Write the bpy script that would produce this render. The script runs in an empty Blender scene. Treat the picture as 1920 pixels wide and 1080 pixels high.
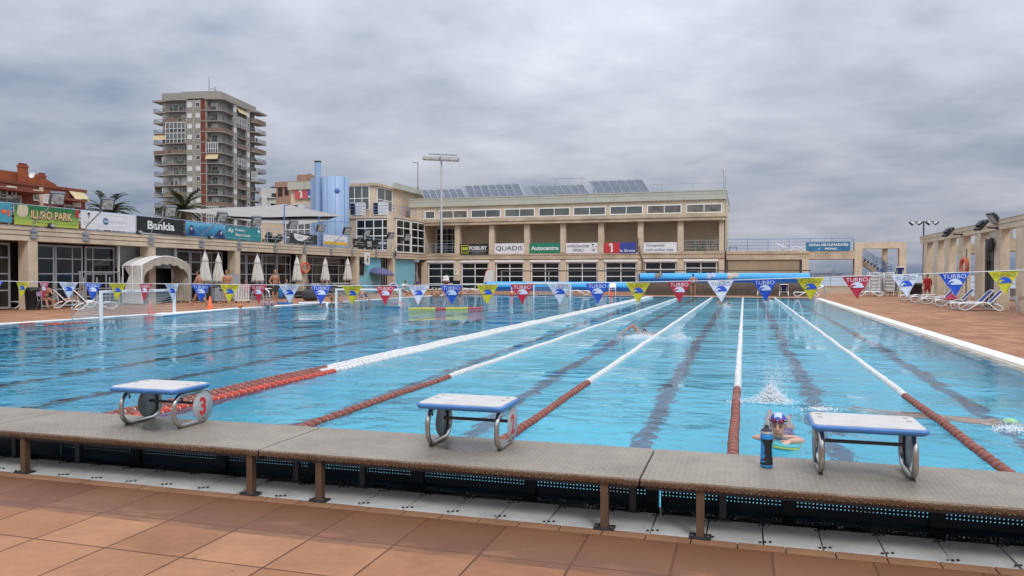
import bpy, bmesh, math, random
import numpy as np
from mathutils import Vector, Matrix
R = math.radians
random.seed(7)
scn = bpy.context.scene
COL = scn.collection

# ------------------------------------------------------------------ camera
FPX = 1440.0
YAW = math.atan(435.5 / 1440)
PITCH = math.atan(24 / 1440.0)
EYE = 1.60
cam_d = bpy.data.cameras.new("camera")
cam = bpy.data.objects.new("camera", cam_d)
COL.objects.link(cam)
cam.location = (0, 0, EYE)
cam.rotation_euler = (R(90) - PITCH, 0, YAW)
cam_d.sensor_width = 36.0
cam_d.lens = 36.0 * FPX / 1920
cam_d.clip_start = 0.05
cam_d.clip_end = 30000
scn.camera = cam

# ------------------------------------------------------------------ sky, sun, exposure
SUN_EL, SUN_AZ = R(46), R(142)          # azimuth measured from +Y towards +X
world = bpy.data.worlds.new("World")
scn.world = world
world.use_nodes = True
wt = world.node_tree
wt.nodes.clear()


def wn(t, **k):
    n = wt.nodes.new(t)
    for a, b in k.items():
        setattr(n, a, b)
    return n


def wmath(op, a, b=None):
    n = wn('ShaderNodeMath', operation=op)
    for i, x in enumerate((a, b)):
        if x is None:
            continue
        if isinstance(x, (int, float)):
            n.inputs[i].default_value = x
        else:
            wt.links.new(x, n.inputs[i])
    return n.outputs[0]


sky = wn('ShaderNodeTexSky', sky_type='NISHITA', sun_disc=False)
sky.sun_elevation = SUN_EL
sky.sun_rotation = SUN_AZ
sky.air_density = 1.0
sky.dust_density = 2.0
tc = wn('ShaderNodeTexCoord')
sep = wn('ShaderNodeSeparateXYZ')
wt.links.new(tc.outputs['Generated'], sep.inputs[0])
zc = wmath('MAXIMUM', sep.outputs['Z'], 0.0)
den = wmath('ADD', zc, 0.20)
px_ = wmath('DIVIDE', sep.outputs['X'], den)
py_ = wmath('DIVIDE', sep.outputs['Y'], den)
cmb = wn('ShaderNodeCombineXYZ')
wt.links.new(px_, cmb.inputs[0])
wt.links.new(py_, cmb.inputs[1])


def wnoise(scale, detail, rough, dist=0.0, off=(0, 0, 0), sc=(1, 1, 1)):
    mp = wn('ShaderNodeMapping')
    mp.inputs['Location'].default_value = off
    mp.inputs['Scale'].default_value = sc
    wt.links.new(cmb.outputs[0], mp.inputs[0])
    n = wn('ShaderNodeTexNoise')
    n.inputs['Scale'].default_value = scale
    n.inputs['Detail'].default_value = detail
    n.inputs['Roughness'].default_value = rough
    n.inputs['Distortion'].default_value = dist
    wt.links.new(mp.outputs[0], n.inputs['Vector'])
    return n.outputs['Fac']


n1 = wnoise(0.52, 4, 0.5, 0.6, (3.1, 1.7, 0), (0.9, 1.0, 1))
n2 = wnoise(1.7, 6, 0.55, 0.3, (0.4, 8.2, 0), (0.9, 1.0, 1))
n3 = wnoise(5.0, 6, 0.55, 0.3, (5.0, 2.2, 0), (0.9, 1.0, 1))
nmix = wmath('ADD', wmath('MULTIPLY', n1, 0.54), wmath('ADD', wmath('MULTIPLY', n2, 0.34), wmath('MULTIPLY', n3, 0.16)))
# darker slate bank low over the sea, brighter overhead as under any cloud cover
el = wn('ShaderNodeMapRange')
el.inputs['From Min'].default_value = 0.0
el.inputs['From Max'].default_value = 0.26
el.inputs['To Min'].default_value = -0.110
el.inputs['To Max'].default_value = 0.060
wt.links.new(zc, el.inputs['Value'])
dens = wmath('ADD', wmath('ADD', wmath('MULTIPLY', nmix, 1.22), -0.11), el.outputs[0])
ramp = wn('ShaderNodeValToRGB')
cr = ramp.color_ramp
cr.elements[0].position = 0.26
cr.elements[0].color = (0.150, 0.198, 0.300, 1)
cr.elements[1].position = 0.76
cr.elements[1].color = (0.66, 0.69, 0.74, 1)
for p, c in ((0.36, (0.21, 0.255, 0.35, 1)), (0.44, (0.30, 0.333, 0.415, 1)), (0.53, (0.40, 0.423, 0.485, 1)), (0.63, (0.50, 0.53, 0.595, 1))):
    e = cr.elements.new(p)
    e.color = c
wt.links.new(dens, ramp.inputs['Fac'])
lift = wmath('MULTIPLY', wmath('ADD', 1.0, wmath('MULTIPLY', wmath('POWER', zc, 1.6), 3.3)), 9.8)
cl = wn('ShaderNodeVectorMath', operation='SCALE')
wt.links.new(ramp.outputs['Color'], cl.inputs[0])
wt.links.new(lift, cl.inputs['Scale'])
mixc = wn('ShaderNodeMixRGB')
mixc.inputs['Fac'].default_value = 0.94
wt.links.new(sky.outputs['Color'], mixc.inputs['Color1'])
wt.links.new(cl.outputs[0], mixc.inputs['Color2'])
bg = wn('ShaderNodeBackground')
bg.inputs['Strength'].default_value = 0.1
wt.links.new(mixc.outputs[0], bg.inputs['Color'])
wo = wn('ShaderNodeOutputWorld')
wt.links.new(bg.outputs[0], wo.inputs['Surface'])

sun_d = bpy.data.lights.new("sun", 'SUN')
sun_d.energy = 1.3
sun_d.angle = R(16)
sun_d.color = (1.0, 0.95, 0.88)
sun = bpy.data.objects.new("sun", sun_d)
COL.objects.link(sun)
sdir = Vector((math.sin(SUN_AZ) * math.cos(SUN_EL), math.cos(SUN_AZ) * math.cos(SUN_EL), math.sin(SUN_EL)))
sun.rotation_euler = sdir.to_track_quat('Z', 'Y').to_euler()
sun.location = sdir * 60

vs = scn.view_settings
vs.view_transform = 'Standard'
vs.look = 'None'
vs.gamma = 1
vs.exposure = 0.12
vs.use_curve_mapping = False

# ------------------------------------------------------------------ measuring helpers: pixel of the 1920x1080 photograph -> point of a known plane
CA, SA, CP, SP = math.cos(YAW), math.sin(YAW), math.cos(PITCH), math.sin(PITCH)


def ray(u, v):
    x, y = (u - 960) / FPX, (540 - v) / FPX
    f = CP + y * SP
    return Vector((x * CA - f * SA, x * SA + f * CA, -SP + y * CP))


def on_z(u, v, z=0.0):
    r = ray(u, v)
    t = (z - EYE) / r.z
    return Vector((r.x * t, r.y * t, z))


def on_y(u, v, y):
    r = ray(u, v)
    t = y / r.y
    return Vector((r.x * t, y, EYE + r.z * t))


def on_x(u, v, x):
    r = ray(u, v)
    t = x / r.x
    return Vector((x, r.y * t, EYE + r.z * t))


def z_at(p, v):
    """height of image row v at the distance of ground point p"""
    d = -p[0] * SA + p[1] * CA
    return EYE + (516 - v) / FPX * d


# ------------------------------------------------------------------ materials
MATS = {}


def mat(name, col, rough=0.6, metal=0.0, var=0.0, vscale=3.0, bump=0.0, bscale=20.0, col2=None, spec=0.5, detail=4.0, coat=0.0, stretch=None, alpha=None):
    if name in MATS:
        return MATS[name]
    m = bpy.data.materials.new(name)
    m.use_nodes = True
    nt = m.node_tree
    b = nt.nodes['Principled BSDF']
    b.inputs['Base Color'].default_value = (*col, 1)
    b.inputs['Roughness'].default_value = rough
    b.inputs['Metallic'].default_value = metal
    b.inputs['Specular IOR Level'].default_value = spec
    if coat:
        b.inputs['Coat Weight'].default_value = coat
    if var or bump or col2:
        t = nt.nodes.new('ShaderNodeTexCoord')
        mp = nt.nodes.new('ShaderNodeMapping')
        if stretch:
            mp.inputs['Scale'].default_value = stretch
        nt.links.new(t.outputs['Object'], mp.inputs[0])
    if var or col2:
        n = nt.nodes.new('ShaderNodeTexNoise')
        n.inputs['Scale'].default_value = vscale
        n.inputs['Detail'].default_value = detail
        n.inputs['Roughness'].default_value = 0.62
        nt.links.new(mp.outputs[0], n.inputs['Vector'])
        r = nt.nodes.new('ShaderNodeValToRGB')
        c2 = col2 if col2 else tuple(max(0, c * (1 - var)) for c in col)
        c1 = tuple(min(1, c * (1 + var * 0.6)) for c in col) if not col2 else col
        r.color_ramp.elements[0].position = 0.3
        r.color_ramp.elements[1].position = 0.7
        r.color_ramp.elements[0].color = (*c2, 1)
        r.color_ramp.elements[1].color = (*c1, 1)
        nt.links.new(n.outputs['Fac'], r.inputs['Fac'])
        nt.links.new(r.outputs['Color'], b.inputs['Base Color'])
    if bump:
        n2_ = nt.nodes.new('ShaderNodeTexNoise')
        n2_.inputs['Scale'].default_value = bscale
        n2_.inputs['Detail'].default_value = 3
        nt.links.new(mp.outputs[0], n2_.inputs['Vector'])
        bp = nt.nodes.new('ShaderNodeBump')
        bp.inputs['Strength'].default_value = bump
        bp.inputs['Distance'].default_value = 0.02
        nt.links.new(n2_.outputs['Fac'], bp.inputs['Height'])
        nt.links.new(bp.outputs['Normal'], b.inputs['Normal'])
    MATS[name] = m
    return m


# ------------------------------------------------------------------ mesh helpers
class MB:
    def __init__(self):
        self.v, self.f, self.m, self.s = [], [], [], []

    def add(self, verts, faces, mi=0, smooth=False):
        o = len(self.v)
        self.v.extend([tuple(p) for p in verts])
        for f in faces:
            self.f.append(tuple(i + o for i in f))
            self.m.append(mi)
            self.s.append(smooth)
        return self

    def box(self, x0, x1, y0, y1, z0, z1, mi=0):
        if x0 > x1: x0, x1 = x1, x0
        if y0 > y1: y0, y1 = y1, y0
        if z0 > z1: z0, z1 = z1, z0
        v = [(x0, y0, z0), (x1, y0, z0), (x1, y1, z0), (x0, y1, z0), (x0, y0, z1), (x1, y0, z1), (x1, y1, z1), (x0, y1, z1)]
        return self.add(v, [(0, 3, 2, 1), (4, 5, 6, 7), (0, 1, 5, 4), (1, 2, 6, 5), (2, 3, 7, 6), (3, 0, 4, 7)], mi)

    def obb(self, M, sx, sy, sz, mi=0):
        v = [M @ Vector((x * sx / 2, y * sy / 2, z * sz / 2)) for z in (-1, 1) for x, y in ((-1, -1), (1, -1), (1, 1), (-1, 1))]
        return self.add(v, [(0, 3, 2, 1), (4, 5, 6, 7), (0, 1, 5, 4), (1, 2, 6, 5), (2, 3, 7, 6), (3, 0, 4, 7)], mi)

    def bar(self, a, b, w, h, mi=0, up=(0, 0, 1)):
        a, b = Vector(a), Vector(b)
        d = b - a
        L = d.length
        y = d.normalized()
        u = Vector(up)
        x = y.cross(u)
        if x.length < 1e-4:
            x = y.cross(Vector((1, 0, 0)))
        x.normalize()
        z = x.cross(y)
        M = Matrix((x, y, z)).transposed().to_4x4()
        M.translation = (a + b) / 2
        return self.obb(M, w, L, h, mi)

    def tube(self, pts, r, n=8, mi=0, closed=False, smooth=True, caps=True):
        pts = [Vector(p) for p in pts]
        k = len(pts)
        rs = r if isinstance(r, (list, tuple)) else [r] * k
        rings, t0, nrm = [], None, None
        for i in range(k):
            if closed:
                t = (pts[(i + 1) % k] - pts[i - 1]).normalized()
            else:
                t = (pts[min(i + 1, k - 1)] - pts[max(i - 1, 0)]).normalized()
            if nrm is None:
                a = Vector((0, 0, 1)) if abs(t.z) < 0.9 else Vector((1, 0, 0))
                nrm = (a - t * a.dot(t)).normalized()
            else:
                nrm = (nrm - t * nrm.dot(t))
                if nrm.length < 1e-5:
                    nrm = t.orthogonal()
                nrm.normalize()
            bi = t.cross(nrm)
            rings.append([pts[i] + (nrm * math.cos(2 * math.pi * j / n) + bi * math.sin(2 * math.pi * j / n)) * rs[i] for j in range(n)])
        v = [p for rg in rings for p in rg]
        f = []
        for i in range(k if closed else k - 1):
            a, b = i * n, ((i + 1) % k) * n
            for j in range(n):
                j2 = (j + 1) % n
                f.append((a + j, a + j2, b + j2, b + j))
        if caps and not closed:
            self.add(v, f, mi, smooth)
            self.add(rings[0], [tuple(reversed(range(n)))], mi)
            self.add(rings[-1], [tuple(range(n))], mi)
            return self
        return self.add(v, f, mi, smooth)

    def lathe(self, prof, n=24, mi=0, M=None, smooth=True, caps=True, mats=None):
        M = M or Matrix()
        v = [M @ Vector((r * math.cos(2 * math.pi * j / n), r * math.sin(2 * math.pi * j / n), z)) for r, z in prof for j in range(n)]
        for i in range(len(prof) - 1):
            f = []
            for j in range(n):
                j2 = (j + 1) % n
                f.append((j, j2, n + j2, n + j))
            self.add(v[i * n:(i + 2) * n], f, mats[i] if mats else mi, smooth) if mats else None
        if not mats:
            f = []
            for i in range(len(prof) - 1):
                for j in range(n):
                    j2 = (j + 1) % n
                    f.append((i * n + j, i * n + j2, (i + 1) * n + j2, (i + 1) * n + j))
            self.add(v, f, mi, smooth)
        if caps:
            if prof[0][0] > 1e-4:
                self.add(v[:n], [tuple(reversed(range(n)))], mats[0] if mats else mi)
            if prof[-1][0] > 1e-4:
                self.add(v[-n:], [tuple(range(n))], mats[-1] if mats else mi)
        return self

    def prism(self, poly, z0, z1, M=None, mi=0, side=None):
        """poly in local xy (counter-clockwise), extruded along local z"""
        M = M or Matrix()
        n = len(poly)
        v = [M @ Vector((x, y, z0)) for x, y in poly] + [M @ Vector((x, y, z1)) for x, y in poly]
        self.add(v, [tuple(reversed(range(n))), tuple(range(n, 2 * n))], mi)
        return self.add(v, [(i, (i + 1) % n, n + (i + 1) % n, n + i) for i in range(n)], mi if side is None else side)

    def ell(self, c, r, n=12, mi=0, M=None):
        c = Vector(c)
        m = n // 2
        rr = Vector(r) if not isinstance(r, (int, float)) else Vector((r, r, r))
        v, f = [], []
        for i in range(m + 1):
            th = math.pi * i / m
            for j in range(n):
                ph = 2 * math.pi * j / n
                p = Vector((math.sin(th) * math.cos(ph) * rr.x, math.sin(th) * math.sin(ph) * rr.y, math.cos(th) * rr.z))
                v.append((M @ p if M else p) + c)
        for i in range(m):
            for j in range(n):
                j2 = (j + 1) % n
                if i == 0:
                    f.append((j, n + j, n + j2))
                elif i == m - 1:
                    f.append((i * n + j, (i + 1) * n + j, i * n + j2))
                else:
                    f.append((i * n + j, (i + 1) * n + j, (i + 1) * n + j2, i * n + j2))
        return self.add(v, f, mi, True)

    def text(self, s, o, ux, uz, w=None, h=None, mi=0, lift=0.004, bold=0.0, align='C', shear=0.0, squeeze=True):
        """lettering s centred on point o, running along ux, rising along uz; fitted to w x h"""
        ux, uz = Vector(ux).normalized(), Vector(uz).normalized()
        nn = ux.cross(uz)
        cu = bpy.data.curves.new('lettering', 'FONT')
        cu.body = s
        cu.align_x = 'CENTER'
        cu.resolution_u = 3
        cu.offset = bold
        cu.shear = shear
        cu.space_line = 0.95
        ob = bpy.data.objects.new('lettering', cu)
        me = bpy.data.meshes.new_from_object(ob)
        P = [p.co.copy() for p in me.vertices]
        F = [tuple(p.vertices) for p in me.polygons]
        bpy.data.meshes.remove(me)
        bpy.data.objects.remove(ob)
        bpy.data.curves.remove(cu)
        if not P:
            return self
        x0, x1 = min(p.x for p in P), max(p.x for p in P)
        y0, y1 = min(p.y for p in P), max(p.y for p in P)
        sx = w / (x1 - x0) if w else None
        sy = h / (y1 - y0) if h else None
        if sx is None: sx = sy
        if sy is None: sy = sx
        o = Vector(o)
        V = [o + ux * ((p.x - (x0 + x1) / 2) * sx) + uz * ((p.y - (y0 + y1) / 2) * sy) + nn * lift for p in P]
        return self.add(V, F, mi)

    def build(self, name, mats, parent=None, world=False, loc=None):
        if not isinstance(mats, (list, tuple)):
            mats = [mats]
        me = bpy.data.meshes.new(name)
        V = self.v
        if world and parent is not None:
            o = Vector(parent.location)
            V = [(p[0] - o.x, p[1] - o.y, p[2] - o.z) for p in V]
        elif loc is not None:
            V = [(p[0] - loc[0], p[1] - loc[1], p[2] - loc[2]) for p in V]
        me.from_pydata(V, [], self.f)
        for m in mats:
            me.materials.append(m)
        me.polygons.foreach_set('material_index', self.m)
        me.polygons.foreach_set('use_smooth', self.s)
        me.update()
        ob = bpy.data.objects.new(name, me)
        COL.objects.link(ob)
        if parent is not None:
            ob.parent = parent
        elif loc is not None:
            ob.location = loc
        return ob


def thing(name, label, cat, loc=(0, 0, 0), rz=0.0, group=None):
    o = bpy.data.objects.new(name, None)
    COL.objects.link(o)
    o.empty_display_size = 0.2
    o.location = loc
    o.rotation_euler = (0, 0, rz)
    o['label'] = label
    o['category'] = cat
    if group:
        o['group'] = group
    return o


def tag(o, label, cat, group=None, kind=None):
    o['label'] = label
    o['category'] = cat
    if group:
        o['group'] = group
    if kind:
        o['kind'] = kind
    return o


def struct(o, label=None, cat=None):
    o['kind'] = 'structure'
    if label:
        o['label'] = label
        o['category'] = cat
    return o


def kids(o):
    return [c for c in COL.objects if c.parent == o]


def dup(root, loc, rz, label, group=None, tree=None):
    r = root.copy()
    COL.objects.link(r)
    r.location = loc
    r.rotation_euler = (0, 0, rz)
    r['label'] = label
    if group:
        r['group'] = group
    for ch, gs in (tree or tree_of(root)):
        c = ch.copy()
        COL.objects.link(c)
        c.parent = r
        for g in gs:
            d = g.copy()
            COL.objects.link(d)
            d.parent = c
    return r


def tree_of(root):
    return [(c, list(c.children)) for c in root.children]


def TR(x, y, z, rz=0.0, rx=0.0, ry=0.0):
    return Matrix.Translation((x, y, z)) @ Matrix.Rotation(rz, 4, 'Z') @ Matrix.Rotation(ry, 4, 'Y') @ Matrix.Rotation(rx, 4, 'X')


ORD = ['topmost', 'second', 'third', 'fourth', 'fifth', 'sixth', 'seventh', 'eighth', 'ninth', 'tenth', 'eleventh', 'twelfth', 'thirteenth', 'fourteenth']

# shared palette
M_STUCCO = mat('sand_stucco', (0.61, 0.495, 0.36), 0.85, var=0.22, vscale=0.9, bump=0.15, bscale=30, detail=6)
M_STUCCO_D = mat('weathered_stucco', (0.52, 0.415, 0.295), 0.85, var=0.35, vscale=0.7, bump=0.15, bscale=30, detail=7, stretch=(1, 1, 2.5))
M_WALL = mat('cream_wall', (0.61, 0.49, 0.355), 0.85, var=0.15, vscale=0.5, detail=6)
M_GREENFASCIA = mat('pale_green_fascia', (0.45, 0.455, 0.38), 0.6, var=0.12, vscale=0.8)
M_WHITE = mat('white_paint', (0.78, 0.78, 0.76), 0.45, var=0.06, vscale=2)
M_WPLASTIC = mat('white_plastic', (0.80, 0.80, 0.79), 0.35, var=0.05, vscale=6)
M_GREYMETAL = mat('grey_metal', (0.32, 0.33, 0.35), 0.45, metal=0.3, var=0.12)
M_BLUEMETAL = mat('blue_rail_paint', (0.09, 0.19, 0.50), 0.4, var=0.1)
M_RAIL = mat('pale_blue_rail', (0.30, 0.38, 0.50), 0.4, var=0.1)
M_STEEL = mat('stainless_steel', (0.46, 0.45, 0.43), 0.27, metal=1.0, var=0.30, vscale=7, bump=0.05, bscale=60)
M_CHROME = mat('polished_steel', (0.75, 0.76, 0.78), 0.14, metal=1.0)
M_BLACK = mat('black_plastic', (0.012, 0.012, 0.014), 0.45, var=0.2)
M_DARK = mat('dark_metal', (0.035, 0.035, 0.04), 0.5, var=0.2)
M_GLASS = mat('dark_window_glass', (0.012, 0.014, 0.015), 0.07, var=0.5, vscale=0.7, spec=0.6)
M_GLASS2 = mat('grey_window_glass', (0.13, 0.14, 0.135), 0.12, var=0.35, vscale=0.5, spec=0.6)
M_BLUE = mat('block_blue', (0.055, 0.185, 0.46), 0.42, var=0.15, vscale=5)
M_RED = mat('signal_red', (0.52, 0.025, 0.03), 0.5, var=0.1)
M_ORANGE = mat('signal_orange', (0.80, 0.13, 0.04), 0.5, var=0.08)
M_NAVY = mat('navy_fabric', (0.020, 0.035, 0.17), 0.75, var=0.15, bump=0.1, bscale=300)
M_POOLCOVER = mat('blue_cover_foil', (0.05, 0.36, 0.74), 0.35, var=0.14, vscale=1.5, bump=0.2, bscale=5)
M_SKIN = mat('tanned_skin', (0.40, 0.185, 0.105), 0.5, var=0.12, vscale=6)
M_SKIN2 = mat('pale_skin', (0.56, 0.31, 0.215), 0.5, var=0.10, vscale=8)
M_HAIR = mat('dark_hair', (0.012, 0.009, 0.008), 0.55, var=0.3, vscale=40)
M_HAIR2 = mat('grey_blond_hair', (0.33, 0.26, 0.18), 0.65, var=0.3, vscale=40)
M_TOWEL = mat('white_towel', (0.75, 0.73, 0.72), 0.9, var=0.08, bump=0.4, bscale=120)
# ------------------------------------------------------------------ node helper for bespoke materials
def node_mat(name):
    m = bpy.data.materials.new(name)
    m.use_nodes = True
    nt = m.node_tree
    b = nt.nodes['Principled BSDF']

    def N(t, **k):
        n = nt.nodes.new(t)
        for a, c in k.items():
            setattr(n, a, c)
        return n

    def S(x, sock):
        if isinstance(x, (int, float)):
            sock.default_value = x
        elif isinstance(x, tuple):
            sock.default_value = x
        else:
            nt.links.new(x, sock)

    def MA(op, a, c=None, d=None):
        n = N('ShaderNodeMath', operation=op)
        for i, x in enumerate((a, c, d)):
            if x is not None:
                S(x, n.inputs[i])
        return n.outputs[0]

    def NO(vec, scale, detail=4, rough=0.6, dist=0.0):
        n = N('ShaderNodeTexNoise')
        n.inputs['Scale'].default_value = scale
        n.inputs['Detail'].default_value = detail
        n.inputs['Roughness'].default_value = rough
        n.inputs['Distortion'].default_value = dist
        S(vec, n.inputs['Vector'])
        return n.outputs['Fac']

    def RM(val, stops):
        n = N('ShaderNodeValToRGB')
        e = n.color_ramp.elements
        e[0].position, e[0].color = stops[0][0], (*stops[0][1], 1)
        e[1].position, e[1].color = stops[-1][0], (*stops[-1][1], 1)
        for p, c in stops[1:-1]:
            x = e.new(p)
            x.color = (*c, 1)
        S(val, n.inputs['Fac'])
        return n.outputs['Color']

    def MX(fac, a, c, mode='MIX'):
        n = N('ShaderNodeMixRGB', blend_type=mode)
        S(fac, n.inputs['Fac'])
        for i, x in ((1, a), (2, c)):
            if isinstance(x, tuple):
                n.inputs[i].default_value = (*x, 1)
            else:
                S(x, n.inputs[i])
        return n.outputs[0]

    def BU(h, strength, dist, normal=None):
        n = N('ShaderNodeBump')
        n.inputs['Strength'].default_value = strength
        n.inputs['Distance'].default_value = dist
        S(h, n.inputs['Height'])
        if normal is not None:
            S(normal, n.inputs['Normal'])
        return n.outputs['Normal']

    def MP(vec, loc=(0, 0, 0), sc=(1, 1, 1), rot=(0, 0, 0)):
        n = N('ShaderNodeMapping')
        n.inputs['Location'].default_value = loc
        n.inputs['Scale'].default_value = sc
        n.inputs['Rotation'].default_value = rot
        S(vec, n.inputs[0])
        return n.outputs[0]
    tc = N('ShaderNodeTexCoord')
    return m, nt, b, N, S, MA, NO, RM, MX, BU, MP, tc.outputs['Object']


# ------------------------------------------------------------------ terracotta deck
def deck_material():
    m, nt, b, N, S, MA, NO, RM, MX, BU, MP, oc = node_mat('terracotta_deck_tiles')
    br = N('ShaderNodeTexBrick', offset=0.0, squash=1.0)
    br.inputs['Scale'].default_value = 1.0
    br.inputs['Brick Width'].default_value = 0.535
    br.inputs['Row Height'].default_value = 0.53
    br.inputs['Mortar Size'].default_value = 0.0075
    br.inputs['Mortar Smooth'].default_value = 0.3
    br.inputs['Color1'].default_value = (0.42, 0.215, 0.106, 1)
    br.inputs['Color2'].default_value = (0.27, 0.120, 0.055, 1)
    br.inputs['Mortar'].default_value = (0.065, 0.026, 0.014, 1)
    S(MP(oc, loc=(4.12 + 0.535 * 400, -4.66 + 0.53 * 400, 0)), br.inputs['Vector'])
    g1 = NO(oc, 1.1, 6, 0.65)
    g2 = NO(oc, 55, 3, 0.7)
    g3 = NO(MP(oc, sc=(1, 2.2, 1)), 2.6, 5, 0.7, 0.6)
    col = MX(MA('MULTIPLY', g2, 0.35), br.outputs['Color'], (0.25, 0.108, 0.05), 'MIX')
    g4 = NO(oc, 13, 5, 0.75)
    col = MX(1.0, col, RM(g4, [(0.3, (0.90, 0.895, 0.89)), (0.7, (1.05, 1.05, 1.05))]), 'MULTIPLY')
    col = MX(MA('MULTIPLY', MA('GREATER_THAN', NO(oc, 9, 2, 0.4), 0.745), 0.7), col, (0.06, 0.03, 0.02))
    stain = RM(g1, [(0.36, (0.70, 0.66, 0.64)), (0.6, (1.08, 1.06, 1.04))])
    col = MX(0.8, col, stain, 'MULTIPLY')
    # the row against the starting platform stays wet: dark soaked stains with ragged outlines
    sp = N('ShaderNodeSeparateXYZ')
    S(oc, sp.inputs[0])
    yy = sp.outputs['Y']
    band = MA('MULTIPLY', MA('GREATER_THAN', yy, 4.05), MA('LESS_THAN', yy, 4.8))
    wet = MA('MULTIPLY', band, MA('MINIMUM', MA('MAXIMUM', MA('MULTIPLY', MA('SUBTRACT', MA('ADD', MA('MULTIPLY', g3, 0.75), MA('MULTIPLY', MA('SUBTRACT', yy, 4.1), 0.45)), 0.19), 4.5), 0.0), 1.0))
    far = MA('MULTIPLY', MA('MINIMUM', MA('MAXIMUM', MA('MULTIPLY', MA('SUBTRACT', NO(MP(oc, sc=(0.35, 1, 1)), 0.55, 5, 0.6), 0.55), 6), 0), 1), MA('GREATER_THAN', yy, 4.8))
    wet2 = MA('MAXIMUM', wet, MA('MULTIPLY', far, 0.2))
    col = MX(MA('MULTIPLY', wet2, 0.72), col, (0.115, 0.044, 0.020))
    S(col, b.inputs['Base Color'])
    S(MA('SUBTRACT', 0.86, MA('MULTIPLY', wet2, 0.34)), b.inputs['Roughness'])
    h = MA('ADD', MA('MULTIPLY', br.outputs['Fac'], -1.0), MA('MULTIPLY', g2, 0.18))
    S(BU(h, 0.55, 0.004), b.inputs['Normal'])
    return m


PX0, PX1, PY0 = -23.4, 4.72, 5.2            # pool: left edge, right edge, near edge


def pool_far(x):
    return 57.25 + (4.72 - x) * 0.145


XL, XR, YN = PX0 - 0.38, PX1 + 0.42, 4.78
FL, FR = pool_far(PX0), pool_far(PX1)
mb = MB()
z = 0.0
for q in (((-75, -30), (45, -30), (45, 4.66), (-75, 4.66)),
          ((XR, 4.66), (17.0, 4.66), (17.0, FR + 0.4), (XR, FR + 0.4)),
          ((-75, 4.66), (XL, 4.66), (XL, FL + 0.4), (-75, FL + 0.4)),
          ((-75, FL + 0.4), (XL, FL + 0.4), (XR, FR + 0.4), (17, FR + 0.4), (17, 82), (-75, 82))):
    mb.add([(x, y, z) for x, y in q], [tuple(range(len(q)))])
struct(mb.build('pool_deck', deck_material()), 'terracotta tiled deck around the swimming pool', 'deck')

# small border bricks between deck and overflow
mb = MB()
x = -30.0
rr = random.Random(3)
while x < XR:
    mb.box(x + 0.003, x + 0.265, 4.664, 4.778, -0.03, -0.001 - rr.random() * 0.003, 0)
    x += 0.27
struct(mb.build('border_paving', mat('border_brick', (0.30, 0.155, 0.075), 0.8, col2=(0.20, 0.09, 0.045), vscale=2.5, bump=0.2, bscale=80)), 'row of narrow tan border bricks along the deck edge', 'paving')


# ------------------------------------------------------------------ overflow grating round the pool
def grate_material():
    m, nt, b, N, S, MA, NO, RM, MX, BU, MP, oc = node_mat('white_overflow_grating')
    g = NO(oc, 3.0, 6, 0.7)
    col = RM(g, [(0.3, (0.40, 0.40, 0.38)), (0.62, (0.58, 0.58, 0.56))])
    w = N('ShaderNodeTexWave', wave_type='BANDS', bands_direction='Y')
    w.inputs['Scale'].default_value = 14
    S(oc, w.inputs['Vector'])
    S(col, b.inputs['Base Color'])
    b.inputs['Roughness'].default_value = 0.5
    S(BU(w.outputs['Fac'], 0.35, 0.004), b.inputs['Normal'])
    return m


mb = MB()
x = -24.0
while x < XR - 0.1:
    dz = rr.uniform(-0.006, 0.004)
    M = TR(x + 0.165, 4.99, -0.016 + dz, rr.uniform(-0.01, 0.01), rr.uniform(-0.012, 0.012), rr.uniform(-0.012, 0.012))
    mb.obb(M, 0.326, 0.415, 0.02, 0)
    for yy in (4.83, 5.15):
        for dx in (-0.028, 0.0, 0.03):
            mb.box(x + dx, x + dx + 0.014, yy + dx * 0.4, yy + dx * 0.4 + 0.016, -0.004 + dz, 0.0015 + dz, 1)
    x += 0.335
mb.add([(PX1 + 0.02, 5.2, -0.005), (XR, 5.2, -0.005), (XR, FR, -0.005), (PX1 + 0.02, FR, -0.005)], [(0, 1, 2, 3)], 2)
mb.add([(PX1 - 0.2, 5.2, -0.075), (PX1 + 0.02, 5.2, -0.012), (PX1 + 0.02, FR, -0.012), (PX1 - 0.2, FR, -0.075)], [(0, 1, 2, 3)], 3)
mb.add([(XL, 5.2, -0.002), (PX0 + 0.02, 5.2, -0.012), (PX0 + 0.02, FL, -0.012), (XL, FL, -0.002)], [(0, 1, 2, 3)], 2)
mb.add([(PX0 + 0.02, 5.2, -0.012), (PX0 + 0.02, 5.2, -0.25), (PX0 + 0.02, FL, -0.25), (PX0 + 0.02, FL, -0.012)], [(0, 1, 2, 3)], 2)
mb.add([(XL, FL, -0.004), (XR, FR, -0.004), (XR, FR + 0.4, -0.002), (XL, FL + 0.4, -0.002)], [(0, 1, 2, 3)], 2)
struct(mb.build('overflow_channel', [grate_material(), M_BLACK, mat('white_coping', (0.72, 0.72, 0.70), 0.5, var=0.12, vscale=1.5), mat('beige_edge_tile', (0.50, 0.44, 0.34), 0.4, var=0.2, vscale=2)]), 'white overflow channel round the pool', 'pool edge')


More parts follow.
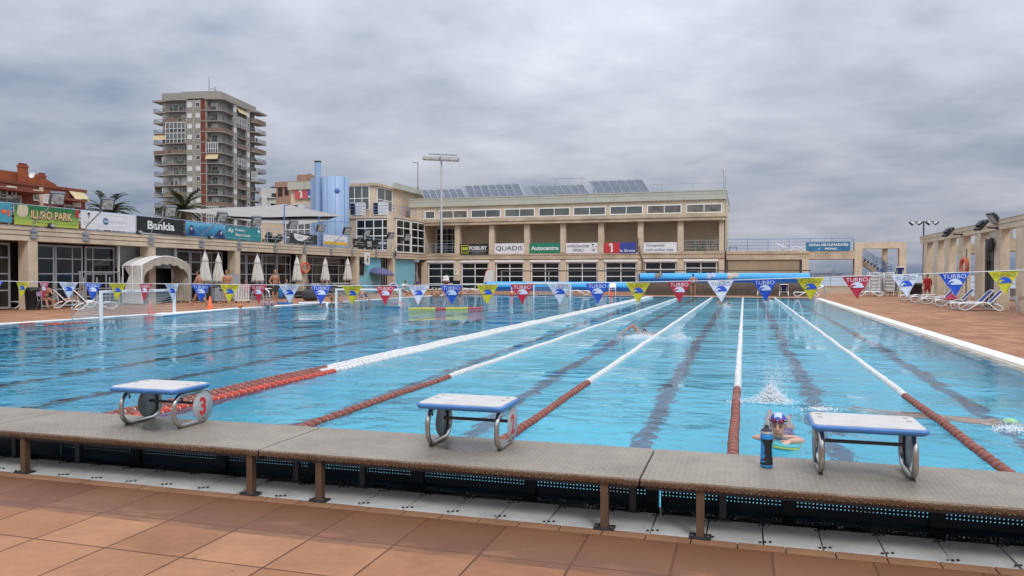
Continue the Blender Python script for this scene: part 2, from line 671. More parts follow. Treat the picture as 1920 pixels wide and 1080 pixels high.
# ------------------------------------------------------------------ pool basin
def floor_material():
    m, nt, b, N, S, MA, NO, RM, MX, BU, MP, oc = node_mat('pool_floor_tiles')
    sp = N('ShaderNodeSeparateXYZ')
    S(oc, sp.inputs[0])
    # dark lane lines every 2.2 m
    fx = MA('ABSOLUTE', MA('SUBTRACT', MA('MODULO', MA('ADD', sp.outputs['X'], 1.18 + 1.1 + 44.0), 2.2), 1.1))
    line = MA('MULTIPLY', MA('LESS_THAN', fx, 0.125), MA('GREATER_THAN', sp.outputs['Y'], 6.6))
    g = NO(oc, 0.35, 4, 0.6)
    c = RM(g, [(0.3, (0.06, 0.47, 0.63)), (0.7, (0.095, 0.58, 0.73))])
    deep = MA('MINIMUM', MA('MAXIMUM', MA('MULTIPLY', MA('SUBTRACT', -6.6, sp.outputs['X']), 0.5), 0.0), 1.0)  # left floor painted darker, standing in for light lost in deeper water
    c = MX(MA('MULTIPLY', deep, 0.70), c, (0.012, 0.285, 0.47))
    br = N('ShaderNodeTexBrick', offset=0.0, squash=1.0)
    br.inputs['Scale'].default_value = 1.0
    br.inputs['Brick Width'].default_value = 0.25
    br.inputs['Row Height'].default_value = 0.12
    br.inputs['Mortar Size'].default_value = 0.006
    S(MP(oc, loc=(100, 100, 0)), br.inputs['Vector'])
    c = MX(MA('MULTIPLY', br.outputs['Fac'], 0.12), c, (0.04, 0.30, 0.45))
    # lane lines laid over the tiles, darker towards the left side
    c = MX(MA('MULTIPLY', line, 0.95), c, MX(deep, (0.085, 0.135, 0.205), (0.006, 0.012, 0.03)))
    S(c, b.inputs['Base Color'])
    b.inputs['Roughness'].default_value = 0.7
    b.inputs['Specular IOR Level'].default_value = 0.1
    return m


ZB = -1.55
mb = MB()
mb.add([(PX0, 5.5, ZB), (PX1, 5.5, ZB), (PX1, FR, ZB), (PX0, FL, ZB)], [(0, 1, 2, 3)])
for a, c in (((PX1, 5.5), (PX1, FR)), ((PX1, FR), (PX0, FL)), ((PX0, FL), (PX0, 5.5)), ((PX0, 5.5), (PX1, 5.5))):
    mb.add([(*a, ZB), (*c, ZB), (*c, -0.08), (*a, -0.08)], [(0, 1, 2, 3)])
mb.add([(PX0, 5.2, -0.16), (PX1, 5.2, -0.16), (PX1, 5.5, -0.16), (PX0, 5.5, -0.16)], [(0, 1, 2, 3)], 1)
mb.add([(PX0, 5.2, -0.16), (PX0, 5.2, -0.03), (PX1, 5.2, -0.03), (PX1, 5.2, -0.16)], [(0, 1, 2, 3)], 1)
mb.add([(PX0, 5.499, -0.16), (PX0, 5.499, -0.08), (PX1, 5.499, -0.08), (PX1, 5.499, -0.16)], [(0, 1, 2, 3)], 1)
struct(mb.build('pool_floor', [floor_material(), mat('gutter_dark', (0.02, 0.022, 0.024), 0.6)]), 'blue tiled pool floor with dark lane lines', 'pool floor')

# ------------------------------------------------------------------ water
ZW = -0.03


def water_material():
    m = bpy.data.materials.new('pool_water')
    m.use_nodes = True
    nt = m.node_tree
    nt.nodes.clear()
    L = nt.links.new
    out = nt.nodes.new('ShaderNodeOutputMaterial')
    tc = nt.nodes.new('ShaderNodeTexCoord')

    def noise(scale, detail, rough, sc, rot, dist=0.0):
        mp = nt.nodes.new('ShaderNodeMapping')
        mp.inputs['Scale'].default_value = sc
        mp.inputs['Rotation'].default_value = (0, 0, rot)
        L(tc.outputs['Object'], mp.inputs[0])
        n = nt.nodes.new('ShaderNodeTexNoise')
        n.inputs['Scale'].default_value = scale
        n.inputs['Detail'].default_value = detail
        n.inputs['Roughness'].default_value = rough
        n.inputs['Distortion'].default_value = dist
        L(mp.outputs[0], n.inputs['Vector'])
        return n.outputs['Fac']
    a = noise(6.0, 3, 0.55, (0.8, 1.0, 1), 0.35, 0.4)
    b = noise(2.1, 2, 0.5, (0.75, 1.0, 1), -0.25, 0.5)
    c = noise(0.16, 2, 0.5, (1, 1, 1), 0.0)
    d = noise(0.75, 2, 0.45, (0.7, 1.0, 1), 0.15, 0.6)

    def M(op, x, y):
        n = nt.nodes.new('ShaderNodeMath')
        n.operation = op
        for i, q in enumerate((x, y)):
            if isinstance(q, (int, float)):
                n.inputs[i].default_value = q
            else:
                L(q, n.inputs[i])
        return n.outputs[0]
    h = M('ADD', M('ADD', M('MULTIPLY', a, 0.34), M('MULTIPLY', b, 1.0)), M('MULTIPLY', d, 2.0))
    # calm and choppy patches
    amp = M('MAXIMUM', 0.45, M('MULTIPLY', M('SUBTRACT', c, 0.26), 3.6))
    h = M('MULTIPLY', h, amp)
    bp = nt.nodes.new('ShaderNodeBump')
    bp.inputs['Strength'].default_value = 1.0
    bp.inputs['Distance'].default_value = 0.042
    L(h, bp.inputs['Height'])
    g = nt.nodes.new('ShaderNodeBsdfGlass')
    g.inputs['IOR'].default_value = 1.22
    g.inputs['Roughness'].default_value = 0.0
    g.inputs['Color'].default_value = (0.93, 0.985, 1.0, 1)
    L(bp.outputs['Normal'], g.inputs['Normal'])
    L(g.outputs[0], out.inputs['Surface'])
    return m


mb = MB()
mb.add([(PX0 + 0.02, PY0, ZW), (PX1 + 0.02, PY0, ZW), (PX1 + 0.02, FR + 0.02, ZW), (PX0 + 0.02, FL + 0.02, ZW)], [(0, 1, 2, 3)])
struct(mb.build('water', water_material()), 'rippled turquoise pool water', 'water')

# ------------------------------------------------------------------ sea and land beyond
def sea_material():
    m, nt, b, N, S, MA, NO, RM, MX, BU, MP, oc = node_mat('grey_sea')
    S(RM(NO(MP(oc, sc=(1, 0.25, 1)), 0.004, 4), [(0.35, (0.20, 0.25, 0.29)), (0.65, (0.27, 0.315, 0.35))]), b.inputs['Base Color'])
    b.inputs['Roughness'].default_value = 0.28
    S(BU(NO(MP(oc, sc=(1, 1, 1)), 0.35, 4, 0.6), 0.6, 0.6), b.inputs['Normal'])
    return m


mb = MB()
mb.add([(-9000, -3000, -7.0), (14000, -3000, -7.0), (14000, 18000, -7.0), (-9000, 18000, -7.0)], [(0, 1, 2, 3)])
struct(mb.build('sea', sea_material()), 'pale grey sea reaching the horizon', 'sea')
mb = MB()
mb.box(-4000, -75, -60, 900, -8, -0.3)
mb.box(-75, 6, 82, 900, -8, -0.3)
mb.box(-75, 17, -60, 82, -8, -2.2)
struct(mb.build('ground', mat('town_ground', (0.20, 0.18, 0.15), 0.9, var=0.2, vscale=0.05)), 'flat town ground behind the pool', 'ground')
mb = MB()
mb.box(16.6, 17.3, 4, 82, -7.5, -0.02)
mb.box(6, 17.3, 81.6, 82.3, -7.5, -0.02)
struct(mb.build('sea_wall', M_STUCCO_D), 'stone sea wall under the pool deck', 'wall')


# ------------------------------------------------------------------ lane ropes
M_BROWN = mat('faded_brown_disc', (0.235, 0.062, 0.040), 0.5, var=0.3, vscale=14)
M_REDORANGE = mat('bright_red_disc', (0.50, 0.052, 0.025), 0.45, var=0.25, vscale=14)
M_DISCW = mat('white_disc', (0.64, 0.64, 0.62), 0.5, var=0.14, vscale=9)


def lane_rope(x, y0, y1, ych, first, label, r=0.054, seed=0, group='lane ropes across the pool'):
    rnd = random.Random(seed)
    root = thing('lane_rope', label, 'lane rope', (x, (y0 + y1) / 2, ZW), 0, group)

    def run(ya, yb, nm, mats):
        b = MB()
        y = ya
        while y < yb:
            p = 0.145 if y < 34 else 0.25
            n = 14 if y < 16 else (10 if y < 26 else 6)
            wob = 0.003 * math.sin(y * 0.9 + seed) + 0.003 * math.sin(y * 2.3 + seed * 2)
            dz = 0.005 * math.sin(y * 1.7 + seed * 3) + 0.004
            M = TR(x + wob + rnd.uniform(-.004, .004), y, ZW + dz, 0, R(-90) + rnd.uniform(-.05, .05), 0)
            if y < 34:
                b.lathe([(0.026, 0), (r * 0.9, 0.008), (r, 0.020), (r * .97, p - 0.052), (r * 0.80, p - 0.036), (0.026, p - 0.030), (0.026, p)], n, 0, M, caps=False, mats=[0, 0, 0, 0, 0, 1])
            else:
                b.lathe([(0.03, 0), (r, 0.02), (r, p - 0.05), (0.035, p - 0.03), (0.035, p)], n, 0, M, caps=False)
            y += p
        return b.build(nm, mats, root, world=True)
    run(y0, ych, 'coloured_floats', [first, M_DISCW])
    run(ych, y1, 'white_floats', [M_DISCW, mat('float_gap_shade', (0.10, 0.09, 0.085), 0.6)])  # cores between the white floats coloured dark, shade put into the gaps
    c = MB()
    c.tube([(x, y0 - 0.1, ZW + 0.02), (x, y1 + 0.3, ZW + 0.0)], 0.008, 6)
    c.build('cable', M_STEEL, root, world=True)
    return root


YC = 11.4
lane_rope(-7.02, 6.2, pool_far(-6.9) - 0.3, YC + 0.5, M_BROWN, 'left strand of the triple lane rope, dull brown floats turning white', seed=1)
lane_rope(-6.82, 6.2, pool_far(-6.9) - 0.3, YC, M_BROWN, 'middle strand of the triple lane rope, brown floats between brown and bright red ones', seed=1.15)
lane_rope(-6.62, 6.2, pool_far(-6.9) - 0.3, YC + 0.15, M_REDORANGE, 'right strand of the triple lane rope, bright red floats turning white', seed=1.3)
lane_rope(-4.49, 5.9, pool_far(-4.5) - 0.3, YC, M_BROWN, 'single lane rope between the number 3 and number 2 starting blocks', seed=4)
lane_rope(-2.25, 5.9, pool_far(-2.2) - 0.3, YC, M_BROWN, 'lane rope running out behind the number 2 starting block', seed=7)
lane_rope(-0.09, 5.9, pool_far(-.1) - 0.3, YC, M_BROWN, 'lane rope ending just left of the blue water bottle', seed=9)
lane_rope(2.08, 5.9, pool_far(2.1) - 0.3, YC, M_BROWN, 'lane rope right of the unnumbered starting block', seed=12)


# ------------------------------------------------------------------ starting platform
def plate_material(name, base, rust):
    m, nt, b, N, S, MA, NO, RM, MX, BU, MP, oc = node_mat(name)
    sp = N('ShaderNodeSeparateXYZ')
    S(MP(oc, sc=(1 / 0.036, 1 / 0.036, 1 / 0.036), rot=(0, 0, 0.0)), sp.inputs[0])
    x = MA('ADD', sp.outputs['X'], 1000.0)
    y = MA('ADD', MA('ADD', sp.outputs['Y'], sp.outputs['Z']), 1000.0)
    fx, fy = MA('SUBTRACT', MA('FRACT', x), 0.5), MA('SUBTRACT', MA('FRACT', y), 0.5)
    s = MA('SUBTRACT', MA('MULTIPLY', MA('MODULO', MA('ADD', MA('FLOOR', x), MA('FLOOR', y)), 2.0), 2.0), 1.0)
    u = MA('MULTIPLY', MA('ADD', fx, MA('MULTIPLY', s, fy)), 0.707 / 0.52)
    w = MA('MULTIPLY', MA('SUBTRACT', fx, MA('MULTIPLY', s, fy)), 0.707 / 0.17)
    h = MA('MAXIMUM', MA('SUBTRACT', 1.0, MA('ADD', MA('MULTIPLY', u, u), MA('MULTIPLY', w, w))), 0.0)
    geo = N('ShaderNodeNewGeometry')
    wp = geo.outputs['Position']
    g = NO(wp, 2.2, 7, 0.68)
    g2 = NO(oc, 26, 4, 0.7)
    spot = NO(oc, 7.5, 3, 0.5, 1.0)
    c = RM(MA('ADD', MA('MULTIPLY', g, 0.7), MA('MULTIPLY', g2, 0.3)), [(0.34, tuple(k * 0.70 for k in base)), (0.52, base), (0.68, tuple(min(1, k * 1.25) for k in base))])
    c = MX(MA('MULTIPLY', MA('MINIMUM', h, 1.0), 0.45), c, (0.55, 0.50, 0.42))
    c = MX(MA('MULTIPLY', MA('GREATER_THAN', spot, 0.735), 0.75), c, (0.07, 0.04, 0.025))
    if rust:
        c = MX(MA('MULTIPLY', RM(NO(MP(oc, sc=(1, 1, 5)), 6, 6, 0.7), [(0.35, (0, 0, 0)), (0.6, (1, 1, 1))]), 0.85), c, (0.135, 0.068, 0.032))
    so = N('ShaderNodeSeparateXYZ')
    S(wp, so.inputs[0])
    near = 0.0
    for wx, wy in ((-4.72, 5.27), (-1.95, 5.3)):
        dx, dy = MA('DIVIDE', MA('SUBTRACT', so.outputs['X'], wx), 0.42), MA('DIVIDE', MA('SUBTRACT', so.outputs['Y'], wy), 0.22)
        near = MA('MAXIMUM', near, MA('SUBTRACT', 0.55, MA('MULTIPLY', MA('ADD', MA('MULTIPLY', dx, dx), MA('MULTIPLY', dy, dy)), 0.30)))
    wet = MA('MINIMUM', MA('MAXIMUM', MA('MULTIPLY', MA('SUBTRACT', MA('ADD', NO(oc, 3.2, 4, 0.6, 0.6), near), 0.80), 7.0), 0.0), 1.0)
    c = MX(MA('MULTIPLY', wet, 0.6), c, (0.055, 0.055, 0.055))
    S(c, b.inputs['Base Color'])
    b.inputs['Metallic'].default_value = 0.35
    S(MA('SUBTRACT', 0.52, MA('MULTIPLY', wet, 0.33)), b.inputs['Roughness'])
    S(BU(h, 1.0, 0.006), b.inputs['Normal'])
    return m


M_PLATE = plate_material('chequer_plate', (0.285, 0.245, 0.19), False)
M_LIP = plate_material('rusty_chequer_lip', (0.19, 0.135, 0.088), True)
M_POST = mat('rusty_post', (0.17, 0.098, 0.052), 0.55, metal=0.4, col2=(0.10, 0.06, 0.04), vscale=6)
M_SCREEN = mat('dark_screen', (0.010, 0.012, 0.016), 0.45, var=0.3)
ZP = 0.336
joints = [-11.5, -8.78, -6.06, -3.355, -0.615, 2.12, 4.72]
posts = {0: (-11.0, -9.0), 1: (-8.3, -6.3), 2: (-5.59, -3.45), 3: (-2.88, -0.84), 4: (-0.25, 1.75), 5: (2.5, 4.4)}
plabels = ['chequer plate starting platform section beyond the number 3 block, cut by the frame', 'second chequer plate platform section, left of the number 3 block',
           'chequer plate platform section carrying the number 3 starting block', 'chequer plate platform section carrying the number 2 starting block',
           'chequer plate platform section carrying the water bottle and the unnumbered block', 'chequer plate platform section beyond the right edge of the frame']
for i in range(6):
    xa, xb = joints[i] + 0.006, joints[i + 1] - 0.006
    xc = (xa + xb) / 2
    t = thing('starting_platform', plabels[i], 'platform', (xc, 5.18, 0), 0, 'starting platform sections')
    b = MB()
    yb = 5.63
    b.add([(xa, 4.775, ZP), (xb, 4.775, ZP), (xb, yb, ZP), (xa, yb, ZP)], [(0, 1, 2, 3)])
    b.add([(xa, 4.775, ZP - .008), (xb, 4.775, ZP - .008), (xb, yb, ZP - .008), (xa, yb, ZP - .008)], [(3, 2, 1, 0)])
    b.add([(xa, yb, ZP), (xb, yb, ZP), (xb, yb, ZP - .03), (xa, yb, ZP - .03)], [(0, 1, 2, 3)])
    for xe in (xa, xb):
        b.add([(xe, 4.775, ZP), (xe, yb, ZP), (xe, yb, ZP - .03), (xe, 4.775, ZP - .03)], [(0, 1, 2, 3)])
    b.build('deck_plate', M_PLATE, t, world=True)
    b = MB()
    n = 5
    pr = [(4.775 - 0.012 * math.sin(k / n * math.pi / 2), ZP - 0.012 * (1 - math.cos(k / n * math.pi / 2))) for k in range(n + 1)] + [(4.763, ZP - 0.042), (4.770, ZP - 0.044)]
    v = [(xx, y, zz) for y, zz in pr for xx in (xa, xb)]
    b.add(v, [(2 * k, 2 * k + 1, 2 * k + 3, 2 * k + 2) for k in range(len(pr) - 1)], 0, True)
    b.build('front_lip', M_LIP, t, world=True)
    # longitudinal bearers in the shade under the plate
    b = MB()
    b.box(xa + .02, xb - .02, 4.80, 4.85, ZP - 0.07, ZP - 0.009)
    b.box(xa + .02, xb - .02, 5.40, 5.45, ZP - 0.12, ZP - 0.009)
    for xx in (xa + .03, xc, xb - .08):
        b.box(xx, xx + .05, 4.85, 5.40, ZP - 0.068, ZP - 0.010)
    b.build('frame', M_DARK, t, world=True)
    for px in posts[i]:
        b = MB()
        b.box(px - .024, px + .024, 4.785, 4.835, 0.008, ZP - 0.009)
        lg = b.build('leg', M_POST, t, world=True)
        b = MB()
        b.box(px - .065 - t.location.x, px + .065 - t.location.x, 4.755 - t.location.y, 4.85 - t.location.y, 0.001, 0.008)
        b.tube([(px - .048 - t.location.x, 4.77 - t.location.y, .006), (px - .048 - t.location.x, 4.76 - t.location.y, .02)], 0.009, 6)
        b.tube([(px + .048 - t.location.x, 4.77 - t.location.y, .006), (px + .048 - t.location.x, 4.76 - t.location.y, .02)], 0.009, 6)
        b.build('foot_plate', M_DARK, lg)
        b = MB()
        b.box(px + .10, px + .145, 5.20, 5.245, -0.05, ZP - 0.009)
        b.box(px + .07, px + .175, 5.17, 5.275, -0.004, 0.004)
        b.build('leg', M_DARK, t, world=True)
    # perforated back screen: real holes
    b = MB()
    ys, yt = 5.545, 5.553
    pitch, hr = 0.0245, 0.0053
    zrows = (0.026, 0.0505)
    zb, zt = -0.012, 0.0645
    nb = 3
    seg = (xb - xa) / nb
    for k in range(nb):
        sa, sb = xa + k * seg + 0.045, xa + (k + 1) * seg - 0.045
        nn_ = int((sb - sa) / pitch)
        pt = (sb - sa) / nn_
        for q in range(nn_):
            cx = sa + (q + .5) * pt
            wide = (q + 7 * k + 3 * i) % 41 == 11
            for zr in zrows:
                z0, z1 = zr - 0.01225, zr + 0.01225
                o = [(cx - pt / 2, z0), (cx, z0), (cx + pt / 2, z0), (cx + pt / 2, zr), (cx + pt / 2, z1), (cx, z1), (cx - pt / 2, z1), (cx - pt / 2, zr)]
                a = [R(225 + 45 * w) for w in range(8)]
                hx = hr * (1.75 if wide and zr < .04 else 1)
                ii = [(cx + hx * math.cos(w), zr + hr * math.sin(w)) for w in a]
                V = [(p, ys, s) for p, s in o] + [(p, ys, s) for p, s in ii] + [(p, yt, s) for p, s in ii]
                b.add(V, [(w, (w + 1) % 8, 8 + (w + 1) % 8, 8 + w) for w in range(8)] + [(8 + w, 8 + (w + 1) % 8, 16 + (w + 1) % 8, 16 + w) for w in range(8)])
        b.box(sa, sb, ys, yt, -.158, zrows[0] - 0.01225)
        b.box(sa, sb, ys, yt, zrows[1] + 0.01225, ZP - 0.031)
        b.box(sb, sb + 0.09, ys - .03, yt + .02, -.158, ZP - 0.031)
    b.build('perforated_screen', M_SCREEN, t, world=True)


# ------------------------------------------------------------------ starting blocks
def rrect(w, h, r, n=6):
    p = []
    for cx, cy, a0 in ((w / 2 - r, h / 2 - r, 0), (-w / 2 + r, h / 2 - r, 90), (-w / 2 + r, -h / 2 + r, 180), (w / 2 - r, -h / 2 + r, 270)):
        for k in range(n + 1):
            a = R(a0 + 90 * k / n)
            p.append((cx + r * math.cos(a), cy + r * math.sin(a)))
    return p


M_PAD = mat('white_grip_pad', (0.57, 0.56, 0.54), 0.75, col2=(0.47, 0.455, 0.43), vscale=9, bump=0.35, bscale=260, detail=7)
M_DISCP = mat('grey_number_disc', (0.44, 0.46, 0.47), 0.42, metal=0.25, var=0.12, vscale=10)
M_DISCB = mat('dull_disc_back', (0.27, 0.29, 0.28), 0.55, metal=0.3, var=0.3, vscale=12)
M_NUM = mat('red_number_paint', (0.55, 0.025, 0.03), 0.5)


def starting_block(x, y, num, label, rz=0.0):
    t = thing('starting_block', label, 'starting block', (x, y, ZP), rz, 'starting blocks on the platform')
    L, Hh, tr = 0.48, 0.297, 0.019
    for sx in (-1, 1):
        fx = sx * 0.265
        b = MB()
        b.tube([(fx, yy, zz + Hh / 2) for yy, zz in rrect(L - 2 * tr, Hh - 2 * tr, 0.106, 8)], tr, 14, 0, closed=True)
        fr = b.build('side_frame', M_STEEL, t)
        b = MB()
        for yy in (-0.16, 0.11):
            b.box(fx - .012, fx + .012, yy - .014, yy + .014, 0.0, 0.012)
            b.box(fx - .011, fx + .011, yy - .014, yy + .014, Hh - 0.045, Hh - 0.036)
        b.tube([(fx, -0.13, Hh - .045), (fx, -0.13, Hh - .075)], 0.008, 8)
        b.build('fixing_bolts', M_DARK, fr)
        b = MB()
        M = TR(fx + sx * 0.018, 0.105, Hh / 2, 0, 0, sx * R(90))
        b.lathe([(0.0, 0.0), (0.125, 0.0), (0.126, 0.0015), (0.125, 0.004), (0.0, 0.004)], 40, 0, M, caps=False)
        d = b.build('number_disc', M_DISCP if sx > 0 else M_DISCB, t)
        if sx > 0:
            b = MB()
            if num:
                b.text(num, (fx + 0.0222, 0.10, Hh / 2), (0, 1, 0), (0, 0, 1), None, 0.152, 0, lift=0.0008, bold=0.035)
                b.build('number', M_NUM, d)
            b = MB()
            b.lathe([(0, 0), (0.007, 0), (0.007, 0.004), (0, 0.004)], 10, 0, TR(fx + 0.022, 0.105, Hh / 2 - .107, 0, 0, R(90)))
            b.build('rivet', M_DARK, d)
    b = MB()
    b.tube([(-0.265, 0.10, 0.168), (0.265, 0.10, 0.168)], 0.0125, 10)
    b.build('cross_bar', mat('dark_bar', (0.09, 0.085, 0.085), 0.35, metal=0.8), t)
    # seat: blue rounded body under a white grip pad
    W, D, th = 0.665, 0.475, 0.038
    zs = Hh + 0.002
    b = MB()
    prof = [(0.0, -0.018), (0.010, -0.006), (0.025, 0.0), (0.036, -0.004), (th, -0.016)]
    rings = [[(px_ * (1 + 2 * o / W), py_2 * (1 + 2 * o / D) - .07, zs + zz) for px_, py_2 in rrect(W, D, 0.045, 5)] for zz, o in prof]
    n = len(rings[0])
    b.add([p for r_ in rings for p in r_], [(k * n + j, k * n + (j + 1) % n, (k + 1) * n + (j + 1) % n, (k + 1) * n + j) for k in range(len(rings) - 1) for j in range(n)], 0, True)
    b.add(rings[0], [tuple(reversed(range(n)))])
    b.add(rings[-1], [tuple(range(n))])
    seat = b.build('seat', M_BLUE, t)
    b = MB()
    rings = [[(px_, py_2 - .07, zs + zz) for px_, py_2 in rrect(W - o, D - o, 0.035, 5)] for zz, o in ((th - .004, 0.036), (th + .004, 0.036), (th + .009, 0.050))]
    b.add([p for r_ in rings for p in r_], [(k * n + j, k * n + (j + 1) % n, (k + 1) * n + (j + 1) % n, (k + 1) * n + j) for k in range(2) for j in range(n)], 0, False)
    b.add(rings[-1], [tuple(range(n))])
    b.build('grip_pad', M_PAD, seat)
    b = MB()
    for bx in (-0.26, 0.26):
        for by in (-0.05, 0.07):
            b.lathe([(0.0, th + .0095), (0.017, th + .0095), (0.0165, th + .0115), (0.0, th + .0115)], 14, 0, TR(bx, by, zs), caps=False)
    b.build('screw_caps', mat('grey_cap', (0.33, 0.32, 0.31), 0.6), seat)
    return t


starting_block(-4.71, 5.40, '3', 'starting block with a red number 3 on its grey disc', 0.0)
starting_block(-1.945, 5.40, '2', 'starting block with a red number 2 on its grey disc', 0.0)
starting_block(0.735, 5.37, '', 'starting block showing no number, right of the blue bottle', 0.0)

# water bottle
g = on_z(1437, 876, ZP)
t = thing('water_bottle', 'blue and black sports bottle standing on the platform edge', 'bottle', (g.x, g.y, ZP), R(18))
M_BB = mat('bottle_blue', (0.02, 0.22, 0.55), 0.3, var=0.1)
b = MB()
b.lathe([(0.030, 0.0), (0.038, 0.004), (0.0405, 0.02), (0.0405, 0.035), (0.040, 0.04), (0.037, 0.10), (0.0355, 0.13), (0.037, 0.155), (0.0405, 0.185), (0.041, 0.205), (0.036, 0.222), (0.0335, 0.225)], 40)
b.build('bottle_body', M_BB, t)
b = MB()
prof = [(0.0408, 0.022, math.pi), (0.0412, 0.036, math.pi), (0.0405, 0.05, 1.5), (0.0378, 0.10, 0.75), (0.0364, 0.13, 0.62), (0.0378, 0.155, 0.75), (0.0412, 0.183, 1.25), (0.0416, 0.190, 1.5)]
v, f = [], []
K = 24
for r_, z_, ha in prof:
    for k in range(K + 1):
        a = R(-90) + ha * (2 * k / K - 1)
        v.append((r_ * math.cos(a), r_ * math.sin(a), z_))
for i in range(len(prof) - 1):
    for k in range(K):
        f.append((i * (K + 1) + k, i * (K + 1) + k + 1, (i + 1) * (K + 1) + k + 1, (i + 1) * (K + 1) + k))
b.add(v, f, 0, True)
b.build('grip_sleeve', M_BLACK, t)
b = MB()
b.lathe([(0.0345, 0.222), (0.0375, 0.226), (0.0375, 0.243), (0.033, 0.249), (0.022, 0.254), (0.016, 0.258), (0.013, 0.268), (0.014, 0.276), (0.010, 0.280), (0, 0.280)], 32)
cap = b.build('cap', M_BLACK, t)
b = MB()
for zz in (0.2295, 0.2375):
    b.lathe([(0.0377, zz - .0022), (0.0379, zz), (0.0377, zz + .0022)], 32, caps=False)
b.build('ring', M_WHITE, cap)
# ------------------------------------------------------------------ facade helpers
UZ = Vector((0, 0, 1))


def fbox(b, O, ux, x0, x1, z0, z1, d0, d1, mi=0):
    O, ux = Vector(O), Vector(ux).normalized()
    n = ux.cross(UZ)
    P = lambda x, d, z_: O + ux * x + n * d + UZ * z_
    v = [P(x0, d1, z0), P(x1, d1, z0), P(x1, d0, z0), P(x0, d0, z0), P(x0, d1, z1), P(x1, d1, z1), P(x1, d0, z1), P(x0, d0, z1)]
    return b.add(v, [(0, 3, 2, 1), (4, 5, 6, 7), (0, 1, 5, 4), (1, 2, 6, 5), (2, 3, 7, 6), (3, 0, 4, 7)], mi)


def window(parent, O, ux, w, h, vx, hz, fw=0.06, glass=None, frame=None, bt=0.04, dep=0.05, name='window'):
    """glazing filling w x h from O; mullions at fractions vx, transoms at heights hz"""
    b = MB()
    fbox(b, O, ux, 0.01, w - 0.01, 0.01, h - 0.01, -0.03, 0.012, 0)
    p = b.build(name, glass or M_GLASS, parent, world=True)
    f = MB()
    fbox(f, O, ux, 0, fw, 0, h, -0.02, dep)
    fbox(f, O, ux, w - fw, w, 0, h, -0.02, dep)
    fbox(f, O, ux, fw, w - fw, 0, fw, -0.02, dep)
    fbox(f, O, ux, fw, w - fw, h - fw, h, -0.02, dep)
    for x in vx:
        fbox(f, O, ux, x * w - bt / 2, x * w + bt / 2, fw, h - fw, -0.02, dep - 0.006)
    for z_ in hz:
        fbox(f, O, ux, fw, w - fw, z_ - bt / 2, z_ + bt / 2, -0.02, dep - 0.012)
    fr = f.build('frame', frame or M_WHITE, None)
    fr.data.transform(Matrix.Translation(-Vector(parent.location)))
    fr.parent = p
    return p


def railing(name, label, cat, pts, h, rails, every, mats, group=None, r=0.022, parent=None, kind_parts=True):
    """posts and horizontal tubes along a polyline standing on its points"""
    pts = [Vector(p) for p in pts]
    root = parent or thing(name, label, cat, pts[0], 0, group)
    for k, zr in enumerate(rails):
        b = MB()
        b.tube([p + UZ * zr for p in pts], r if k == 0 else r * 0.7, 6)
        b.build('top_rail' if k == 0 else 'rail', mats, root, world=True)
    for a, c in zip(pts[:-1], pts[1:]):
        L = (c - a).length
        n = max(1, round(L / every))
        for q in range(n + 1):
            if q == n and c is not pts[-1] and (c - pts[-1]).length > 1e-6:
                continue
            p = a.lerp(c, q / n)
            b = MB()
            b.tube([p, p + UZ * (h - 0.01)], r, 6)
            b.build('post', mats, root, world=True)
    return root


def banner(name, label, corners, mats, draw, group=None, thick=0.02, cloth_sag=0.0):
    """flat printed sheet; corners = lower-left, ux, width, height. draw(b, O, ux, w, h) adds lettering"""
    O, ux, w, h = corners
    O, ux = Vector(O), Vector(ux).normalized()
    t = thing(name, label, 'banner', O, 0, group)
    b = MB()
    nx, nz = 14, 3
    n = ux.cross(UZ)
    rnd = random.Random(len(label))
    v = []
    for k in range(nz + 1):
        for q in range(nx + 1):
            d = 0.012 * math.sin(q * 1.1 + k * 0.8 + len(label)) * (1 if 0 < k < nz else 0.4)
            v.append(O + ux * (w * q / nx) + UZ * (h * k / nz) + n * d)
    m_ = (nx + 1) * (nz + 1)
    v += [p - n * thick for p in v]
    f = [(k * (nx + 1) + q, k * (nx + 1) + q + 1, (k + 1) * (nx + 1) + q + 1, (k + 1) * (nx + 1) + q) for k in range(nz) for q in range(nx)]
    f += [tuple(m_ + i for i in reversed(x)) for x in f]
    edge = [q for q in range(nx + 1)] + [k * (nx + 1) + nx for k in range(1, nz + 1)] + [nz * (nx + 1) + q for q in range(nx - 1, -1, -1)] + [k * (nx + 1) for k in range(nz - 1, 0, -1)]
    f += [(edge[i], m_ + edge[i], m_ + edge[(i + 1) % len(edge)], edge[(i + 1) % len(edge)]) for i in range(len(edge))]
    b.add(v, f, 0, False)
    b.build('sheet', mats, t, world=True)
    draw(t, O, ux, w, h)
    return t


def sheet(parent, name, m, O, ux, w, h, items):
    """lettering layer: items = (text, fx, fz, fw, fh, bold) fractions of the sheet"""
    b = MB()
    for it in items:
        s, fx, fz, fw, fh = it[:5]
        bold = it[5] if len(it) > 5 else 0.0
        b.text(s, O + ux * (fx * w) + UZ * (fz * h), ux, UZ, fw * w if fw else None, fh * h if fh else None, 0, lift=0.022, bold=bold, shear=it[6] if len(it) > 6 else 0)
    return b.build(name, m, parent, world=True)


def patch(parent, name, m, O, ux, w, h, polys, lift=0.018):
    n = ux.cross(UZ)
    b = MB()
    for poly in polys:
        P = [O + ux * (x * w) + UZ * (z_ * h) + n * lift for x, z_ in poly]
        b.add(P + [p - n * 0.004 for p in P], [tuple(range(len(P))), tuple(reversed(range(len(P), 2 * len(P))))] + [(i, len(P) + i, len(P) + (i + 1) % len(P), (i + 1) % len(P)) for i in range(len(P))])
    return b.build(name, m, parent, world=True)


def disc(cx, cz, r, asp=1.0, n=20):
    return [(cx + r * math.cos(2 * math.pi * k / n), cz + r * asp * math.sin(2 * math.pi * k / n)) for k in range(n)]


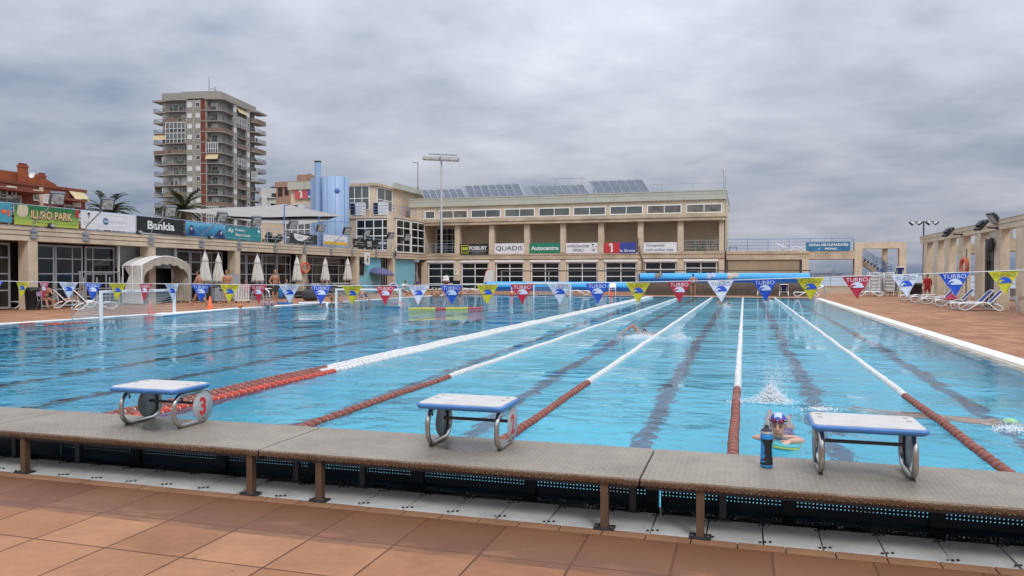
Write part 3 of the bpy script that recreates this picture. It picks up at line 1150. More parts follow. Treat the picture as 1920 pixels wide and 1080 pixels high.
EX, EYV = Vector((1, 0, 0)), Vector((0, 1, 0))

# ------------------------------------------------------------------ clubhouse at the far end
YB = 74.0
ch = thing('clubhouse', 'long sand coloured two storey pool clubhouse with solar panels on its roof', 'building', (-17.5, YB, 0))
PIL = [-31.95, -28.25, -24.53, -20.82, -17.12, -13.34, -9.52, -5.77, -2.04]
b = MB()
b.box(-33.8, -1.78, YB + 0.25, YB + 3.0, 0, 0.06)                       # plinth
for i, x in enumerate(PIL):
    w = 0.33 if i < 8 else 0.26
    b.box(x - w, x + w, YB + 0.02, YB + 0.45, 0, 3.0)
b.box(-33.8, -1.78, YB + 0.9, YB + 1.1, 0, 3.0)
b.box(-33.8, -1.775, YB + 3.0, YB + 16, 0, 8.7)
b.build('wall', M_WALL, ch, world=True)
b = MB()
b.box(-31.8, -1.78, YB - 0.05, YB + 3.0, 3.22, 3.86)
b.box(-31.8, -1.78, YB - 0.10, YB - 0.052, 3.60, 3.80)
b.box(-31.8, -1.78, YB + 0.05, YB + 3.0, 3.003, 3.218)
b.build('floor_beam', M_STUCCO_D, ch, world=True)
b = MB()
b.box(-33.8, -1.70, YB - 0.45, YB + 3.0, 6.72, 7.02)
b.box(-33.8, -1.62, YB - 0.55, YB + 3.0, 7.022, 7.26)
b.box(-33.8, -1.66, YB - 0.50, YB + 3.0, 7.262, 7.34)
b.build('cornice', M_STUCCO_D, ch, world=True)
b = MB()
b.box(-33.8, -1.78, YB + 0.6, YB + 2.9, 7.342, 8.72)
b.build('clerestory_wall', M_STUCCO, ch, world=True)
b = MB()
for z0, z1, o in ((8.722, 8.95, 0.03), (8.952, 9.24, 0.0), (9.242, 9.50, 0.02), (9.502, 9.60, 0.06)):
    b.box(-33.8 - o, -1.68 + o, YB + 0.40 - o, YB + 16 + o, z0, z1)
b.build('fascia', M_GREENFASCIA, ch, world=True)
for x in PIL[1:]:
    b = MB()
    w = 0.27 if x < -3 else 0.21
    b.box(x - w, x + w, YB - 0.06, YB + 0.62, 3.862, 6.718)
    b.box(x - w * 0.8, x + w * 0.8, YB + 0.62, YB + 3.0, 6.35, 6.718)
    b.build('pillar', M_STUCCO, ch, world=True)
# recessed gallery wall with board joints
b = MB()
b.box(-31.8, -1.785, YB + 2.6, YB + 2.99, 3.862, 6.718)
for z_ in (4.75, 5.65):
    b.box(-31.8, -1.785, YB + 2.585, YB + 2.60, z_, z_ + 0.03)
b.build('gallery_wall', mat('gallery_wall', (0.60, 0.475, 0.345), 0.85, var=0.10, vscale=0.6), ch, world=True)
# ground floor glazing with shutter boxes
for i in range(8):
    xa, xb = PIL[i] + 0.38, PIL[i + 1] - 0.38
    p = window(ch, (xa, YB + 0.25, 0.06), EX, xb - xa, 2.83, (0.5,), (0.66, 1.42, 2.22) if i != 6 else (0.9, 2.1), fw=0.11, bt=0.075, dep=0.06)
    b = MB()
    fbox(b, (xa - .1, YB + 0.02, 0), EX, 0, xb - xa + .2, 2.90, 3.10, -0.2, 0.05)
    s_ = b.build('shutter_box', M_WHITE, None)
    s_.data.transform(Matrix.Translation(-ch.location))
    s_.parent = p
# clerestory windows, measured
yw = YB + 0.6
for u0, u1 in ((797, 816), (823, 877), (883, 939), (946, 1003), (1010, 1069), (1075, 1136), (1143.5, 1205.5), (1213.5, 1278), (1286.5, 1354)):
    a, c = on_y(u0, 400, yw), on_y(u1, 400, yw)
    tilted = 1210 < u0 or 820 < u0 < 830
    window(ch, (a.x, yw, 7.47), EX, c.x - a.x, 0.86, (0.5,) if u0 > 800 else (), (), fw=0.09, bt=0.07, glass=M_GLASS2 if not tilted else mat('open_clerestory_glass', (0.23, 0.21, 0.18), 0.3, col2=(0.05, 0.05, 0.05), vscale=1.1), dep=0.05)
# terrace doors in the first gallery bay
window(ch, (-31.6, YB + 2.58, 3.9), EX, 2.4, 2.7, (0.25, 0.5, 0.75), (0.7, 1.4, 2.05), fw=0.07, name='terrace_door')
# right gable: white diagonal bracing panel seen edge-on
b = MB()
b.box(-1.77, -1.60, YB + 1.5, YB + 9, 3.9, 8.6)
b.build('gable_cladding', mat('pale_cladding', (0.52, 0.48, 0.38), 0.7, var=0.1), ch, world=True)
b = MB()
b.tube([(-1.9, YB + 0.9, 9.6), (-1.9, YB + 0.9, 11.45), (-2.1, YB + 0.9, 11.5), (-2.15, YB + 0.9, 11.35)], 0.03, 6)
b.tube([(-1.75, YB + 1.2, 9.6), (-1.75, YB + 1.2, 10.9)], 0.03, 6)
b.build('roof_pipe', M_GREYMETAL, ch, world=True)
railing('roof_railing', '', '', [(-33.5, YB + 0.9, 9.6), (-1.9, YB + 0.9, 9.6)], 0.72, (0.72,), 2.9, M_GREYMETAL, parent=ch, r=0.018)
# rusty drips and the downpipes near the last bays
b = MB()
b.tube([(-9.35, YB - 0.09, 0.0), (-9.35, YB - 0.09, 3.2), (-9.75, YB - 0.13, 3.9), (-9.75, YB - 0.13, 5.1)], 0.05, 6)
b.tube([(-9.15, YB - 0.09, 1.4), (-9.15, YB - 0.09, 2.7), (-9.5, YB - 0.13, 3.5), (-9.6, YB - 0.13, 4.4)], 0.035, 6)
b.tube([(-28.6, YB + 0.3, 3.9), (-28.6, YB + 0.3, 6.7)], 0.05, 6)
b.build('downpipe', mat('old_pipe', (0.13, 0.11, 0.09), 0.6), ch, world=True)

# banners hung between the pillars
M_BW = mat('banner_white', (0.72, 0.72, 0.73), 0.6, var=0.05)
M_BK = mat('banner_black', (0.015, 0.015, 0.016), 0.6, var=0.2)
M_INK = mat('black_ink', (0.012, 0.012, 0.014), 0.6)
M_WINK = mat('white_ink', (0.75, 0.75, 0.74), 0.6)
M_BGREEN = mat('banner_green', (0.010, 0.20, 0.115), 0.6, var=0.1)
M_BRED = mat('banner_red', (0.50, 0.035, 0.04), 0.6, var=0.08)
M_BBLUE = mat('banner_blue', (0.035, 0.06, 0.30), 0.6, var=0.08)
M_YINK = mat('yellow_green_ink', (0.55, 0.60, 0.06), 0.6)
yb_ = YB - 0.12


def fac(u0, u1, v0, v1):
    a, c = on_y(u0, v1, yb_), on_y(u1, v0, yb_)
    return (Vector((a.x, yb_, a.z)), EX, c.x - a.x, c.z - a.z)


def d_fos(t, O, ux, w, h):
    sheet(t, 'lettering', M_WINK, O, ux, w, h, [('FOSBURY', .635, .62, .62, .36, .03), ('LA CARTA DE RESTAURANT DEL CLUB', .635, .34, .62, .075), ('www.fosbury.cat', .635, .17, .40, .08)])
    patch(t, 'emblem_frame', M_YINK, O, ux, w, h, [[(.04, .15), (.29, .15), (.29, .20), (.04, .20)], [(.04, .84), (.29, .84), (.29, .89), (.04, .89)], [(.04, .2), (.056, .2), (.056, .84), (.04, .84)], [(.274, .2), (.29, .2), (.29, .84), (.274, .84)]])
    sheet(t, 'emblem', M_YINK, O, ux, w, h, [('tot', .165, .60, .20, .34, .05), ('fosbury', .165, .30, .18, .09)])


banner('banner', 'black banner reading FOSBURY with a yellow tot emblem', fac(863, 916, 457, 478), M_BK, d_fos, 'sponsor banners on the clubhouse gallery')
banner('banner', 'white banner reading QUADIS in black capitals', fac(927, 982.5, 456, 476), M_BW, lambda t, O, ux, w, h: sheet(t, 'lettering', M_INK, O, ux, w, h, [('QUADIS', .5, .5, .9, .50, .0)]), 'sponsor banners on the clubhouse gallery')
banner('banner', 'green banner reading Autocentre in white', fac(993, 1050, 455, 475), M_BGREEN, lambda t, O, ux, w, h: sheet(t, 'lettering', M_WINK, O, ux, w, h, [('Autocentre', .5, .5, .9, .42, .03)]), 'sponsor banners on the clubhouse gallery')


def d_pat(t, O, ux, w, h):
    sheet(t, 'lettering', M_INK, O, ux, w, h, [('PATROCINADORS', .39, .68, .68, .24), ('OFICIALS', .39, .30, .35, .26)])
    patch(t, 'club_emblem', M_INK, O, ux, w, h, [[(.82, .76), (.88, .76), (.885, .90), (.825, .88)], [(.93, .62), (.97, .74), (.975, .70), (.945, .56)], [(.815, .58), (.83, .58), (.86, .70), (.845, .70)], [(.88, .15), (.83, .40), (.845, .42), (.88, .27), (.915, .42), (.93, .40)], [(.875, .3), (.885, .3), (.885, .62), (.875, .62)]])


banner('banner', 'white banner reading PATROCINADORS OFICIALS', fac(1061, 1120.5, 455, 475), M_BW, d_pat, 'sponsor banners on the clubhouse gallery')
SIREN = [[(.20, .10), (.27, .10), (.285, .30), (.265, .48), (.28, .66), (.26, .72), (.215, .70), (.21, .50), (.225, .30)], [(.16, .70), (.22, .72), (.26, .76), (.275, .86), (.24, .92), (.17, .88), (.15, .78)]]


def d_sir(t, O, ux, w, h):
    patch(t, 'blue_half', M_BBLUE, O, ux, w, h, [[(.49, 0.003), (.999, 0.003), (.999, .997), (.49, .997)]], 0.016)
    sheet(t, 'lettering', M_WINK, O, ux, w, h, [('la Sirena', .735, .24, .46, .24, .015)])
    patch(t, 'mermaid_emblem', M_WINK, O, ux, w, h, SIREN, 0.02)


banner('banner', 'half red and half blue banner reading la Sirena on the gallery', fac(1132.5, 1193, 454, 475), M_BRED, d_sir, 'sponsor banners on the clubhouse gallery')
banner('banner', 'white banner reading Congelats com enlloc mes', fac(1206.5, 1269, 454, 474), M_BW, lambda t, O, ux, w, h: sheet(t, 'lettering', mat('slate_ink', (0.07, 0.09, 0.14), 0.6), O, ux, w, h, [('Congelats', .36, .70, .54, .30), ('com enlloc més.', .50, .30, .86, .27)]), 'sponsor banners on the clubhouse gallery')
railing('gallery_railing', 'grey gallery railing in front of the green chairs', 'railing', [(-5.5, YB - 0.02, 3.86), (-2.26, YB - 0.02, 3.86)], 1.0, (1.0, .74, .5, .26), 1.1, M_RAIL)
railing('gallery_railing', 'grey gallery railing left of the black FOSBURY banner', 'railing', [(-31.7, YB - 0.02, 3.86), (-28.55, YB - 0.02, 3.86)], 1.0, (1.0, .74, .5, .26), 1.1, M_RAIL)


# ------------------------------------------------------------------ solar collectors on the roof
M_SOLAR = mat('solar_glass', (0.07, 0.09, 0.13), 0.16, var=0.12, vscale=0.4, spec=0.7)
M_ALU = mat('aluminium', (0.36, 0.37, 0.38), 0.4, metal=0.6)
sol = [(-34.0, -28.2, 76.6, 6, 'leftmost solar collector row, behind the tall floodlight mast', 0), (-28.75, -21.6, 76.0, 7, 'solar collector row just right of the floodlight mast', 0),
       (-21.75, -14.9, 76.6, 7, 'solar collector row behind the steel trestle', 0), (-15.15, -8.8, 76.0, 6, 'rightmost and highest solar collector row', 0)]
for k, (xa, xb, y, n, lab, _) in enumerate(sol):
    t = thing('solar_array', lab, 'solar panels', ((xa + xb) / 2, y, 9.62), 0, 'solar collector rows on the clubhouse roof')
    w = (xb - xa - 1.1) / n
    ztop = 10.85 if k % 2 == 0 else 11.1
    zb_ = 9.66
    for q in range(n):
        # collectors lean back and to the side
        b = MB()
        x0 = xa + 1.05 + q * w
        P = [Vector((x0 + 0.08, y, zb_)), Vector((x0 + w - 0.08, y, zb_)), Vector((x0 + w - 1.08, y + 1.3, ztop)), Vector((x0 - 0.92, y + 1.3, ztop))]
        n_ = (P[1] - P[0]).cross(P[3] - P[0]).normalized()
        b.add(P + [p - n_ * .08 for p in P], [(0, 1, 2, 3), (7, 6, 5, 4), (0, 4, 5, 1), (1, 5, 6, 2), (2, 6, 7, 3), (3, 7, 4, 0)])
        b.build('collector', M_SOLAR, t, world=True)
        b = MB()
        b.bar(Vector((x0, y - 0.02, zb_)), Vector((x0 - 1.0, y + 1.28, ztop)), 0.06, 0.10)
        b.build('rib', M_ALU, t, world=True)
        b = MB()
        b.tube([(x0 - .6, y + 1.4, 9.6), (x0 - .6, y + 1.35, ztop + .16)], 0.035, 5)
        b.build('support', M_GREYMETAL, t, world=True)
    b = MB()
    b.bar(Vector((xb - .02, y - 0.02, zb_)), Vector((xb - 1.02, y + 1.28, ztop)), 0.10, 0.12)
    b.bar(Vector((xa - .15, y + 1.32, ztop)), Vector((xb - 1.0, y + 1.32, ztop)), 0.07, 0.07)
    b.build('frame', M_ALU, t, world=True)
t = thing('roof_trestle', 'thin grey steel trestle standing on the roof among the solar rows', 'trestle', (-16.8, 75.5, 9.6))
for q in range(3):
    b = MB()
    x = -18.2 + q * 1.35
    b.tube([(x - .35, 75.5, 9.6), (x, 75.5, 11.3), (x + .35, 75.5, 9.6)], 0.028, 5)
    b.build('leg', M_GREYMETAL, t, world=True)
b = MB()
b.tube([(-18.8, 75.5, 11.3), (-15.2, 75.5, 11.3)], 0.03, 5)
b.build('top_bar', M_GREYMETAL, t, world=True)

# ------------------------------------------------------------------ floodlight mast, aerials
t = thing('floodlight_mast', 'tall grey mast with four floodlight boxes, rising in front of the clubhouse', 'floodlight', (-29.57, 72.95, 3.83))
b = MB()
b.tube([(-29.57, 72.95, 3.83), (-29.57, 72.95, 13.9)], [0.12, 0.09], 12)
b.build('pole', mat('mast_grey', (0.50, 0.51, 0.52), 0.5, metal=0.2), t, world=True)
b = MB()
b.bar((-31.4, 72.95, 13.75), (-27.8, 72.95, 13.45), 0.12, 0.12)
b.bar((-31.1, 73.25, 14.05), (-28.0, 73.25, 13.78), 0.16, 0.10)
b.build('cross_bar', M_GREYMETAL, t, world=True)
for q in range(4):
    b = MB()
    x = -31.05 + q * 0.95 + (0.12 if q > 1 else 0)
    zz = 13.55 - q * 0.085
    M = TR(x, 72.75, zz, 0, R(-18), R(5))
    b.prism([(-.46, -.2), (.46, -.2), (.46, .2), (-.46, .2)], -0.17, 0.14, M, 0)
    b.prism([(-.42, -.17), (.42, -.17), (.42, .17), (-.42, .17)], -0.185, -0.172, M, 1)
    b.build('lamp_head', [mat('lamp_housing', (0.36, 0.36, 0.33), 0.5, metal=0.3), mat('lamp_glass', (0.62, 0.62, 0.58), 0.15)], t, world=True)
t = thing('aerial', 'thin television aerial on a pole behind the parapet left of the mast', 'aerial', (-33.3, 75.5, 9.9))
b = MB()
b.tube([(-33.3, 75.5, 9.9), (-33.3, 75.5, 13.6)], 0.035, 6)
b.build('pole', M_DARK, t, world=True)
b = MB()
b.tube([(-33.9, 75.5, 13.65), (-33.2, 75.5, 13.5)], 0.025, 5)
for q in range(4):
    b.tube([(-33.8 + q * .17, 75.2, 13.63 - q * .035), (-33.8 + q * .17, 75.8, 13.63 - q * .035)], 0.015, 4)
b.tube([(-33.45, 75.5, 10.95), (-33.1, 75.5, 10.9)], 0.03, 5)
b.build('antenna', M_DARK, t, world=True)

# ------------------------------------------------------------------ arcade along the left side
XA = -31.8
pv = thing('arcade_building', 'long sand coloured arcade building with glazed bays along the left deck', 'building', (XA, 45, 0))
b = MB()
b.box(XA - 9, XA, 18.0, YB - 0.06, 3.20, 3.82)
b.build('beam', M_STUCCO, pv, world=True)
b = MB()
for z_ in (3.44, 3.66):
    b.box(XA - 0.05, XA + 0.012, 18.0, YB - 0.07, z_, z_ + 0.03)
b.build('beam_joint', mat('joint_shadow', (0.13, 0.09, 0.055), 0.9), pv, world=True)
b = MB()
b.box(XA - 9.2, XA - 0.15, 18.0, YB - 0.06, 3.822, 3.90)
b.build('terrace_floor', mat('terrace_grey', (0.30, 0.28, 0.26), 0.9), pv, world=True)
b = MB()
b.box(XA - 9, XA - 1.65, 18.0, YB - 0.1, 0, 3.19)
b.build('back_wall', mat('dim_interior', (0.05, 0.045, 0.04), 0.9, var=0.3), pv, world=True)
CY = [20.1, 27.89, 35.45, 43.05, 51.02, 59.42, 66.52]
for y in CY:
    b = MB()
    b.box(XA - 0.62, XA - 0.015, y - 0.25, y + 0.25, 0, 3.198)
    b.build('column', M_STUCCO, pv, world=True)
M_FR = mat('grey_window_frame', (0.38, 0.39, 0.40), 0.5, metal=0.2)
bays = [(20.5, 27.5, 3), (28.2, 31.6, 2), (31.7, 33.7, 1), (38.1, 42.7, 3), (43.4, 50.6, 4), (51.4, 52.6, 1), (52.8, 58.9, 2)]
for ya, yb, n in bays:
    for q in range(n):
        a = ya + (yb - ya) * q / n
        w = (yb - ya) / n
        window(pv, (XA - 0.95, a, 0.05), EYV, w - 0.04, 3.05, (0.26,) if q % 2 == 0 else (0.62,), (0.85, 1.62, 2.37), fw=0.09, frame=M_FR, bt=0.06)
b = MB()
b.box(XA - 1.0, XA - 0.9, 33.75, 38.05, 2.0, 3.19)
b.build('lintel_panel', mat('grey_panel', (0.21, 0.225, 0.215), 0.6, var=0.1), pv, world=True)
for y in (33.72, 38.08):
    b = MB()
    b.tube([(XA - 0.7, y, 0), (XA - 0.7, y, 3.19)], 0.07, 8)
    b.build('pipe', M_WHITE, pv, world=True)
M_TURQ = mat('turquoise_wall', (0.20, 0.50, 0.60), 0.7, var=0.06, vscale=0.8)
b = MB()
b.box(XA - 0.55, XA - 0.35, 59.72, 64.45, 0, 3.17)
b.build('turquoise_panel', M_TURQ, pv, world=True)
b = MB()
b.box(XA - 0.55, XA - 0.35, 66.82, 72.1, 0, 3.17)
b.build('turquoise_panel', M_TURQ, pv, world=True)
window(pv, (XA - 0.34, 60.0, 1.55), EYV, 1.15, 1.5, (), (), fw=0.06, frame=M_FR)
window(pv, (XA - 0.7, 64.6, 0.05), EYV, 1.5, 3.0, (0.6,), (2.2,), fw=0.08, frame=M_FR, name='door')
window(pv, (XA - 0.7, 72.2, 0.05), EYV, 1.2, 3.0, (0.5,), (0.8, 1.7), fw=0.1, name='door')
# white counter sill of the bar hatch, in front of the glass
b = MB()
b.box(XA - 0.90, XA - 0.55, 52.8, 58.9, 0.86, 0.96)
b.build('counter_sill', M_WHITE, pv, world=True)
railing('terrace_railing', 'long pale blue tube railing along the roof terrace edge', 'railing', [(XA - 0.12, 18, 3.90), (XA - 0.12, 66.2, 3.90)], 0.97, (0.97, .73, .50, .28), 2.2, M_RAIL)

# ------------------------------------------------------------------ upper club block over the arcade
ub = thing('upper_club_block', 'stepped sand coloured upper block with white gridded windows above the arcade', 'building', (-36, 68, 3.9))
b = MB()
b.box(-46.5, XA - 0.02, 66.5, 82, 3.905, 7.05)
b.box(-46.6, XA + 0.10, 66.35, 73.4, 7.052, 7.26)
b.box(-44.0, -34.6, 68.1, 82, 7.262, 10.35)
b.build('wall', M_WALL, ub, world=True)
b = MB()
b.box(-44.1, -34.35, 67.9, 82.2, 10.352, 10.62)
b.build('roof_slab', M_STUCCO_D, ub, world=True)
b = MB()
b.box(-34.36, -34.1, 71.6, 82.2, 10.45, 10.72)
b.box(-34.4, -34.12, 71.6, 82.2, 10.722, 11.05)
b.build('fascia', M_GREENFASCIA, ub, world=True)
b = MB()
b.box(-44.15, -40.9, 67.75, 67.89, 10.2, 10.98)
b.build('fascia', M_GREENFASCIA, ub, world=True)
b = MB()
b.box(XA - 0.62, XA + 0.03, 66.3, 66.75, 3.83, 7.05)
b.build('corner_pillar', M_STUCCO, ub, world=True)
window(ub, (-35.75, 66.48, 3.95), EX, 3.72, 3.0, (0.25, 0.5, 0.75), (0.7, 1.4, 2.15), fw=0.1, bt=0.09, glass=M_GLASS)
window(ub, (-43.6, 66.48, 3.95), EX, 2.9, 3.0, (0.25, 0.5, 0.75), (1.4, 2.15), fw=0.1, bt=0.09, glass=M_GLASS2)
window(ub, (XA, 66.95, 3.78), EYV, 3.25, 3.2, (0.5,), (0.8, 1.6, 2.4), fw=0.12, bt=0.10)
window(ub, (XA, 70.4, 3.78), EYV, 3.3, 3.2, (0.5,), (0.8, 1.6, 2.4), fw=0.12, bt=0.10)
window(ub, (-37.6, 68.08, 8.0), EX, 2.45, 2.35, (0.33, 0.66), (1.15,), fw=0.09, bt=0.07, glass=M_GLASS2)
window(ub, (-34.58, 68.5, 8.0), EYV, 3.4, 2.3, (0.5,), (1.1,), fw=0.09, bt=0.07, glass=M_GLASS2)
railing('terrace_railing', 'blue tube railing round the upper terrace with air conditioners', 'railing', [(-44.0, 66.5, 7.26), (XA, 66.5, 7.26), (XA, 73.3, 7.26)], 0.95, (0.95, .65, .35), 1.9, M_BLUEMETAL)

# white air conditioning units on the upper terrace
def ac_unit(x, y, z_, label):
    t = thing('air_conditioner', label, 'air conditioner', (x, y, z_), 0, 'air conditioners on the upper terrace')
    b = MB()
    b.box(-.62, .62, -.4, .4, 0.12, 1.35)
    b.box(-.64, .64, -.42, .42, 1.352, 1.40)
    b.build('casing', mat('ac_white', (0.62, 0.63, 0.64), 0.5, var=0.08), t)
    b = MB()
    b.box(-.60, -.12, -.425, -.405, 0.2, 1.28)
    b.build('grille', M_BLACK, t)
    for s in (-.45, .45):
        b = MB()
        b.box(s - .06, s + .06, -.36, .36, 0, 0.118)
        b.build('foot', M_DARK, t)
    return t


ac_unit(-36.0, 67.3, 7.26, 'white air conditioner just right of the blue tank')
ac_unit(-33.55, 67.3, 7.26, 'white air conditioner below the corner window of the top storey')
ac_unit(-42.3, 67.3, 7.26, 'white air conditioner under the red and blue rooftop sign')

# sign on the upper wall, partly hidden by the chimney
a, c = on_y(553, 373, 67.9), on_y(604, 353, 67.9)


def d_sir2(t, O, ux, w, h):
    patch(t, 'blue_half', mat('sun_bleached_blue', (0.05, 0.11, 0.33), 0.6), O, ux, w, h, [[(.49, 0.003), (.999, 0.003), (.999, .997), (.49, .997)]], 0.016)
    sheet(t, 'lettering', M_WINK, O, ux, w, h, [('la Sirena', .735, .20, .46, .24, .015)])
    patch(t, 'mermaid_emblem', M_WINK, O, ux, w, h, SIREN, 0.02)


banner('wall_sign', 'faded red and blue la Sirena sign beside the blue chimney', (Vector((a.x, 67.86, a.z)), EX, c.x - a.x, c.z - a.z), mat('bleached_red', (0.48, 0.09, 0.09), 0.6), d_sir2)

# ------------------------------------------------------------------ blue tank and chimney
M_TANK = mat('tank_blue', (0.27, 0.385, 0.57), 0.45, var=0.08, vscale=0.6)
pc = on_y(630, 460, 64.0)
t = thing('storage_tank', 'big pale blue cylindrical tank standing on the roof terrace', 'tank', (pc.x, 64.0, 3.9))
b = MB()
zt_ = on_y(630, 333, 64).z - 3.9
b.lathe([(1.22, 0), (1.22, zt_ - 0.02), (1.19, zt_), (0, zt_ + 0.04)], 40)
b.build('shell', M_TANK, t)
b = MB()
for ang in (-100, -62, -20):
    a = R(ang)
    b.bar((1.222 * math.cos(a), 1.222 * math.sin(a), 0.02), (1.222 * math.cos(a), 1.222 * math.sin(a), zt_ - .03), 0.025, 0.025, up=(math.cos(a), math.sin(a), 0))
for z_ in (2.6,):
    b.lathe([(1.222, z_), (1.235, z_ + .02), (1.222, z_ + .04)], 40, caps=False)
b.build('seam', mat('tank_seam', (0.08, 0.15, 0.38), 0.5), t)
b = MB()
b.lathe([(0, 0), (0.24, 0), (0.24, 0.02), (0, 0.02)], 18, 0, TR(0.30 * 2.35, -1.0, zt_ - 1.35, R(35), R(90)))
b.build('emblem', mat('tank_emblem', (0.07, 0.16, 0.40), 0.5), t)
pc2 = on_y(594, 440, 64.6)
t2 = thing('plant_housing', 'pale blue square plant housing wedged between chimney and tank', 'plant housing', (pc2.x, 64.9, 3.9))
b = MB()
b.box(-0.55, 0.75, -0.5, 1.2, 0, on_y(594, 334, 64.6).z - 3.9)
b.build('cladding', M_TANK, t2)
b = MB()
b.box(-0.45, 0.35, -1.0, -0.502, 0, 1.35)
b.box(-0.40, 0.25, -1.06, -1.001, 0.25, 1.1)
b.build('fan_box', M_TANK, t2)
pc3 = on_y(596.5, 440, 63.6)
t = thing('chimney', 'slim pale blue chimney with a black cap left of the tank', 'chimney', (pc3.x, 63.6, 3.9))
zt_ = on_y(596, 304, 63.6).z - 3.9
b = MB()
b.tube([(0, 0, 0), (0, 0, zt_)], 0.285, 20)
b.lathe([(0.29, zt_ - 2.6), (0.30, zt_ - 2.57), (0.29, zt_ - 2.54)], 20, caps=False)
b.build('flue', M_TANK, t)
b = MB()
b.lathe([(0.29, zt_), (0.36, zt_ + .02), (0.36, zt_ + .08), (0.30, zt_ + .11), (0, zt_ + .12)], 20)
b.build('cap', M_BLACK, t)
# ------------------------------------------------------------------ residential tower
M_TW = mat('tower_render', (0.31, 0.285, 0.25), 0.85, var=0.16, vscale=0.15)
M_TS = mat('tower_slab', (0.32, 0.275, 0.235), 0.85, var=0.18, vscale=0.3)
M_TG = mat('tower_panel', (0.25, 0.245, 0.20), 0.85, var=0.12)
M_BRICK = mat('dark_red_brick', (0.175, 0.040, 0.026), 0.85, var=0.2, vscale=0.6)
M_TR = mat('tower_rail', (0.17, 0.18, 0.19), 0.6)
M_SHUT = mat('roller_shutter', (0.60, 0.59, 0.56), 0.6, var=0.12, vscale=0.6)
M_AWN = mat('cream_awning', (0.55, 0.44, 0.25), 0.8, var=0.1)
M_PLANT = mat('balcony_plants', (0.03, 0.06, 0.025), 0.8, var=0.5)
tw = thing('apartment_tower', 'tall apartment tower with stacked balconies and a dark red brick strip', 'building', (-138.4, 180.7, 0), R(8.8))
b = MB()
b.box(-18.7, -1.5, 1.5, 22.2, 0, 50.5)
b.box(-10.7, -6.5, 0.15, 1.5, 0, 50.3)
b.box(-4.95, -4.6, 0.1, 1.5, 0, 50.3)
b.box(-6.5, -6.35, 0.05, 1.5, 0, 50.3)
b.box(-1.5, -0.2, 6.6, 8.75, 0, 50.3)
b.box(-1.5, -0.2, 14.4, 16.6, 0, 50.3)
b.box(-18.5, -0.6, 0.9, 21.5, 50.9, 52.6)
b.box(-14.0, -3.0, 3, 12, 52.6, 53.4)
b.build('wall', M_TW, tw)
b = MB()
b.box(-6.35, -4.95, 0.12, 1.5, 0, 50.3)
b.build('brick_strip', M_BRICK, tw)
b = MB()
b.box(-8.75, -8.15, 0.02, 0.15, 0, 50.3)
b.box(-6.52, -6.33, -0.02, 0.12, 0, 50.3)
for k in range(16):
    b.box(-6.33, -4.95, 0.02, 0.12, 47.4 - 2.94 * k - .12, 47.4 - 2.94 * k + .12)
b.build('pale_strips', M_TW, tw)
b = MB()
for P in ([(-21.4, 0.8), (-17.0, 0.8), (-17.0, -0.3), (-10.7, -0.3), (-10.7, 1.5), (-21.4, 5.2)], [(-5.0, -0.35), (-0.9, -0.35), (0.35, 0.8), (0.35, 6.6), (-5.0, 6.6)], [(-1.5, 8.8), (0.2, 8.8), (0.2, 14.4), (-1.5, 14.4)], [(-1.5, 16.6), (0.4, 16.6), (1.7, 18.0), (1.7, 23.9), (-1.5, 23.9)]):
    b.prism(P, 50.3, 50.75)
b.build('roof_canopy', M_TS, tw)
tr = random.Random(11)
STK = {'a': ([(-17.0, 0.0), (-10.8, 0.0), (-10.8, 1.5), (-17.0, 1.5)], [(-16.95, 0.08), (-10.85, 0.08)]),
       'b': ([(-21.3, 1.1), (-17.0, 1.1), (-17.0, 5.0), (-21.3, 5.0)], [(-18.8, 4.9), (-21.2, 4.9), (-21.2, 1.2), (-17.05, 1.2)]),
       'c': ([(-4.9, 0.0), (-1.2, 0.0), (0.0, 1.2), (0.0, 6.5), (-1.5, 6.5), (-1.5, 1.5), (-4.9, 1.5)], [(-4.85, 0.08), (-1.25, 0.08), (-0.08, 1.25), (-0.08, 6.45)]),
       'd': ([(-1.5, 8.85), (0.0, 8.85), (0.0, 14.35), (-1.5, 14.35)], [(-0.08, 8.9), (-0.08, 14.3)]),
       'e': ([(-1.5, 16.7), (0.2, 16.7), (1.5, 18.0), (1.5, 23.8), (-1.5, 23.8)], [(0.15, 16.8), (1.42, 18.05), (1.42, 23.7), (-1.0, 23.7)])}
BROWN = mat('brown_parapet', (0.20, 0.13, 0.10), 0.85, var=0.15)
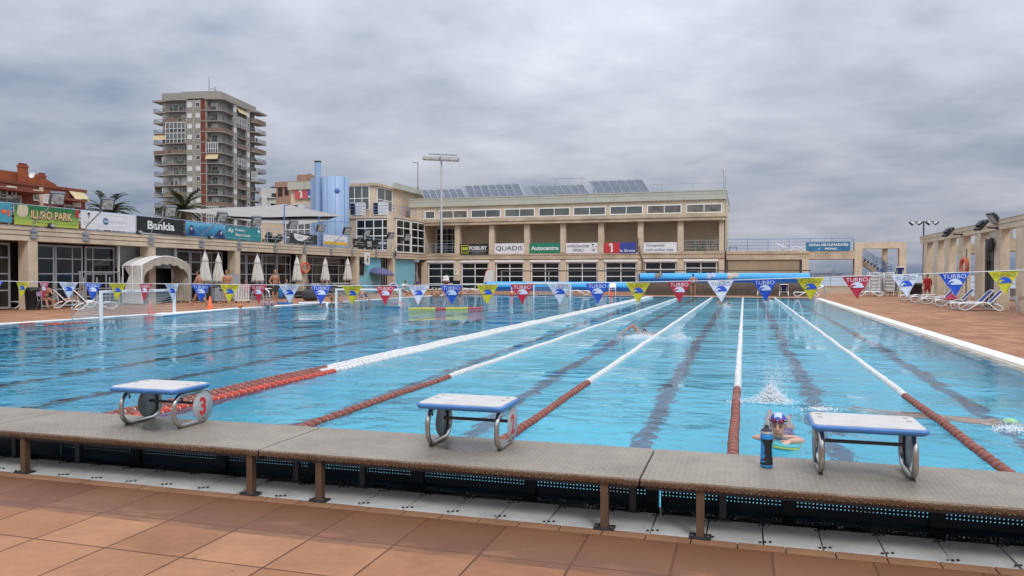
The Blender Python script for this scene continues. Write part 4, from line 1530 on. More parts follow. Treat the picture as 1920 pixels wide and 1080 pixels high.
for k in range(14):
    zf = 47.4 - 2.94 * k
    for s, (poly, line) in STK.items():
        b = MB()
        b.prism(poly, zf - 0.22, zf)
        sl = b.build('balcony', M_TS, tw)
        style = tr.random()
        b = MB()
        mm = M_TR
        if style < 0.14 or (s, k) in (('a', 1), ('a', 8)):
            mm = BROWN
            for p, q in zip(line[:-1], line[1:]):
                b.bar((*p, zf + .5), (*q, zf + .5), .10, 1.0)
        else:
            for p, q in zip(line[:-1], line[1:]):
                p, q = Vector((*p, zf)), Vector((*q, zf))
                b.bar(p + UZ * .98, q + UZ * .98, .07, .07)
                b.bar(p + UZ * .12, q + UZ * .12, .05, .05)
                n = int((q - p).length / 0.28)
                for w in range(n + 1):
                    r_ = p.lerp(q, w / n)
                    b.bar(r_ + UZ * .1, r_ + UZ * .98, .045, .045, up=(1, 0, 0))
        b.build('parapet', mm, sl)
        # glazed-in balconies, awnings, plants, junk
        if (s, k) in (('a', 2), ('c', 4), ('b', 5), ('e', 6), ('c', 11), ('b', 8), ('c', 10)) or style > 0.96:
            b = MB()
            L = line[:2] if s != 'b' else line[1:3]
            p, q = Vector((*L[0], zf)), Vector((*L[1], zf))
            b.bar(p.lerp(q, .5 - .48) + UZ * 1.75, p.lerp(q, .98) + UZ * 1.75, .05, 1.85, 0)
            n = 5
            for w in range(n + 1):
                r_ = p.lerp(q, .02 + .96 * w / n)
                b.bar(r_ + UZ * .0, r_ + UZ * 2.7, .12, .12, 1, up=(1, 0, 0))
            for zz in (1.0, 2.65):
                b.bar(p + UZ * zz, q + UZ * zz, .12, .10, 1)
            b.build('glazed_screen', [M_GLASS2, M_WHITE], sl)
        if (s, k) in (('b', 3), ('d', 0), ('c', 5)):
            b = MB()
            L = line[:2] if s != 'b' else line[2:4]
            p, q = Vector((*L[0], zf)), Vector((*L[1], zf))
            o = (q - p).cross(UZ).normalized() * 0.5
            v = [p + UZ * 2.6 - o * .6, q + UZ * 2.6 - o * .6, q + UZ * 1.1 + o, p + UZ * 1.1 + o]
            b.add(v + [x - UZ * .04 for x in v], [(0, 1, 2, 3), (7, 6, 5, 4), (0, 4, 5, 1), (1, 5, 6, 2), (2, 6, 7, 3), (3, 7, 4, 0)])
            b.build('awning', M_AWN, sl)
        b = MB()
        c0 = Vector((sum(p[0] for p in poly) / len(poly), sum(p[1] for p in poly) / len(poly), zf))
        for w in range(tr.randint(1, 3)):
            p, q = Vector((*line[0], zf)), Vector((*line[1], zf))
            r_ = p.lerp(q, tr.uniform(.08, .92))
            inn = (c0 - r_)
            inn.z = 0
            r_ = r_ + inn.normalized() * .35
            hh = tr.uniform(.5, 1.25)
            b.box(r_.x - .25, r_.x + .25, r_.y - .2, r_.y + .2, zf, zf + hh * .7)
            b.ell((r_.x, r_.y, zf + hh * .8), (.3, .3, hh * .35), 6)
        if (s, k) == ('c', 6):
            p, q = Vector((*line[0], zf)), Vector((*line[1], zf))
            for w in range(8):
                r_ = p.lerp(q, .25 + .1 * w)
                b.ell((r_.x, r_.y + .25, zf + .6), (.4, .35, .55), 6)
        b.build('pots', M_PLANT if tr.random() < .5 or (s, k) == ('c', 6) else M_DARK, sl)
    # balcony doors on the set-back wall
    for x, w in ((-15.6, 1.8), (-12.9, 1.5)):
        window(tw, (x, 1.49, zf), EX, w, 2.2, (.5,), (), fw=.1, glass=M_GLASS2 if tr.random() < .5 else M_SHUT, name='balcony_door').parent = tw
    window(tw, (-3.9, 1.49, zf), EX, 1.9, 2.2, (.5,), (), fw=.1, glass=M_GLASS if tr.random() < .5 else M_SHUT, name='balcony_door')
    window(tw, (-1.49, 2.6, zf), EYV, 1.7, 2.2, (.5,), (), fw=.1, glass=M_GLASS, name='balcony_door')
    window(tw, (-1.49, 9.8, zf), EYV, 2.2, 2.2, (.5,), (), fw=.1, glass=M_GLASS if tr.random() < .5 else M_GLASS2, name='balcony_door')
    window(tw, (-1.49, 17.6, zf), EYV, 2.2, 2.2, (.5,), (), fw=.1, glass=M_GLASS, name='balcony_door')
    for x in (-10.3, -7.85):
        window(tw, (x, 0.14, zf + .95), EX, 1.25, 1.3, (.5,), (), fw=.1, glass=M_SHUT if tr.random() < .62 else M_GLASS)
    for y in (6.95, 14.8):
        window(tw, (-0.21, y, zf + .95), EYV, 1.35, 1.3, (.5,), (), fw=.1, glass=M_SHUT if tr.random() < .55 else M_GLASS)
for x in (-10.3, -7.85):
    for k in range(14):
        MB().box(x, x + 1.25, 0.09, 0.148, 47.4 - 2.94 * k - .75, 47.4 - 2.94 * k + .9).build('spandrel', M_TG, tw)
b = MB()
b.tube([(-6.0, 4, 53), (-6.0, 4, 57.6)], 0.07, 5)
b.tube([(-3.6, 3, 52), (-3.6, 3, 54.6)], 0.06, 5)
b.tube([(-5.2, 3, 54.0), (-3.4, 3, 53.8)], 0.05, 5)
b.build('aerial', M_DARK, tw)
# windows were placed in world terms relative to the tower's base: undo that for this turned building
for o in [c for c in COL.objects if c.parent == tw and c.name.split('.')[0] in ('balcony_door', 'window')]:
    o.data.transform(Matrix.Translation(Vector(tw.location)))
    for f_ in o.children:
        f_.data.transform(Matrix.Translation(Vector(tw.location)))

# ------------------------------------------------------------------ brick apartment block on the left
M_TERRA = mat('terracotta_brick', (0.205, 0.060, 0.032), 0.85, var=0.14, vscale=0.4)
M_TERRA2 = mat('orange_render', (0.29, 0.078, 0.030), 0.85, var=0.1, vscale=0.4)
XRB = -75.0
rb = thing('brick_apartment_block', 'low brick red apartment block with chimneys at the left edge', 'building', (XRB, 55, 0))
b = MB()
b.box(XRB - 14, XRB, 40, 72.85, 0, 11.65)
b.box(XRB - 14.1, XRB + .12, 39.9, 73.0, 11.4, 11.72)
b.build('wall', M_TERRA, rb, world=True)
b = MB()
b.box(XRB - 9, XRB - 2.2, 40, on_x(38, 330, XRB - 2.2).y, 11.72, on_x(20, 321, XRB - 2.2).z)
b.prism([(0, 0), (2.6, 0), (2.6, 0.5), (0, 1.4)], -6.5, -2.0, Matrix(((0, 0, 1, XRB - .2), (1, 0, 0, on_x(46, 330, XRB - 4).y), (0, 1, 0, 11.72), (0, 0, 0, 1))))
b.build('roof_storey', M_TERRA2, rb, world=True)
for y, zt, w in ((on_x(42, 320, XRB - 1.8).y, on_x(42, 309, XRB - 1.8).z, .58), (on_x(77.5, 320, XRB - 1.8).y, on_x(77.5, 327, XRB - 1.8).z, .42)):
    b = MB()
    b.box(XRB - 2.0, XRB - 1.5, y - w * .8, y + w * .8, 11.7, zt - .3)
    b.box(XRB - 2.06, XRB - 1.44, y - w * .92, y + w * .92, zt - .3, zt - .1)
    cm = b.build('chimney', M_TERRA2, rb, world=True)
    b = MB()
    b.box(XRB - 1.95, XRB - 1.55, y - w * .7, y + w * .7, zt - .1, zt + .15)
    b.build('cowl', M_BRICK, cm, world=True)
    cm_ = cm.children[0]
    cm_.data.transform(Matrix.Translation(-Vector(rb.location)))
b = MB()
b.box(XRB + .003, XRB + .10, 66.55, 67.05, 4, 11.4)
b.build('pale_strip', mat('pale_strip', (0.55, 0.45, 0.36), 0.8), rb, world=True)
b = MB()
b.lathe([(0, -.07), (.18, -.03), (.33, .05), (.34, .06), (.30, .05), (.15, -.01), (0, -.03)], 20, 0, TR(XRB - 1.2, on_x(60, 329, XRB - 1.2).y, on_x(60, 329, XRB - 1.2).z, R(20), R(70), 0))
b.build('satellite_dish', M_WHITE, rb, world=True)
for u, v, w, h in ((2, 360, 2.0, 1.2), (16, 359, 1.5, 1.2), (65, 366, 1.2, 1.2), (84, 371, 1.5, 1.05), (139, 378, 1.5, 1.0)):
    p = on_x(u, v, XRB)
    window(rb, (XRB, p.y - .2, p.z - .6), EYV, w * .75, h, (.5,), (), fw=.12, glass=M_SHUT if u > 80 else M_GLASS2)
for y0, y1, zb_ in ((60.2, 65.6, 8.0), (69.0, 71.2, 7.6)):
    b = MB()
    b.box(XRB + .003, XRB + 1.3, y0, y1, zb_, zb_ + .25)
    bl = b.build('balcony', M_TERRA, rb, world=True)
    b = MB()
    ox = Vector(rb.location)
    b.box(XRB + .003 - ox.x, XRB + 1.3 - ox.x, y0 - ox.y, y0 + 1.6 - ox.y, zb_ + .25, zb_ + 1.2)
    b.build('parapet', M_TERRA, bl)
    b = MB()
    for zz in (.35, .75, 1.15):
        b.bar(Vector((XRB + 1.25, y0 + 1.6, zb_ + zz)) - ox, Vector((XRB + 1.25, y1, zb_ + zz)) - ox, .05, .05)
    for q in range(7):
        yy = y0 + 1.6 + (y1 - y0 - 1.6) * q / 6
        b.bar(Vector((XRB + 1.25, yy, zb_ + .25)) - ox, Vector((XRB + 1.25, yy, zb_ + 1.15)) - ox, .05, .05, up=(1, 0, 0))
    b.build('railing', M_WHITE, bl)
    window(rb, (XRB, y0 + .8, zb_ + .25), EYV, (y1 - y0) * .62, 1.9, (.5,), (), fw=.1, glass=M_GLASS2, name='balcony_door')
    b = MB()
    b.box(XRB + .003, XRB + 1.6, y0 - .4, y1 + .4, zb_ + 2.5, zb_ + 2.75)
    b.build('canopy', M_TERRA, rb, world=True)
p = on_x(131, 366, XRB)
b = MB()
b.prism([(0, 0), (1.1, -1.1), (1.1, -1.05), (0, .06)], p.y - .2, p.y + 1.9, Matrix(((1, 0, 0, XRB + .01), (0, 0, 1, 0), (0, 1, 0, p.z + .5), (0, 0, 0, 1))))
b.build('awning', M_AWN, rb, world=True)
b = MB()
b.box(XRB + .01, XRB + .45, 68.6, 69.4, 10.3, 10.75)
b.build('air_conditioner', M_WHITE, rb, world=True)

# ------------------------------------------------------------------ buildings between tower and tank
ob_ = thing('ochre_apartment_block', 'ochre apartment block with a roof hut rising behind the red and blue sign', 'building', (-96, 150, 0))
M_OCHRE = mat('ochre_render', (0.33, 0.205, 0.14), 0.85, var=0.1, vscale=0.3)
b = MB()
b.box(-100.7, -92, 150, 165, 0, 21.3)
b.box(-100.9, -91.8, 149.8, 165, 21.3, 22.5)
b.box(-96.6, -93.4, 152, 158, 22.5, 24.2)
b.build('wall', M_OCHRE, ob_, world=True)
for x, z_, w, h in ((-100.2, 19.2, 1.2, 2.1), (-98.5, 19.4, 1.1, 2.0), (-96.0, 20.3, 1.2, .9)):
    window(ob_, (x, 150, z_), EX, w, h, (.5,), (), fw=.12, frame=M_BRICK if h > 1 else M_WHITE)
b = MB()
b.box(-102.2, -100.7, 149.9, 151, 21.3, 21.5)
b.box(-101.8, -100.7, 149.9, 151, 19.2, 20.0)
b.build('balcony', M_DARK, ob_, world=True)
for x in (-93.0, -92.5):
    b = MB()
    b.tube([(x, 151, 22.5), (x, 151, 24.2)], .2, 8)
    b.build('chimney', M_OCHRE, ob_, world=True)
lw = thing('white_terrace_block', 'low white apartment block with long balconies between tower and ochre block', 'building', (-113, 170, 0))
b = MB()
M = Matrix.Translation((-117.4, 168, 0)) @ Matrix.Rotation(R(-16), 4, 'Z')
O_ = M.translation
ux_ = Vector((math.cos(R(38)), math.sin(R(38)), 0))
fbox(b, (-117.6, 169, 0), ux_, 0, 26, 0, 21.3, -8, 0)
fbox(b, (-117.6, 169, 0), ux_, -.3, 26, 21.3, 23.6, -8, .5)
fbox(b, (-117.6, 169, 0), ux_, -.1, 1.2, 0, 21.2, 0, 1.25)
b.build('wall', mat('old_white_render', (0.50, 0.49, 0.46), 0.85, var=0.15, vscale=0.3), lw, world=True)
for k in range(3):
    zf = 17.9 - 3.0 * k
    b = MB()
    fbox(b, (-117.6, 169, 0), ux_, 1.2, 26, zf - .22, zf, 0, 1.4)
    bl = b.build('balcony', M_TS, lw, world=True)
    b = MB()
    off = -Vector(lw.location)
    for q in range(0, 60):
        fbox(b, Vector((-117.6, 169, 0)) + off, ux_, 1.3 + q * .4, 1.36 + q * .4, zf, zf + .95, 1.30, 1.36)
    fbox(b, Vector((-117.6, 169, 0)) + off, ux_, 1.2, 26, zf + .93, zf + 1.0, 1.28, 1.38)
    b.build('railing', M_TR, bl)
    for q in range(5):
        window(lw, (Vector((-117.6, 169, 0)) + ux_ * (2.0 + q * 4.6) + UZ * zf), ux_, 2.2, 2.2, (.5,), (), fw=.12, glass=M_GLASS2 if q % 2 else M_GLASS, name='balcony_door')


# ------------------------------------------------------------------ palms and shrubs behind the arcade roof
def leaf_mat(name, c1, c2):
    return mat(name, c1, 0.6, col2=c2, vscale=0.9, detail=5)


M_PALM = leaf_mat('palm_leaf', (0.060, 0.095, 0.035), (0.022, 0.040, 0.018))
M_PALMDRY = leaf_mat('dry_palm_leaf', (0.16, 0.10, 0.05), (0.06, 0.045, 0.025))
M_TRUNK = mat('palm_trunk', (0.12, 0.085, 0.055), 0.9, var=0.4, vscale=3, bump=0.6, bscale=8)


def palm(x, y, h, R_, n, label, seed, dry=10):
    rnd = random.Random(seed)
    t = thing('palm_tree', label, 'palm tree', (x, y, -0.3), 0, 'palms behind the arcade roof')
    b = MB()
    b.tube([(0.1 * math.sin(q), 0.1 * math.cos(q * 1.3), h * q / 8) for q in range(9)], [0.42 - .02 * q for q in range(9)], 10)
    b.build('trunk', M_TRUNK, t)

    def fronds(bb, m, e0, e1, droop, L):
        for q in range(m):
            az = rnd.uniform(0, 2 * math.pi)
            e = rnd.uniform(e0, e1)
            l = L * rnd.uniform(.85, 1.1)
            dr = droop * rnd.uniform(.8, 1.2)
            P, k = [], 10
            p = Vector((0, 0, h))
            a = e
            for s in range(k + 1):
                P.append(p.copy())
                a2 = a - dr * (s / k) ** 1.3
                p = p + Vector((math.cos(az) * math.cos(a2), math.sin(az) * math.cos(a2), math.sin(a2))) * (l / k)
            bb.tube(P, [.05 - .004 * s for s in range(k + 1)], 4, caps=False)
            side = Vector((-math.sin(az), math.cos(az), 0))
            for s in range(2, 34):
                f_ = s / 34 * k
                i = min(int(f_), k - 1)
                c = P[i].lerp(P[i + 1], f_ - i)
                tn = (P[i + 1] - P[i]).normalized()
                up = side.cross(tn) * -1
                ll = l * .17 * math.sin(math.pi * min(1, (s + 3) / 38)) ** .6 * rnd.uniform(.8, 1.15)
                for sg in (-1, 1):
                    d = (side * sg * .8 + tn * .75 - UZ * rnd.uniform(.0, .35) + up * .25).normalized()
                    w = tn * .035
                    bb.add([c - w, c + w, c + d * ll * .6 + w * .8 - UZ * ll * .04, c + d * ll - UZ * ll * .18], [(0, 1, 2, 3)])
    b = MB()
    fronds(b, n, R(-15), R(82), 1.25, R_)
    b.build('crown', M_PALM, t)
    b = MB()
    fronds(b, dry, R(-55), R(-15), .7, R_ * .75)
    b.build('dead_fronds', M_PALMDRY, t)
    return t


palm(-52.3, 62.5, 8.2, 2.7, 46, 'bushy palm tree standing in front of the apartment tower', 3, 22)
palm(-59.6, 60.5, 7.9, 3.0, 40, 'palm tree between the brick block and the apartment tower', 5, 8)


def shrub(x, y, z0, rx, rz_, label, seed, n=900, m=None):
    rnd = random.Random(seed)
    t = thing('shrub', label, 'shrub', (x, y, z0), 0)
    b = MB()
    for q in range(7):
        a = rnd.uniform(0, 6.28)
        b.tube([(0, 0, 0), (math.cos(a) * rx * .3, math.sin(a) * rx * .3, rz_ * .6), (math.cos(a) * rx * .6, math.sin(a) * rx * .6, rz_ * 1.3)], [.05, .03, .01], 5)
    b.build('stems', M_TRUNK, t)
    b = MB()
    cl = [(rnd.uniform(-.6, .6) * rx, rnd.uniform(-.6, .6) * rx, rz_ * rnd.uniform(.5, 1.4), rnd.uniform(.3, .55)) for _ in range(9)]
    for q in range(n):
        c = rnd.choice(cl)
        d = Vector((rnd.gauss(0, 1), rnd.gauss(0, 1), rnd.gauss(0, 1))).normalized() * rnd.uniform(.4, 1) * c[3]
        p = Vector((c[0] + d.x * rx, c[1] + d.y * rx, c[2] + d.z * rz_))
        s = rnd.uniform(.06, .13)
        ax = Vector((rnd.gauss(0, 1), rnd.gauss(0, 1), rnd.gauss(0, 1))).normalized()
        u_ = ax.orthogonal().normalized()
        w_ = ax.cross(u_)
        b.add([p - u_ * s * 1.6, p + w_ * s * .6, p + u_ * s * 1.6, p - w_ * s * .6], [(0, 1, 2, 3)])
    b.build('foliage', m or M_PALM, t)
    return t


p = on_y(512, 430, 60)
shrub(p.x, 60, 3.9, 1.1, 1.0, 'dark green shrub on the roof terrace left of the blue tank', 21)

# ------------------------------------------------------------------ things on the roof terrace edge
XF = XA - 0.09


def lb(y0, y1, z0, z1):
    return (Vector((XF, y0, z0)), EYV, y1 - y0, z1 - z0)


grp = 'banners on the arcade roof railing'
M_TEALB = mat('banner_teal', (0.06, 0.32, 0.40), 0.6, var=0.15, vscale=1.2)
banner('banner', 'teal banner cut by the left edge of the frame', lb(24.0, 26.9, 3.98, 4.86), M_TEALB, lambda t, O, ux, w, h: patch(t, 'orange_motif', M_ORANGE, O, ux, w, h, [disc(.86, .55, .05, 2.2), [(.92, .35), (.95, .3), (.965, .6), (.94, .7)]]), grp)


def park_mat():
    m, nt, b_, N, S, MA, NO, RM, MX, BU, MP, oc = node_mat('banner_park_green')
    sp = N('ShaderNodeSeparateXYZ')
    S(oc, sp.inputs[0])
    S(RM(MA('DIVIDE', sp.outputs['Z'], 0.9), [(0.1, (0.42, 0.50, 0.07)), (0.45, (0.20, 0.36, 0.08)), (0.8, (0.025, 0.16, 0.05))]), b_.inputs['Base Color'])
    b_.inputs['Roughness'].default_value = 0.6
    return m


def d_park(t, O, ux, w, h):
    sheet(t, 'lettering_shadow', mat('brown_ink', (0.10, 0.03, 0.012), 0.6), O + UZ * -.02 + ux * .02, ux, w, h, [('ILURO PARK', .56, .56, .66, .44, .07)])
    n = ux.cross(UZ)
    sheet(t, 'lettering', mat('cream_ink', (0.70, 0.50, 0.26), 0.6), O + n * .006, ux, w, h, [('ILURO PARK', .56, .56, .65, .42, .03)])
    sheet(t, 'small_print', M_INK, O, ux, w, h, [('Avinguda Maresme, 15 - Mataro - tel. 93 755 30 20', .60, .16, .72, .065)])
    patch(t, 'badge', M_BRED, O, ux, w, h, [disc(.965, .86, .03, 4.5), disc(.968, .66, .026, 4.0)])
    patch(t, 'pale_figure', mat('pale_ink', (0.62, 0.52, 0.34), 0.6), O, ux, w, h, [[(.03, .55), (.06, .40), (.15, .38), (.19, .55), (.2, .80), (.18, .97), (.05, .97)]])


banner('banner', 'green banner reading ILURO PARK', lb(27.02, 30.55, 3.93, 4.86), park_mat(), d_park, grp)


def d_sail(t, O, ux, w, h):
    patch(t, 'round_logo', mat('logo_blue', (0.02, 0.13, 0.33), 0.6), O, ux, w, h, [disc(.43, .5, .052, 3.6)])
    n = ux.cross(UZ)
    sheet(t, 'logo_letters', M_WINK, O + n * .003, ux, w, h, [('GAI', .43, .5, .075, .16, .02)])
    sheet(t, 'lettering', mat('grey_ink', (0.35, 0.38, 0.42), 0.6), O, ux, w, h, [('GESTIO I ASSESSORAMENT', .67, .5, .33, .07), ('Centre Natacio - escola de natacio i waterpolo', .55, .86, .60, .05), ('informacio i inscripcions a recepcio', .55, .18, .55, .045), ('Piscina\nGimnas\nSpa', .10, .30, .12, .22)])
    patch(t, 'swimmer_emblem', M_INK, O, ux, w, h, [[(.10, .88), (.15, .92), (.15, .82), (.12, .80)], [(.125, .6), (.135, .6), (.14, .82), (.13, .82)]])


banner('banner', 'white banner with a round dark blue logo', lb(30.70, 34.30, 3.96, 4.86), M_BW, d_sail, grp)
banner('banner', 'black banner reading Bankia in white', lb(34.40, 38.05, 3.96, 4.86), M_BK, lambda t, O, ux, w, h: sheet(t, 'lettering', M_WINK, O, ux, w, h, [('Bankia', .50, .50, .58, .52, .03)]), grp)


def sea_banner():
    m, nt, b_, N, S, MA, NO, RM, MX, BU, MP, oc = node_mat('banner_underwater')
    sp = N('ShaderNodeSeparateXYZ')
    S(oc, sp.inputs[0])
    S(RM(MA('ADD', MA('DIVIDE', sp.outputs['Z'], 0.9), MA('MULTIPLY', MA('SUBTRACT', NO(MP(oc, sc=(1, 1, 3)), 3, 4), .5), .6)), [(0.1, (0.02, 0.12, 0.25)), (0.5, (0.04, 0.26, 0.46)), (0.9, (0.16, 0.44, 0.60))]), b_.inputs['Base Color'])
    b_.inputs['Roughness'].default_value = 0.6
    return m


def d_under(t, O, ux, w, h):
    patch(t, 'dark_figures', mat('deep_blue_ink', (0.02, 0.03, 0.12), 0.6), O, ux, w, h, [[(.05, .1), (.2, .05), (.22, .3), (.16, .75), (.11, .78), (.08, .5)], [(.70, .05), (.97, .05), (.93, .4), (.87, .62), (.83, .58)]])
    n = ux.cross(UZ)
    patch(t, 'pale_faces', mat('pale_ink2', (0.5, 0.45, 0.42), 0.6), O + n * .002, ux, w, h, [disc(.13, .52, .028, 4), disc(.885, .38, .028, 4)])
    sheet(t, 'lettering', mat('turq_ink', (0.05, 0.22, 0.40), 0.6), O, ux, w, h, [('AQUATIC', .45, .55, .36, .38, .03)])


banner('banner', 'deep blue underwater themed banner between the black and teal ones', lb(38.25, 41.90, 3.96, 4.82), sea_banner(), d_under, grp)


def d_fin(t, O, ux, w, h):
    sheet(t, 'lettering', M_WINK, O, ux, w, h, [('Finques', .37, .74, .26, .26, .02), ('Bonamusa', .46, .40, .42, .24, .02), ('venda - lloguer - administracio de finques', .36, .12, .62, .06), ('www.finquesbonamusa.com', .86, .42, .22, .05)])
    patch(t, 'emblem', M_WINK, O, ux, w, h, [[(.04, .60), (.09, .86), (.115, .76), (.075, .56)], [(.09, .86), (.115, .86), (.15, .56), (.125, .50)], [(.125, .50), (.15, .5), (.2, .74), (.175, .80)]])
    patch(t, 'round_seal', M_WINK, O, ux, w, h, [disc(.93, .78, .035, 3.4)])


banner('banner', 'teal banner reading Finques Bonamusa', lb(41.98, 45.70, 3.92, 4.78), mat('banner_teal_green', (0.02, 0.24, 0.26), 0.6, var=0.08), d_fin, grp)


def d_aqu(t, O, ux, w, h):
    patch(t, 'pale_crescent', M_BW, O, ux, w, h, [[(.12, .98), (.16, .55), (.26, .30), (.40, .26), (.55, .45), (.66, .70), (.72, .80)]])
    n = ux.cross(UZ)
    sheet(t, 'lettering', M_INK, O + n * .003, ux, w, h, [('aqua', .34, .60, .16, .16)])
    sheet(t, 'small_print', M_WINK, O, ux, w, h, [('centre de salut', .62, .28, .4, .09)])


banner('banner', 'charcoal banner with a pale crescent in front of the blue tank', lb(49.2, 53.0, 3.95, 4.72), mat('banner_charcoal', (0.035, 0.037, 0.045), 0.6, var=0.2), d_aqu, grp)


def d_yel(t, O, ux, w, h):
    zz = [(0, .02), (1, .02)] + [(1 - q / 14, .30 + (.07 if q % 2 else -.02)) for q in range(15)]
    patch(t, 'yellow_skyline', mat('banner_yellow', (0.70, 0.42, 0.02), 0.6), O, ux, w, h, [zz])
    sheet(t, 'lettering', mat('slate_blue_ink', (0.16, 0.20, 0.33), 0.6), O, ux, w, h, [('Futbol Salut', .64, .52, .5, .17), ('campus d\'estiu', .22, .70, .25, .10)])


banner('banner', 'white banner with a yellow zigzag band along its foot', lb(54.0, 57.75, 4.05, 4.84), M_BW, d_yel, grp)
banner('banner', 'black banner reading NHC near the corner of the arcade', lb(58.7, 63.4, 3.98, 4.74), M_BK, lambda t, O, ux, w, h: sheet(t, 'lettering', M_WINK, O, ux, w, h, [('NHC', .64, .66, .17, .34, .03), ('NHC', .64, .32, .17, .30, .01), ('PERRUQUERS', .22, .62, .32, .10), ('tallers mecanics', .26, .38, .38, .09), ('tel 93 790 00 00', .86, .36, .2, .07)]), grp)

# floodlights leaning out over the deck on bent poles
M_LH = mat('lamp_casing', (0.09, 0.105, 0.12), 0.4, metal=0.4)
M_LHB = mat('lamp_casing_black', (0.018, 0.018, 0.02), 0.5)
M_LG = mat('lamp_lens', (0.50, 0.55, 0.55), 0.08, var=0.6, vscale=6)


def flood(casing):
    t = thing('floodlight', 'x', 'floodlight', (XA, 0, 0), 0, 'bent pole floodlights along the arcade roof')
    b = MB()
    b.tube([(.05, 0, 3.35), (.05, 0, 3.98), (.10, 0, 4.08), (1.30, .05, 5.02)], 0.032, 8)
    b.build('pole', M_GREYMETAL, t)
    b = MB()
    b.box(.013, .10, -.19, .19, 3.33, 3.42)
    b.box(.013, .10, -.19, .19, 3.62, 3.71)
    b.box(.013, .05, -.13, .13, 3.30, 3.75)
    b.build('bracket', M_GREYMETAL, t)
    b = MB()
    M = TR(1.44, .0, 5.16, R(-28), 0, R(-58))
    b.prism([(-.30, -.30), (.30, -.30), (.30, .30), (-.30, .30)], -.13, .08, M)
    b.prism([(-.20, -.22), (.20, -.22), (.20, .22), (-.20, .22)], .08, .20, M)
    b.bar((1.28, -.30, 4.99), (1.28, .30, 4.99), .05, .05)
    hd = b.build('lamp_head', casing, t)
    b = MB()
    b.prism([(-.25, -.25), (.25, -.25), (.25, .25), (-.25, .25)], -.145, -.132, M)
    b.build('lens', M_LG, hd)
    return t


fl1, fl2 = flood(M_LH), flood(M_LHB)
t1, t2 = tree_of(fl1), tree_of(fl2)
fl_lab = ['bent pole floodlight crossing the green ILURO PARK banner', 'bent pole floodlight crossing the white banner with the round logo', 'bent pole floodlight in front of the black Bankia banner',
          'bent pole floodlight crossing the deep blue underwater banner', 'bent pole floodlight crossing the teal Finques Bonamusa banner', 'bent pole floodlight left of the charcoal banner',
          'bent pole floodlight between the charcoal banner and the yellow and white one', 'black floodlight on a bent pole by the yellow and white banner', 'black floodlight on a bent pole in front of the NHC banner',
          'black floodlight on a bent pole right of the NHC banner', 'black floodlight on a bent pole at the arcade corner above the wall clock']
ys_ = [27.89, 30.86, 35.3, 39.48, 43.16, 47.18, 50.96, 54.86, 58.37, 62.79, 66.43]
for q, y in enumerate(ys_):
    if q == 0:
        fl1.location.y, fl1['label'] = y, fl_lab[0]
    elif q == 7:
        fl2.location.y, fl2['label'] = y, fl_lab[7]
    else:
        dup(fl1 if q < 7 else fl2, (XA, y, 0), R(random.uniform(-7, 7)), fl_lab[q], 'bent pole floodlights along the arcade roof', t1 if q < 7 else t2)
for q, u in enumerate((97, 262, 395)):
    p = on_x(u, 430, XA)
    t = thing('beam_lamp', ['small round bulkhead lamp under the green ILURO PARK banner', 'small round bulkhead lamp under the black Bankia banner', 'small round bulkhead lamp under the deep blue banner'][q], 'lamp', (XA - .05, p.y, 3.90), 0, 'small lamps on the arcade beam')
    b = MB()
    b.lathe([(.16, 0), (.16, .08), (.12, .17), (0, .2)], 14)
    b.build('housing', M_BLACK, t)
    b = MB()
    b.box(.10, .17, -.09, .09, .03, .13)
    b.build('lens', M_LG, t)

# shade sails over the roof terrace
def sail(cs, label, sag, seed):
    A, B, C, D = [Vector(c) for c in cs]
    ctr = (A + B + C + D) / 4
    t = thing('shade_sail', label, 'shade sail', ctr, 0, 'shade sails over the roof terrace')
    n = 14
    b = MB()
    v = []
    for i in range(n + 1):
        for j in range(n + 1):
            s, q = i / n, j / n
            p = A.lerp(B, s).lerp(D.lerp(C, s), q)
            v.append(p - UZ * (sag * 4 * (s * (1 - s) + q * (1 - q)) / 2 + .03 * math.sin(9 * s + 5 * q + seed)))
    m_ = len(v)
    f = [(i * (n + 1) + j, (i + 1) * (n + 1) + j, (i + 1) * (n + 1) + j + 1, i * (n + 1) + j + 1) for i in range(n) for j in range(n)]
    b.add(v + [p - UZ * .012 for p in v], f + [tuple(m_ + k for k in reversed(x)) for x in f], 0, True)
    b.build('cloth', mat('sail_cloth', (0.30, 0.285, 0.265), 0.9, var=0.1, vscale=0.5), t, world=True)
    return t


sail([on_x(332, 393, -38), on_x(533, 383, -38), on_x(650, 404, -34), on_x(440, 406, -34)], 'upper beige shade sail over the roof terrace', .12, 1)
sail([on_x(395, 402, -35), on_x(640, 404, -35), on_x(575, 420, -33), on_x(480, 416, -33)], 'lower beige shade sail nearest the railing', .12, 2)
for q, (u, v0, X_, lab) in enumerate(((533, 384, -33.2, 'blue steel post holding the peak of the shade sails'), (378, 398, -35.5, 'thin pale post under the left end of the shade sails'), (598, 405, -33.2, 'blue steel post in front of the tall chimney'))):
    p = on_x(u, v0, X_)
    b = MB()
    b.tube([(0, 0, 0), (0, 0, p.z - 3.9)], .045, 8)
    b.tube([(0, 0, p.z - 3.95), (0, .5, p.z - 3.9)], .03, 6)
    o = b.build('sail_post', M_BLUEMETAL if q != 1 else M_GREYMETAL)
    o.location = (p.x, p.y, 3.9)
    tag(o, lab, 'post')
